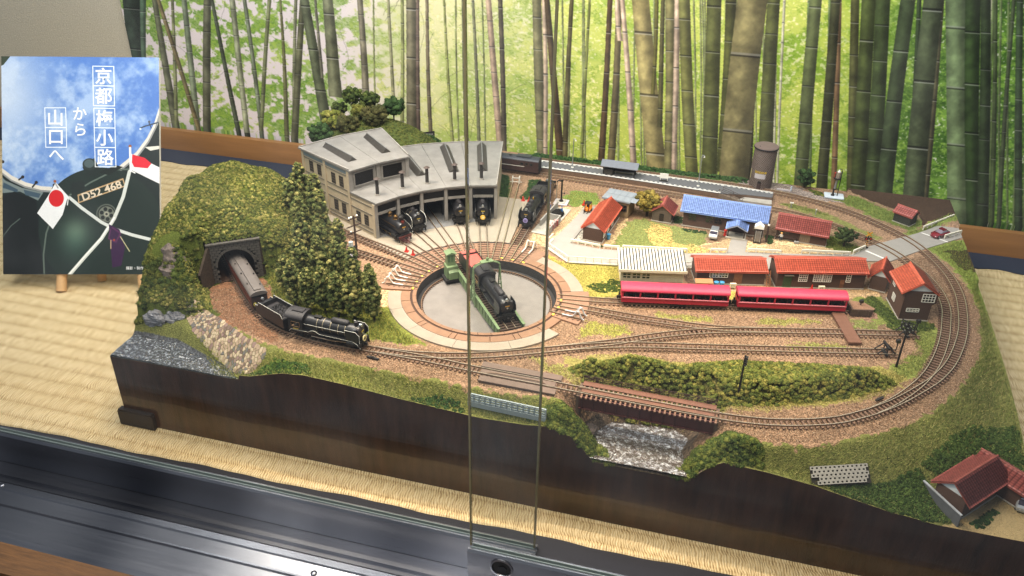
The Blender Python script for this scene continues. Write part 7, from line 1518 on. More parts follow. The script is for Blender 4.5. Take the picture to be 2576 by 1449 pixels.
# ---- grey cylinder on stilts: sand/steam tower with white pad
sp_ = thing('loading_tower', 'slim black framed tower with silver tank on a white concrete pad', 'tower', (16.1, 122.9, .0), 0)
MB().box(-1.35, 1.35, -.95, .95, .05, .2).obj('pad', mat('pale_blue_concrete', '#bcc6d0', .8, 0, .05, 1), sp_)
MB().cyl((-.2, 0, .2), (-.2, 0, .38), .28, .2).obj('foot', M_blackm, sp_)
mb = MB(); mb.tube([(-.2, 0, .3), (-.2, 0, 1.3)], .14, 8); mb.tube([(.42, 0, .2), (.42, 0, 4.1), (.3, 0, 4.35), (0, 0, 4.35)], .06, 6); mb.tube([(-.2, 0, 1.25), (.42, 0, 1.25)], .1, 6); mb.obj('frame', M_blackm, sp_)
MB().cyl((-.1, 0, 1.3), (-.05, 0, 2.9), .17, .15, 12).obj('pipe', M_silver, sp_, True); MB().cyl((-.0, 0, 3.0), (0, 0, 3.9), .34, .34, 14).obj('tank', mat('silver_tank', '#b3a99c', .35, .6, .15, 3), sp_, True)
MB().cyl((-.05, 0, 2.85), (-.05, 0, 3.0), .55, .55, 12).obj('platform', M_blackm, sp_); MB().cyl((0, 0, 3.9), (0, 0, 4.2), .22, .1, 12).obj('cap', M_white, sp_); mb = MB(); mb.tube([(-.5, -.1, 3.0), (-.5, -.1, 3.7)], .04); mb.ball((-.5, -.1, 3.75), .12, 6); mb.obj('red_lamp', M_red, sp_)
# ---- level crossing signal
xs_ = thing('crossing_signal', 'black and yellow striped level crossing signal with two lamps by the road', 'crossing signal', (19.35, 107.2, 0), .3)
M_yb = mat('signal_yellow', '#d99a2b', .5)
mb = MB(); mb.cyl((0, 0, 0), (0, 0, 2.3), .07, n=8); mb.box(-.25, .25, -.15, .15, 0, .2); mb.obj('post', M_blackm, xs_)
mb = MB(); mb.bx((0, -.08, 2.1), (.9, .06, .16), 0, .7); mb.bx((0, -.1, 2.1), (.9, .06, .16), 0, -.7); mb.obj('cross_arms', M_yb, xs_)
for x in (-.3, .3): MB().cyl((x, -.12, 1.45), (x, 0, 1.45), .2, n=14).obj('lamp_disc', M_blackm, xs_); MB().cyl((x, -.18, 1.45), (x, -.12, 1.45), .1, n=12).obj('lamp_lens', M_red, xs_)
for k in range(3): MB().cyl((0, 0, .5+k*.3), (0, 0, .62+k*.3), .085, n=8).obj('yellow_band', M_yb, xs_)
# ---- car, van, truck, forklift
def tyre(par, x, y, r=.26, w_=.16):
    o = MB().cyl((x, y-w_/2, r), (x, y+w_/2, r), r, n=14).obj('wheel', M_blackm, par, True); MB().cyl((x, y-w_/2-.01, r), (x, y+w_/2+.01, r), r*.5, n=10).obj('rim', M_silver, o)
def loft(secs, closed_x=True):
    """secs: list of (x, [(y, z)...]) sections with the same number of points"""
    mb = MB(); n = len(secs[0][1]); vs = [(x, y, z) for x, s in secs for y, z in s]; fs = []
    for i in range(len(secs)-1):
        for k in range(n): fs.append((i*n+k, (i+1)*n+k, (i+1)*n+(k+1) % n, i*n+(k+1) % n))
    fs += [tuple(range(n)), tuple(range((len(secs)-1)*n, len(secs)*n))[::-1]]; return mb.add(vs, fs)
def body_sec(x, w_, zb, zs, zt, wt): return (x, [(-w_*.92, zb), (-w_, zb+.15), (-w_, zs), (-wt, zt), (wt, zt), (w_, zs), (w_, zb+.15), (w_*.92, zb)])
car = thing('car', 'small glossy dark red coupe on the grey road at the rear right corner', 'car', (29.2, 113.75, .06), math.atan2(2.2, 2.4)+PI)
M_carred = mat('glossy_dark_red', '#7e1228', .18, .2, .05, 1, coat=.8)
loft([body_sec(-1.4, .48, .2, .42, .5, .4), body_sec(-1.25, .6, .13, .5, .62, .5), body_sec(-.5, .63, .12, .56, .64, .52), body_sec(.5, .63, .12, .55, .62, .52), body_sec(1.1, .58, .12, .45, .52, .46), body_sec(1.42, .42, .2, .36, .4, .34)]).obj('body', M_carred, car, True)
loft([body_sec(-1.0, .5, .55, .62, .66, .42), body_sec(-.55, .5, .55, .75, .9, .38), body_sec(.0, .5, .55, .78, .92, .38), body_sec(.55, .5, .52, .6, .63, .42)]).obj('window_glass', mat('pale_car_glass', '#8b7f8c', .1, .2, .1, 1), car, True)
loft([body_sec(-.62, .40, .88, .9, .94, .36), body_sec(.0, .40, .88, .9, .95, .36)]).obj('roof', M_carred, car, True)
for x in (-.85, .85):
    for y in (-.56, .56): tyre(car, x, y)
for y in (-.36, .36): MB().bx((1.36, y, .38), (.1, .16, .08)).obj('headlight', M_white, car)
def van_body(t, M_b, L=1.9, W_=.55, H=1.15, nose=True):
    loft([body_sec(-L/2, W_*.95, .18, .7, H-.04, W_*.82), body_sec(-L/2+.1, W_, .15, .72, H, W_*.86), body_sec(L/2-.65, W_, .15, .72, H, W_*.86), body_sec(L/2-.25, W_, .15, .62, .72, W_*.86), body_sec(L/2, W_*.95, .2, .5, .58, W_*.82)]).obj('body', M_b, t, True)
    MB().add([(L/2-.60, -W_*.8, H-.06), (L/2-.60, W_*.8, H-.06), (L/2-.235, W_*.86, .74), (L/2-.235, -W_*.86, .74)], [(0, 1, 2, 3)]).obj('windscreen', mat('van_glass', '#3d3a48', .1, 0, .3, 2), t)
    for s in (-1, 1): MB().box(-L/2+.2, L/2-.75, s*W_*.95-.012, s*W_*.95+.012, .72, H-.15).obj('side_window', mat('van_glass', '#3d3a48'), t)
    MB().box(L/2-.02, L/2+.04, -W_*.9, W_*.9, .2, .38).obj('bumper', M_silver, t)
    for x in (-L/2+.4, L/2-.4):
        for y in (-W_+.06, W_-.06): tyre(t, x, y, .2, .12)
van = thing('van', 'small white van with a grey roof parked in front of the station', 'van', (0.0, 104.6, .02), math.radians(-96)); van_body(van, mat('white_car_paint', '#dfe0df', .25, 0, .04, 1, coat=.5)); MB().box(-.9, .35, -.46, .46, 1.14, 1.18).obj('roof_panel', M_silver, van)
tr = thing('pickup_truck', 'silver grey pickup truck cut off by the right edge beside the farmhouse', 'truck', (30.7, 66.9, -4.35), math.radians(-100))
van_body(tr, mat('silver_car_paint', '#b5bbc4', .25, .4, .05, 1, coat=.5), 1.5, .62, 1.2); mb = MB(); mb.box(-2.1, -.7, -.62, .62, .35, .45); mb.box(-2.1, -.7, -.65, -.58, .45, .8); mb.box(-2.1, -.7, .58, .65, .45, .8); mb.box(-2.15, -2.08, -.62, .62, .45, .8); mb.obj('cargo_bed', M_silver, tr)
fk = thing('forklift', 'orange forklift with a black cage roof at the end of the yard road', 'forklift', (-17.5, 107.3, .06), math.radians(-100))
M_or = mat('orange_paint', '#e8861f', .4, 0, .06, 1)
loft([body_sec(-.75, .38, .2, .55, .65, .3), body_sec(-.5, .45, .18, .6, .72, .36), body_sec(.3, .45, .18, .55, .62, .36), body_sec(.45, .4, .2, .45, .5, .34)]).obj('body', M_or, fk, True)
mb = MB()
for x in (-.35, .35):
    for y in (-.36, .36): mb.tube([(x, y, .55), (x, y, 1.3)], .045, 5)
mb.obj('cage_posts', M_or, fk); MB().box(-.45, .45, -.42, .42, 1.28, 1.38).obj('cage_roof', M_blackm, fk)
MB().box(-.2, .05, -.2, .2, .6, .95).obj('seat', M_blackm, fk); mb = MB(); mb.box(.5, .58, -.3, -.2, .1, 1.35); mb.box(.5, .58, .2, .3, .1, 1.35); mb.box(.55, 1.1, -.26, -.16, .1, .15); mb.box(.55, 1.1, .16, .26, .1, .15); mb.obj('mast_and_forks', M_blackm, fk)
for x in (-.45, .3):
    for y in (-.4, .4): tyre(fk, x, y, .17, .12)
# ---- traffic cones
def cone(x, y, z, label): 
    o = thing('traffic_cone', label, 'traffic cone', (x, y, z), 0, 'red traffic cones'); MB().lathe((0, 0, 0), [(.20, .05), (.05, .72), (0, .73)], 12).obj('cone', M_red, o, True); MB().box(-.26, .26, -.26, .26, 0, .06).obj('base', M_red, o)
cone(-37.3, 88.8, .11, 'left of the two red cones on the apron left of the turntable'); cone(-36.2, 88.2, .11, 'right of the two red cones on the apron left of the turntable'); cone(-27.0, 107.9, .11, 'left of two red cones at the back edge of the apron'); cone(-26.1, 107.9, .11, 'right of two red cones at the back edge of the apron, by the tender'); cone(-18.4, 109.2, .06, 'dark red cone beside the orange forklift')
# ---- water crane on its pad
wc = thing('water_crane', 'tall black water crane with a sideways arm on a white concrete pad', 'water crane', (-21.7, 109.1, 0), 0)
MB().box(-1.0, 1.0, -.95, .95, .0, .1).obj('pad', M_panel, wc); MB().box(-.6, .6, -.55, .55, .1, .22).obj('plinth', M_found, wc)
MB().lathe((0, 0, 0), [(.3, .22), (.3, .32), (.16, .5), (.12, .6), (.12, 3.2), (.16, 3.25), (.16, 3.5), (0, 3.52)], 14).obj('column', M_black, wc, True)
mb = MB(); mb.tube([(0, 0, 3.3), (-.6, .05, 3.3), (-.7, .05, 3.1)], .09, 8); mb.tube([(.1, 0, 1.5), (.45, 0, 1.5)], .06, 6); mb.cyl((.42, -.12, 1.5), (.42, .12, 1.5), .1); mb.obj('arm', M_black, wc); MB().tube([(-.7, .05, 3.1), (-.72, .05, 2.2), (-.78, .03, .4)], .04, 5).obj('hose', M_silver, wc)
# ---- coal bunker
cbk = thing('coal_bunker', 'low grey concrete coal bunker with a coal heap beside the violet-badged engine', 'coal bunker', (-21.7, 101.9, 0), math.radians(-8))
M_bk = mat('bunker_concrete', '#8d8c88', .85, 0, .1, 2, .2, 12)
MB().box(-1.0, -.82, -1.2, 5.4, 0, .95).obj('side_wall', M_bk, cbk); MB().box(.9, 1.08, -3.3, 1.4, 0, .95).obj('side_wall', M_bk, cbk); MB().box(-.82, .9, 1.2, 1.36, 0, .95).obj('cross_wall', M_bk, cbk); MB().box(-1.4, 1.1, -3.3, 5.4, 0, .06).obj('floor', M_found, cbk)
ch = MB(); ch.ball((0, 3.0, 0), 1.0, 8, (.85, 1.35, .75)); tag(ch.obj('coal_heap', M_coal, None, loc=tuple(cbk.location), rz=math.radians(-8)), 'heap of black coal inside the grey bunker near the blue workers', 'coal heap')
_ch = bpy.data.objects['coal_heap']; V = []; Fc = []; rngc = np.random.default_rng(9)
for k in range(420):
    a, e = rngc.uniform(0, 2*PI), rngc.uniform(.15, PI/2); p0 = np.array([.87*math.cos(a)*math.cos(e), 3.0+1.37*math.sin(a)*math.cos(e), .77*math.sin(e)]); p = rngc.normal(size=(4, 3)); p /= np.linalg.norm(p, axis=1)[:, None]; b0 = len(V); V += list(p*rngc.uniform(.07, .13)+p0); Fc += [(b0, b0+1, b0+2), (b0, b0+2, b0+3), (b0, b0+3, b0+1), (b0+1, b0+3, b0+2)]
stuff(npmesh('coal_lumps', V, Fc, M_coal, _ch))
M_drum = mat('dark_red_drum', '#7c2a2c', .5, .1, .15, 3)
for k, (x, y) in enumerate(((-21.05, 100.2), (-20.95, 100.95), (-20.75, 101.65))):
    o = thing('oil_drum', ['front', 'middle', 'rear'][k]+' one of the three dark red drums with pinkish lids inside the bunker', 'drum', (x, y, .06), 0, 'red drums in the coal bunker'); MB().lathe((0, 0, 0), [(.27, 0), (.27, .25), (.29, .27), (.27, .29), (.27, .52), (.29, .54), (.27, .56), (.27, .8)], 16).obj('barrel', M_drum, o, True); MB().cyl((0, 0, .78), (0, 0, .82), .27, n=16).obj('lid', mat('pinkish_lid', '#c98a86', .5), o)
# ---- people
def person(label, x, y, z, rz, top, trousers, head_c, pose, hat=None, group=None):
    s = .0115*.98  # one cm of this model stands for 1.5 m, so a person is about 1.15 tall
    H = 1.18; t = thing('person', label, 'person', (x, y, z), rz)
    me = bpy.data.meshes.new('body'); J = {}
    if pose == 'stand': hip, kn, an = .53, .28, .03; legs = [[(.0, .07, hip*H), (.02, .075, kn*H), (0, .08, .02)], [(.0, -.07, hip*H), (.03, -.08, kn*H), (.02, -.09, .02)]]; base = hip*H; arms = [[(.0, .15, .80*H), (.03, .19, .63*H), (.12, .16, .52*H)], [(.0, -.15, .80*H), (.06, -.18, .65*H), (.2, -.12, .6*H)]]
    elif pose == 'shovel': hip = .50; base = hip*H; legs = [[(.0, .07, base), (.10, .08, .27*H), (.05, .09, .02)], [(.0, -.07, base), (-.03, -.09, .26*H), (-.12, -.1, .02)]]; arms = [[(.1, .14, .76*H), (.2, .16, .60*H), (.32, .06, .52*H)], [(.1, -.14, .76*H), (.22, -.14, .62*H), (.38, .0, .45*H)]]
    else: base = .42; legs = [[(0, .07, base), (.26, .08, base+.02), (.28, .08, .05)], [(0, -.07, base), (.26, -.09, base+.02), (.3, -.1, .05)]]; arms = [[(.0, .15, base+.36), (.06, .22, base+.2), (.18, .14, base+.08)], [(.0, -.15, base+.36), (-.02, -.26, base+.22), (-.04, -.3, base+.06)]]
    dx = .08 if pose == 'shovel' else 0; sh = base+.36*H/1.18
    verts = [(0, 0, base+.03), (dx*.5, 0, base+.2), (dx, 0, sh), (dx+.01, 0, sh+.09), (dx+.02, 0, sh+.2), (dx+.02, 0, sh+.28)]; edges = [(0, 1), (1, 2), (2, 3), (3, 4), (4, 5)]; rad = [.115, .10, .12, .05, .085, .06]
    for L_ in legs:
        b0 = len(verts); verts += L_; edges += [(0, b0), (b0, b0+1), (b0+1, b0+2)]; rad += [.075, .055, .04]; verts.append((L_[2][0]+.09, L_[2][1], .03)); edges.append((b0+2, b0+3)); rad.append(.03)
    for A_ in arms:
        b0 = len(verts); A2 = [(p[0], p[1], p[2]) for p in A_]; A2[0] = (dx, A_[0][1], sh-.01); verts += A2; edges += [(2, b0), (b0, b0+1), (b0+1, b0+2)]; rad += [.05, .038, .03]
    me.from_pydata(verts, edges, []); o = bpy.data.objects.new('body', me); link(o, t); md = o.modifiers.new('skin', 'SKIN')
    for i, r in enumerate(rad): me.skin_vertices[0].data[i].radius = (r, r)
    me.skin_vertices[0].data[0].use_root = True; o.modifiers.new('sub', 'SUBSURF').levels = 1; o.modifiers['sub'].render_levels = 1
    dg = bpy.context.evaluated_depsgraph_get(); m2 = bpy.data.meshes.new_from_object(o.evaluated_get(dg)); o.modifiers.clear(); o.data = m2
    m2.materials.clear(); [m2.materials.append(m) for m in (top, trousers, head_c)]
    for p in m2.polygons:
        z_ = p.center.z; r_ = abs(p.center.y); p.material_index = 2 if z_ > sh+.05 else (1 if z_ < base-.01 or (pose == 'sit' and p.center.x > .08 and z_ < base+.07) else 0); p.use_smooth = True
    if hat: MB().lathe((dx+.02, 0, sh+.24), [(.17, 0), (.16, .02), (.09, .03), (.085, .1), (0, .12)] if pose == 'sit' else [(.1, 0), (.1, .06), (.05, .1), (0, .11)], 12).obj('hat', hat, t, True)
    return t
M_wblue = mat('work_blue', '#2b5f9c', .8, 0, .1, 5); M_skin = mat('skin', '#c89878', .6, 0, .03)
person('worker in blue overalls and white cap standing beside the tender near the coal bunker', -22.6, 106.0, .02, -2.3, M_wblue, M_wblue, M_skin, 'stand', M_white)
wk = person('worker in blue overalls bending with a shovel beside the coal heap', -20.7, 105.1, .07, 2.6, M_wblue, M_wblue, M_skin, 'shovel', M_wblue)
shv = thing('shovel', 'dark shovel held by the blue worker at the coal heap', 'shovel', (-21.0, 105.2, .07), 2.6); MB().tube([(0, 0, .62), (.5, 0, .2)], .02, 5).obj('shaft', M_wooddk, shv); MB().bx((.58, 0, .14), (.2, .16, .03), 0, .7).obj('blade', M_steel, shv)
person('person in white top and straw hat sitting on the bench by the annex', 8.6, 106.35, .02, -PI/2-.1, M_white, mat('dark_jeans', '#26323c', .8, 0, .1), M_skin, 'sit', mat('straw_hat', '#d2a25a', .8, 0, .1))
bn = thing('bench', 'long brown wooden bench along the front of the faded red-roofed annex', 'bench', (8.9, 106.5, .02), math.radians(-6)); MB().box(-1.1, 1.6, -.18, .18, .34, .42).obj('seat', M_wooddk, bn)
for x in (-.9, 1.4): MB().box(x-.06, x+.06, -.15, .15, 0, .34).obj('leg', M_wooddk, bn)
stn = thing('hand_pump', 'small dark grey stone basin with a black tap right of the seated person', 'basin', (10.6, 106.0, .02)); MB().box(-.3, .3, -.2, .2, 0, .25).obj('basin', M_bk, stn); MB().tube([(0, .1, .25), (0, .1, .6), (0, -.05, .6)], .05).obj('tap', M_blackm, stn)
# ---- station forecourt
pb = thing('post_box', 'red cylindrical post box on the gravel in front of the station', 'post box', (1.45, 105.45, .02)); MB().lathe((0, 0, 0), [(.24, 0), (.24, .1), (.18, .12), (.18, .7), (.24, .74), (.22, .84), (0, .92)], 14).obj('body', M_red, pb, True); MB().box(-.08, .08, -.2, -.17, .55, .6).obj('slot', M_blackm, pb)
ib = thing('telephone_box', 'dark telephone box with a glass door and a white peaked roof before the station', 'telephone box', (5.6, 104.85, .02), math.radians(-3)); MB().box(-.5, .5, -.42, .42, 0, 2.1).obj('body', mat('dark_brown_booth', '#2a2320', .5, 0, .1), ib); MB().box(-.3, .3, -.45, -.42, .25, 1.75).obj('glass_door', mat('dusty_glass', '#6e6a66', .2, 0, .15, 2), ib)
MB().prism_y([(-.6, 2.1), (-.6, 2.3), (0, 2.75), (.6, 2.3), (.6, 2.1)], -.52, .5).obj('roof', M_white, ib)
for x in (-.33, .33): MB().box(x-.03, x+.03, -.47, -.44, .2, 1.8).obj('door_frame', M_silver, ib)
bp_ = thing('utility_pole', 'brown wooden pole with a white insulator at the right corner of the station', 'utility pole', (6.75, 105.2, .0)); MB().cyl((0, 0, 0), (0, 0, 4.2), .12, .09, 8).obj('pole', M_wooddk, bp_); MB().cyl((0, 0, 2.4), (0, 0, 2.65), .15, n=10).obj('insulator', M_white, bp_)
def bin_(x, y, label):
    o = thing('rubbish_bin', label, 'bin', (x, y, .05), 0, 'blue rubbish bins'); m = mat('blue_plastic', '#3f86b5', .4, 0, .06, 2); MB().lathe((0, 0, 0), [(.22, 0), (.27, .62), (.27, .66)], 14).obj('bucket', m, o, True); MB().lathe((0, 0, 0), [(.3, .64), (.3, .7), (.1, .78), (0, .78)], 14).obj('lid', m, o, True)
bin_(-13.3, 99.9, 'blue bin at the right side of the red-roofed house left of the yard'); bin_(1.15, 91.35, 'left of the two light blue bins behind the left red coach'); bin_(1.8, 91.5, 'right of the two light blue bins behind the left red coach')
wbx = thing('wooden_shelter', 'small orange-brown wooden bicycle box with sloping lid left of the two blue bins', 'wooden box', (-.3, 90.75, .0), math.radians(14)); M_wbx = mat('orange_brown_wood', '#8d5a33', .65, 0, .15, 3, .2, 10)
MB().box(-.95, .95, -.3, .3, 0, .85).obj('body', M_wbx, wbx); MB().prism_x([(-.42, .82), (-.42, .9), (.4, 1.08), (.4, 1.0)], -1.05, 1.05).obj('lid', mat('tan_wood_lid', '#a8744a', .65, 0, .1, 3), wbx)
for k in range(6): MB().box(-.9+k*.31, -.9+k*.31+.27, -.325, -.3, .05, .78).obj('plank', M_wbx, wbx)
def aircon(x, y, label):
    o = thing('air_conditioner', label, 'air conditioner', (x, y, .05), math.radians(14), 'outdoor units behind the coaches'); MB().box(-.36, .36, -.15, .15, .06, .62).obj('case', M_pw, o); MB().lathe((-.06, -.155, .34), [(.2, 0), (.2, -.02), (.16, -.02), (.16, .01), (.05, .01)], 16, 'Y').obj('fan_grille', M_bk, o)
aircon(3.1, 91.7, 'cream outdoor air unit against the shed behind the left red coach'); aircon(13.3, 94.1, 'cream outdoor air unit against the long house behind the right red coach')
cone(12.2, 94.0, .03, 'small red cone left of the cream air unit at the long house')
ldr = thing('ladder', 'brown ladder leaning between the low shed and the long house', 'ladder', (7.1, 93.2, .0), math.radians(14)); mb = MB()
for s in (-.2, .2): mb.tube([(s, -.4, 0), (s*1, .5, 2.0)], .04, 4)
for k in range(8): mb.tube([(-.2, -.4+k*.115, .1+k*.25), (.2, -.4+k*.115, .1+k*.25)], .03, 4)
mb.obj('rails_and_rungs', M_wbx, ldr)
# ---- guard rails along the road
M_gr = mat('cream_white_rail', '#ddd8c8', .5, 0, .04, 2)
def guard(label, pts, tall=False, n=None):
    p0 = pts[0]; t = thing('guard_rail', label, 'guard rail', (p0[0], p0[1], .05), 0, 'white guard rails along the road')
    P_ = [Vector((x-p0[0], y-p0[1], 0)) for x, y in pts]; h = .8 if tall else .5
    for a, b_ in zip(P_[:-1], P_[1:]):
        d = (b_-a); L = d.length; rz = math.atan2(d.y, d.x); c = (a+b_)/2
        if tall:
            for z in (h, .1): mb = MB(); mb.bx((c.x, c.y, z), (L, .10, .10), rz); mb.obj('rail', M_gr, t)
            mb = MB(); mb.bx((c.x, c.y, h*.55), (L, .02, h*.75), rz); mb.obj('mesh_panel', mat('fence_haze_mesh', '#b9b5a8', .7, 0, .05), t) if False else None
            mb = MB(); mb.bx((c.x, c.y, .04), (L, .3, .1), rz); mb.obj('kerb', M_gr, t)
        else:
            mb = MB(); mb.bx((c.x, c.y, h), (L, .16, .26), rz); mb.obj('rail', M_gr, t)
        k = n or max(2, int(L/.95)+1)
        for i in range(k): q = a.lerp(b_, i/(k-1)); mb = MB(); mb.bx((q.x, q.y, h/2), (.11, .11, h), rz); mb.obj('post', M_gr, t)
guard('white beam rail curving below the red-roofed house gable', [(-17.8, 97.25), (-13.9, 96.85)]); guard('short white beam rail before the yard grass, right of the house', [(-13.4, 96.95), (-11.4, 97.15)]); guard('long white beam rail along the station yard', [(-11.1, 97.5), (-3.0, 99.0)]); guard('very short white beam rail left of the station path', [(-.1, 99.9), (1.9, 100.4)])
guard('white beam rail right of the station path', [(4.5, 101.4), (8.6, 102.1)]); guard('white beam rail in front of the dark tree', [(11.2, 103.1), (17.2, 104.3)]); guard('slanting white beam rail at the level crossing signal', [(17.6, 104.8), (19.2, 106.8)]); guard('white beam rail on the far side of the road at the rear right corner', [(27.3, 115.0), (31.9, 120.2)]); guard('white beam rail at the near side of the road behind the red car', [(29.7, 113.0), (32.1, 115.2)])
guard('tall white fence along the slanting lower edge of the yard road', [(-20.3, 97.7), (-20.7, 95.35), (-17.1, 92.2)], True); guard('tall white fence running left of the white corrugated shed', [(-17.0, 92.2), (-11.0, 93.25)], True); guard('bit of tall white fence between the corrugated shed and the tiled shed', [(-3.0, 95.0), (-1.7, 95.35)], True)
# ---- buffer stops and point indicators
def buffer(label, x, y, rz, ind=True):
    t = thing('buffer_stop', label, 'buffer stop', (x, y, .1), rz, 'black buffer stops of the sidings'); mb = MB()
    for s in (-.46, .46): mb.tube([(-1.0, s, .2), (0, s, 1.05), (.9, s, .2)], .085, 5); mb.tube([(0, s, 1.05), (0, s, .2)], .06, 4)
    mb.obj('frame', M_blackm, t); MB().box(-.12, .06, -.8, .8, .82, 1.08).obj('beam', M_blackm, t); MB().box(-.2, .1, -.75, .75, .02, .15).obj('foot_sleeper', M_blackm, t)
def indicator(label, x, y, h=1.25):
    t = thing('marker_signal', label, 'marker signal', (x, y, 0), .3, 'black box-headed marker signals'); MB().cyl((0, 0, 0), (0, 0, h), .06, n=6).obj('post', M_blackm, t); MB().bx((0, 0, h+.12), (.42, .32, .36)).obj('box_head', M_blackm, t); MB().box(-.15, .15, -.17, -.16, h, h+.25).obj('dark_face', M_glassd, t)
SA = math.radians(14.3)
buffer('black buffer stop at the end of the upper yard siding, behind the lamp mast', 22.0, 86.95, SA); buffer('black buffer stop at the end of the lower yard siding', 19.4, 82.5, SA); indicator('black box signal behind the upper buffer stop', 23.2, 88.2, 1.1); indicator('black box signal right of the lower buffer stop', 20.6, 83.4, 1.1)
buffer('black buffer stop at the track end behind the coal engine and water crane', *pol(31.9, RA[1])[:2], math.radians(RA[1]))
bb = thing('buffer_box', 'dark brown wooden buffer crib filled with ballast at the end of the red coaches', 'buffer box', (16.15, 90.6, 0), math.radians(14)); M_crib = mat('crib_wood', '#4d3a2e', .8, 0, .2, 3, .3, 10)
MB().box(-.1, .1, -1.3, 1.1, 0, .85).obj('front_wall', M_crib, bb); MB().box(.1, 2.3, -1.3, -1.12, 0, .8).obj('side_wall', M_crib, bb)
for x in (.7, 1.9): MB().box(x-.08, x+.08, -1.4, -1.3, 0, .7).obj('brace', M_crib, bb)
MB().add([(.1, -1.12, .7), (2.3, -1.12, .6), (3.2, .2, .1), (2.4, 1.5, .1), (.3, 1.4, .5)], [(0, 1, 2, 3, 4)]).obj('ballast_fill', mat('brown_ballast_fill', '#8c6a52', .95, 0, .5, 9, 1.5, 9), bb)
indicator('small black box signal on the ballast crib right of the red coaches', 17.5, 91.3, .85)
# ---- boarded foot crossing over the yard tracks
fc = thing('foot_crossing', 'brown plank foot crossing leading from the coaches over the yard siding', 'foot crossing', (15.6, 86.6, .0), math.radians(14.3-90)); M_plk = mat('crossing_plank', '#6d4b3a', .8, 0, .15, 3, .3, 12)
pm = MB().box(-.12, .12, -.72, .72, 0, .28).mesh('plank', M_plk)
for k in range(23): 
    x = -2.5+k*.262; inst('plank', pm, fc, (x, 0, .02 if not (.2 < x < 1.6 and False) else 0), 0)
# ---- floodlight masts
def mast(label, x, y, z, h, rz, wide=True):
    t = thing('floodlight_mast', label, 'lamp mast', (x, y, z), rz, 'black floodlight masts'); MB().cyl((0, 0, -.2), (0, 0, h), .13, .09, 8).obj('pole', M_black, t)
    if wide:
        mb = MB()
        for k in range(4): mb.box(-.75, .75, -.08, .0, h-1.0+k*.34, h-.94+k*.34)
        for x_ in (-.7, 0, .7): mb.box(x_-.03, x_+.03, -.06, .02, h-1.1, h+.2)
        mb.tube([(0, 0, h-1.4), (.55, 0, h-.95)], .04); mb.tube([(0, 0, h-1.4), (-.55, 0, h-.95)], .04); mb.obj('rack', M_black, t)
    lm = MB().cyl((0, -.26, 0), (0, -.05, .04), .11, .07, 8).mesh('floodlight', M_blackm)
    for k in range(3 if wide else 4):
        for j in range(6 if wide else 2): inst('floodlight', lm, t, ((-.62+j*.25) if wide else (-.1+j*.2), 0, h-.85+k*.34 if wide else h-1.0+k*.28)); MB().cyl((((-.62+j*.25) if wide else (-.1+j*.2)), -.275, h-.85+k*.34 if wide else h-1.0+k*.28), (((-.62+j*.25) if wide else (-.1+j*.2)), -.262, h-.85+k*.34 if wide else h-1.0+k*.28), .085, n=8).obj('lens', M_silver, t) if (j+k) % 2 == 0 else None
    if not wide: MB().box(-.1, .1, -.04, .04, h-1.3, h+.05).obj('rack', M_black, t)
mast('black mast with a wide rack of floodlights at the buffer stops, right', 20.4, 80.6, 0, 5.3, math.radians(-35)); mast('slim black floodlight mast on the shrub bank right of the bridge', 4.6, 69.9, 0, 5.3, math.radians(70), False)
# ---- grey lattice fence and block pattern retaining wall
gf = thing('lattice_fence', 'light grey openwork concrete fence on the front slope left of the bridge', 'fence', (-17.0, 63.35, -.95), math.radians(-2.5)); M_gf = mat('pale_blue_grey_concrete', '#97a2a6', .75, 0, .08, 2)
MB().box(-4.0, 4.0, -.14, .14, -.55, -.02).obj('base', M_gf, gf)
for k in range(15): MB().box(-3.95+k*.564-.05, -3.95+k*.564+.05, -.1, .1, 0, .92).obj('post', M_gf, gf)
for z in (.12, .40, .68, .92): MB().box(-4.0, 4.0, -.07, .07, z-.045, z+.045).obj('rail', M_gf, gf)
bw = thing('block_revetment', 'pale grey block revetment with square holes set into the grassy slope, lower right', 'retaining wall', (14.3, 64.35, -1.95), math.radians(21)); bwm = MB()
bl = MB(); bl.box(-.2, -.11, -.05, .05, -.16, .16); bl.box(.11, .2, -.05, .05, -.16, .16); bl.box(-.11, .11, -.05, .05, .08, .16); bl.box(-.11, .11, -.05, .05, -.16, -.08); bme = bl.mesh('hollow_block', mat('pale_block', '#9c9a92', .85, 0, .12, 2))
for r in range(5):
    for k in range(13 if r > 1 else 11):
        x = -2.6+k*.42+(r % 2)*.2+(0 if r > 1 else .5); y = -.75+r*.25; z = -.45+r*.22
        if x < 2.6: inst('hollow_block', bme, bw, (x, y, z), rot=(-.85, 0, 0))
MB().add([(-2.8, -.85, -.7), (2.8, -.85, -.7), (2.8, .45, .48), (-2.8, .45, .48)], [(0, 1, 2, 3)]).obj('backing', mat('dark_soil', '#2e2a22', .95, 0, .2, 3), bw, loc=(0, .04, -.05))
# ---- rubble-paved bank below the curve
rv = thing('rubble_bank', 'bank of flat brown, cream and grey paving stones below the curving ballast', 'stone bank', (-48.9, 67.0, -.8)); rngs = np.random.default_rng(12)
TP = [(-54.9, 69.9), (-52.6, 68.9), (-50.1, 67.7), (-47.0, 66.1), (-43.9, 64.9)]; BT = [(-56.1, 69.2), (-54.2, 67.4), (-50.4, 65.2), (-47.6, 63.7), (-45.4, 63.1)]
cols_ = [mat('stone_'+n_, c_, .85, 0, .14, 4, .3, 10) for n_, c_ in (('cream', '#b9a890'), ('tan', '#a38f7a'), ('brown', '#6f5d54'), ('grey', '#6b6866'), ('rose', '#87716a'))]
seeds = []; NS = 270
def bil(u, v):
    i = min(3, int(u*4)); f = u*4-i; t = np.array(TP[i])*(1-f)+np.array(TP[i+1])*f; b0 = np.array(BT[i])*(1-f)+np.array(BT[i+1])*f; return t*(1-v)+b0*v
gu, gv = 30, 9; pts = []
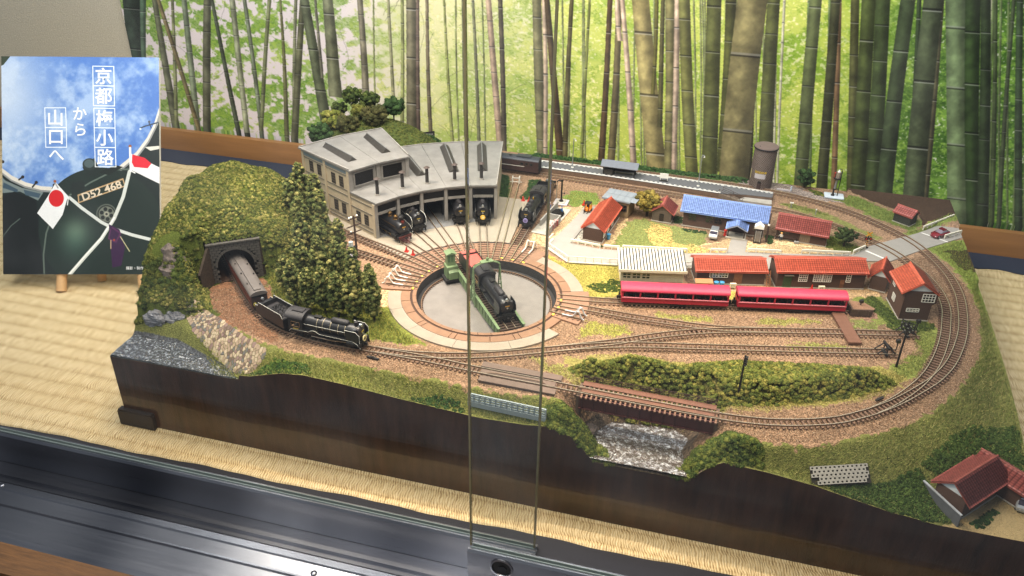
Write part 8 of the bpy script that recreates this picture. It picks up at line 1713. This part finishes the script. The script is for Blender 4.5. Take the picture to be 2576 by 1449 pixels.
for i in range(gu):
    for j in range(gv): pts.append(((i+.5+rngs.uniform(-.32, .32)+(j % 2)*.4)/gu, (j+.5+rngs.uniform(-.3, .3))/gv))
pts = np.clip(np.array(pts), .005, .995); XY = np.array([bil(u, v) for u, v in pts]); sm_meshes = []
for i, (x, y) in enumerate(XY):
    d = np.hypot(XY[:, 0]-x, XY[:, 1]-y); nn = np.argsort(d)[1:9]
    poly = [np.array([x+.4*math.cos(k*PI/4), y+.4*math.sin(k*PI/4)]) for k in range(8)]
    for j in nn:   # clip against the bisectors: a Voronoi stone
        mid = (XY[j]+[x, y])/2; nv = np.array([x, y])-XY[j]; nv = nv/np.linalg.norm(nv); mid = mid+nv*.022; out = []
        for a, b_ in zip(poly, poly[1:]+poly[:1]):
            da, db_ = (a-mid)@nv, (b_-mid)@nv
            if da >= 0: out.append(a)
            if da*db_ < 0: out.append(a+(b_-a)*da/(da-db_))
        poly = out
        if len(poly) < 3: break
    if len(poly) < 3: continue
    mb = MB(); zc = ground_z(x, y); m = len(poly); hh = .05+rngs.uniform(0, .04); vs = []
    zz = terrain_h(np.array([p[0] for p in poly]), np.array([p[1] for p in poly]))
    for k, p in enumerate(poly): vs.append((p[0]+48.9, p[1]-67.0, zz[k]-.02+.8))
    for k, p in enumerate(poly): q = p*.94+np.array([x, y])*.06; vs.append((q[0]+48.9, q[1]-67.0, zz[k]+hh+.8))
    mb.add(vs, [tuple(range(m, 2*m))]+[(k, (k+1) % m, m+(k+1) % m, m+k) for k in range(m)]); mb.obj('stone', cols_[rngs.choice(5, p=[.3, .28, .16, .14, .12])], rv)
# ---- rocks
def rock(label, c, r, seed, m, sq=(1, 1, 1), n=4, blocky=.3):
    bm = bmesh.new(); bmesh.ops.create_icosphere(bm, subdivisions=n, radius=1); rg = np.random.default_rng(seed); ph = rg.uniform(0, 6, 12)
    for v in bm.verts:
        p = v.co; f = 1+.12*math.sin(3*p.x+ph[0]+2*p.z)+.10*math.sin(5*p.y+ph[1])+.07*math.sin(9*p.z+ph[2]+4*p.x)+.06*math.sin(14*p.x+ph[3])*math.sin(13*p.y+ph[4])+.04*math.sin(25*p.z+9*p.y); f = f*(1-blocky)+blocky*round(f*4)/4
        v.co = Vector((p.x*r*sq[0]*f, p.y*r*sq[1]*f, p.z*r*sq[2]*f))
    me = bpy.data.meshes.new('rock'); bm.to_mesh(me); bm.free(); me.materials.append(m); o = bpy.data.objects.new('rock', me); link(o); o.location = c; tag(o, label, 'rock'); return o
M_rock = mat('grey_rock', '#7c7d83', .8, 0, .45, 1.6, 2.0, 4); M_rock2 = mat('brown_grey_cliff', '#665c57', .85, 0, .5, 1.5, 3., 3)
rock('rough brown-grey cliff face in the foliage left of the tunnel mouth', (-59.3, 72.5, 2.4), 2.2, 3, M_rock2, (.95, .85, 1.3)); rock('smooth split grey rock at the foot of the slope above the river, left part', (-59.7, 68.3, -1.35), 1.3, 5, M_rock, (1.0, .7, .9)); rock('smooth split grey rock beside the grass, right part of the pair', (-57.5, 68.7, -1.3), 1.25, 6, M_rock, (1.05, .65, .9))
rock('small grey rocks at the left stream bank under the bridge', (-9.0, 66.2, -3.9), .7, 8, M_rock2, (1, 1, .6), 3); rock('small dark rock on the right bank of the stream', (1.9, 65.6, -3.6), .7, 9, M_rock2, (1, 1, .6), 3)
# ---- utility pole with transformer by the roundhouse
up = thing('utility_pole', 'dark timber utility pole with cross arms and insulators before the roundhouse wall', 'utility pole', (-42.9, 86.1, 0), math.radians(60))
MB().cyl((0, 0, 0), (0, 0, 5.6), .15, .11, 8).obj('pole', M_wooddk, up)
for z, L in ((5.2, 1.5), (4.2, 2.1), (3.3, 2.1)):
    mb = MB(); mb.bx((0, .12, z), (L, .12, .12)); mb.obj('cross_arm', M_wooddk, up)
for x, z in ((-.6, 5.35), (-.3, 5.35), (.55, 5.35), (-.5, 3.45)): MB().lathe((x, .12, z), [(.09, 0), (.13, .06), (.06, .1), (.11, .16), (0, .2)], 10).obj('insulator', M_white, up, True)
MB().cyl((-.75, 0, 1.5), (-.75, 0, 2.25), .3, .28, 14).obj('transformer', mat('pale_blue_can', '#bac6cc', .5, .1, .1, 2), up, True); MB().box(-1.25, .1, -.2, .2, 1.38, 1.48).obj('bracket', M_blackm, up); mb = MB(); mb.tube([(-1.1, 0, 1.4), (0, 0, .5)], .06); mb.obj('brace', M_blackm, up)
mb = MB(); mb.prism([(-44.4, 83.6), (-42.2, 84.6), (-42.9, 86.0), (-45.0, 85.0)], 0, .5); tag(mb.obj('concrete_block', M_panel), 'pale concrete block half hidden by conifers at the foot of the timber pole', 'concrete block')
# small lineside boxes
for x, y, lb in ((13.3, 115.6, 'small pale post between the two curved tracks at the rear'), (10.0, 116.9, 'small pale sign post behind the annex roof')):
    o = thing('track_marker', lb, 'marker post', (x, y, .05)); MB().cyl((0, 0, 0), (0, 0, .75), .06, n=6).obj('post', M_bk, o); MB().bx((0, 0, .8), (.5 if x < 12 else .16, .14, .14)).obj('top', M_white, o)
sb2 = thing('point_motor', 'small dark point box on the ballast in front of the badge engine', 'point box', (-32.2, 66.2, .02), -.1); MB().box(-.7, .7, -.12, .12, 0, .16).obj('case', M_blackm, sb2); MB().box(-.2, .1, -.1, .1, .16, .22).obj('lid', M_locodk, sb2)
sb3 = thing('point_motor', 'dark point box and rodding on the lower right curve', 'point box', (18.1, 73.9, .02), .75); MB().box(-.5, .5, -.1, .1, 0, .16).obj('case', M_blackm, sb3); MB().box(-.1, .9, .15, .2, 0, .1).obj('rod', M_blackm, sb3)

# ================================================================== POSTER ON ITS EASEL
PW, PHt = 21.8, 27.8
pb0 = np.array([-96.9, 82.9, -10.0]); _g = G(8, 690, -10.); pb0 = np.array([_g[0], _g[1], -10.]); _g = G(403, 690, -10.); pb1 = np.array([_g[0], _g[1], -10.])
ex = (pb1-pb0)/np.linalg.norm(pb1-pb0); PW = float(np.linalg.norm(pb1-pb0)); ny_ = np.array([-ex[1], ex[0], 0.]); lean = math.radians(30)
ez = np.array([0, 0, 1.])*math.cos(lean)+ny_*math.sin(lean)
def poster_uv(px, py):
    d = R_@_ray(px, py); n = np.cross(ex, ez); t = ((pb0-CAMP)@n)/(d@n); p = CAMP+d*t-pb0; return p@ex, p@ez
uR, vR = poster_uv(400, 145); uL, vL = poster_uv(-4, 141); PHt = (vR+vL)/2
print('poster', PW, PHt, uR, uL)
def PUV(px, py): a, b_ = poster_uv(px, py); return a/PW, b_/PHt
def poster_image():
    w_, h = 760, int(760*PHt/PW); u, v = np.meshgrid((np.arange(w_)+.5)/w_, (np.arange(h)+.5)/h); rg = np.random.default_rng(21)
    A = PW/PHt
    def c7(x, y): return PUV(x*.4557, 94.3+y*.4557)     # zoomed-crop pixel to poster coordinates
    cl = smooth_noise(h, w_, 150, rg, 5, .6); cl2 = smooth_noise(h, w_, 60, rg, 4, .65)
    img = np.zeros((h, w_, 3)); sky = np.array([.30, .47, .76])
    img[:] = sky; t = sstep(.45, .75, cl*.6+cl2*.4+.10*v)[..., None]; img = img*(1-t*.8)+np.array([.74, .82, .92])*t*.8
    hz = np.exp(-(((u-.02)/.30)**2+((v-.82)/.28)**2))[..., None]; img = img*(1-hz*.85)+np.array([.86, .90, .94])*hz*.85
    t = sstep(.55, .9, v)[..., None]; img = img*(1-.12*t)+np.array([.3, .42, .66])*.12*t
    def poly(pts, col, a=1.): 
        m = inpoly(u, v, [c7(*p) for p in pts])[..., None]*a; img[:] = img*(1-m)+np.array(col)*m
    def line(pts, wd, col):
        P_ = [c7(*p) for p in pts]; d = dist_poly(u, v/A, [(a, b_/A) for a, b_ in P_], False); m = np.clip((wd/966-d)/.002+.5, 0, 1)[..., None]; img[:] = img*(1-m)+np.array(col)*m
    def disc(c, r, col, ry=None):
        cc = c7(*c); d = np.hypot((u-cc[0]), (v-cc[1])/A*(r/(ry or r))); m = np.clip((r/880-d)/.002+.5, 0, 1)[..., None]; img[:] = img*(1-m)+np.array(col)*m
    cr = [(0, 725), (60, 772), (140, 810), (230, 832), (330, 838), (450, 815), (560, 775), (660, 722), (760, 640), (820, 560), (860, 480), (885, 400)]
    poly(cr+[(900, 1320), (0, 1320)], (.09, .13, .125)); line(cr, 12, (.86, .84, .80)); line([(x, y+16) for x, y in cr], 5, (.55, .56, .56))
    poly([(0, 760), (30, 790), (120, 830), (240, 855), (210, 900), (110, 850), (0, 860)], (.45, .50, .50)); poly([(20, 800), (100, 840), (95, 855), (15, 830)], (.22, .30, .36)); poly([(130, 840), (225, 862), (215, 885), (140, 870)], (.24, .32, .38))
    for a, b_ in (((105, 785), (125, 770)), ((180, 825), (200, 800)), ((0, 700), (15, 686)), ((290, 835), (300, 815))): line([a, b_], 5, (.12, .10, .10)); disc(b_, 9, (.14, .11, .11))
    poly([(0, 880), (80, 850), (200, 900), (240, 1300), (0, 1320)], (.055, .075, .075)); line([(15, 1100), (60, 1040), (110, 1000)], 3, (.3, .35, .33))
    # smokebox
    cx_, cy_ = c7(560, 1060); d = np.hypot(u-cx_, (v-cy_)/A); m = (d < .40)[..., None] & (v < .52)[..., None]; shd = np.array([.10, .145, .13])[None, None]*(1.1+.9*np.exp(-(((u-cx_+.17)/.10)**2+((v-cy_+.06)/.08)**2)))[..., None]
    shd = shd+np.array([.22, .24, .2])*np.exp(-(((u-c7(420, 1060)[0])/.085)**2+((v-c7(420, 1060)[1])/.055)**2))[..., None]*.8; img[:] = np.where(m, shd, img)
    line([c for c in [(245, 1320), (240, 1200), (255, 1080), (300, 960), (385, 870), (500, 800), (640, 730), (760, 725)]], 5, (.35, .40, .37))
    poly([(455, 715), (520, 665), (560, 745), (545, 760), (480, 770)], (.11, .15, .14)); disc((495, 700), 40, (.15, .19, .18), 34); disc((492, 696), 28, (.30, .36, .37), 24); poly([(385, 830), (400, 800), (460, 790), (470, 830), (400, 880)], (.10, .135, .125)); poly([(540, 745), (640, 705), (680, 715), (600, 760)], (.09, .12, .11))
    poly([(428, 868), (680, 776), (694, 822), (432, 916)], (.72, .60, .45)); poly([(436, 874), (676, 786), (686, 817), (438, 907)], (.16, .20, .17))
    disc((588, 975), 58, (.34, .37, .34)); disc((588, 975), 51, (.15, .17, .155)); disc((588, 975), 44, (.42, .44, .40))
    for k in range(6): a = k*PI/3+.3; disc((588+28*math.cos(a), 975+28*math.sin(a)), 11, (.10, .12, .11))
    disc((588, 975), 14, (.62, .62, .56)); disc((588, 975), 7, (.2, .2, .18))
    line([(375, 1320), (470, 1210), (560, 1110), (630, 1000), (680, 880), (715, 740)], 11, (.80, .82, .80)); line([(385, 885), (450, 940), (560, 1020), (640, 1060), (730, 1090), (830, 1115)], 10, (.82, .84, .83)); line([(375, 1316), (470, 1206), (560, 1106), (630, 996)], 4, (.97, .97, .95))
    poly([(600, 1030), (660, 1060), (690, 1160), (670, 1260), (620, 1270), (610, 1150)], (.20, .10, .24)); line([(610, 1060), (600, 1110), (640, 1130), (665, 1080), (620, 1050)], 4, (.33, .16, .32)); line([(665, 1100), (715, 1180)], 3, (.72, .70, .55)); line([(612, 1120), (612, 1165)], 3, (.72, .62, .5)); disc((630, 1118), 7, (.55, .22, .2))
    poly([(308, 800), (380, 880), (370, 895), (345, 980), (292, 1057), (205, 970), (262, 880)], (.90, .91, .92)); disc((311, 888), 42, (.80, .11, .13), 48); line([(300, 795), (320, 830)], 4, (.6, .6, .6)); disc((303, 794), 8, (.6, .35, .2)); line([(378, 880), (372, 925)], 3, (.9, .9, .9))
    poly([(722, 640), (890, 722), (890, 812), (718, 728)], (.90, .90, .91)); poly([(730, 645), (800, 665), (836, 696), (815, 722), (740, 715), (728, 690)], (.83, .13, .2)); disc((718, 601), 9, (.6, .35, .2)); line([(718, 610), (722, 735)], 7, (.92, .92, .92)); line([(722, 735), (745, 748)], 4, (.92, .92, .92))
    line([(775, 500), (800, 490), (870, 470)], 4, (.2, .24, .3)); line([(820, 465), (835, 500)], 3, (.2, .24, .3)); disc((824, 465), 7, (.3, .34, .4)); disc((775, 505), 6, (.8, .85, .9)); poly([(800, 605), (880, 598), (880, 615), (830, 625)], (.85, .84, .80))
    # frames of the characters
    for q in (((512, 158), (628, 160), (630, 268), (514, 266)), ((514, 266), (630, 268), (632, 378), (516, 376)), ((518, 390), (633, 392), (635, 500), (520, 498)), ((520, 498), (635, 500), (637, 608), (523, 606)), ((523, 606), (637, 608), (640, 714), (526, 714)), ((247, 388), (362, 388), (366, 497), (250, 497)), ((250, 497), (366, 497), (368, 606), (253, 606))):
        line(list(q)+[q[0]], 2.6, (.93, .95, .97))
    poly([(0, 99), (60, 100), (20, 150), (0, 160)], (.22, .26, .20))
    img *= (.97+.05*smooth_noise(h, w_, 3, rg, 1)[..., None]); return make_image('poster_print', img)
m, nt, b = newmat('poster_print'); tx = nt.nodes.new('ShaderNodeTexImage'); tx.image = poster_image(); nt.links.new(tx.outputs[0], b.inputs['Base Color']); b.inputs['Roughness'].default_value = .35
po_ = thing('poster_panel', 'photo panel of a steam engine smokebox with small flags and white Japanese lettering', 'poster', tuple(pb0))
Mw = Matrix(((ex[0], -np.cross(ex, ez)[0]*-1, ez[0], pb0[0]), (ex[1], np.cross(ex, ez)[1], ez[1], pb0[1]), (ex[2], np.cross(ex, ez)[2], ez[2], pb0[2]), (0, 0, 0, 1)))
nrm = np.cross(ez, ex); Mw = Matrix([[ex[0], nrm[0], ez[0], pb0[0]], [ex[1], nrm[1], ez[1], pb0[1]], [ex[2], nrm[2], ez[2], pb0[2]], [0, 0, 0, 1]]); po_.matrix_world = Mw
pm_ = MB(); pm_.add([(0, 0, 0), (PW, 0, 0), (PW, 0, PHt), (0, 0, PHt)], [(0, 1, 2, 3)]); pf_ = pm_.obj('print', m, po_); uvl = pf_.data.uv_layers.new(name='UVMap')
for li, l in enumerate(pf_.data.loops): co = pf_.data.vertices[l.vertex_index].co; uvl.data[li].uv = (co.x/PW, co.z/PHt)
MB().box(0, PW, .01, .55, 0, PHt).obj('board', M_white, po_)
def txt(s, px, py, size, rot=0., m=None, bold=.0, xs=1.0, name='letter'):
    cu = bpy.data.curves.new('letter', 'FONT'); cu.body = s; cu.size = size; cu.align_x = 'CENTER'; cu.align_y = 'CENTER'; cu.offset = bold; cu.resolution_u = 3
    o = bpy.data.objects.new('t', cu); COL.objects.link(o); dg = bpy.context.evaluated_depsgraph_get(); dg.update(); me = bpy.data.meshes.new_from_object(o.evaluated_get(dg)); bpy.data.objects.remove(o)
    co = np.zeros(len(me.vertices)*3, np.float32); me.vertices.foreach_get('co', co); co = co.reshape(-1, 3)
    if len(co): c = (co.max(0)+co.min(0))/2; co -= c; co[:, 0] *= xs; me.vertices.foreach_set('co', co.ravel()); me.update()
    me.materials.clear(); me.materials.append(m or M_txt); q = bpy.data.objects.new(name, me); link(q, po_); a, b_ = poster_uv(px*.4557, 94.3+py*.4557); q.matrix_basis = Matrix.Translation((a, -.03, b_)) @ Matrix.Rotation(rot, 4, 'Y') @ Matrix.Rotation(PI/2, 4, 'X'); return q
M_txt = mat('poster_white_ink', '#f4f6f8', .5, 0, 0); M_txt2 = mat('plate_letter', '#d8c8b0', .5, 0, 0)
for s, x, y in (('京', 571, 213), ('都', 572, 322), ('梅', 576, 445), ('小', 578, 553), ('路', 582, 660), ('山', 306, 443), ('口', 309, 550)): txt(s, x, y, 2.45, 0, bold=.035)
for s, x, y in (('か', 442, 420), ('ら', 444, 508)): txt(s, x, y, 2.1, 0, bold=.02)
txt('へ', 312, 650, 2.3, 0, bold=.02)
txt('D52 468', 562, 845, 1.5, math.radians(-19.5), M_txt2, .03, 1.12); txt('撮影・製作/S', 752, 1273, .5, 0, bold=.0)
es = thing('easel', 'small pale wooden easel whose feet show under the poster', 'easel', (-87.0, 86.5, ZT), math.atan2(ex[1], ex[0])); M_pine2 = mat('pale_pine', '#c9a170', .55, 0, .12, 1.5, .1, 10, stretch=(3, 3, .4))
for (px_, py_, ww2, lean_) in ((152, 736, .72, .02), (255, 708, .62, .0), (362, 745, .72, -.12)):
    g = G(px_, py_, ZT); loc = Matrix.Rotation(-es.rotation_euler.z, 3, 'Z') @ (Vector(g)-es.location)
    mb = MB(); hz_ = 2.4 if py_ > 720 else 9; top = (loc.x+lean_*3, loc.y+(1.9 if py_ > 720 else 3.0), hz_); mb.tube([(loc.x, loc.y+.3, 0), top], ww2, 10); mb.obj('leg', M_pine2, es, True)
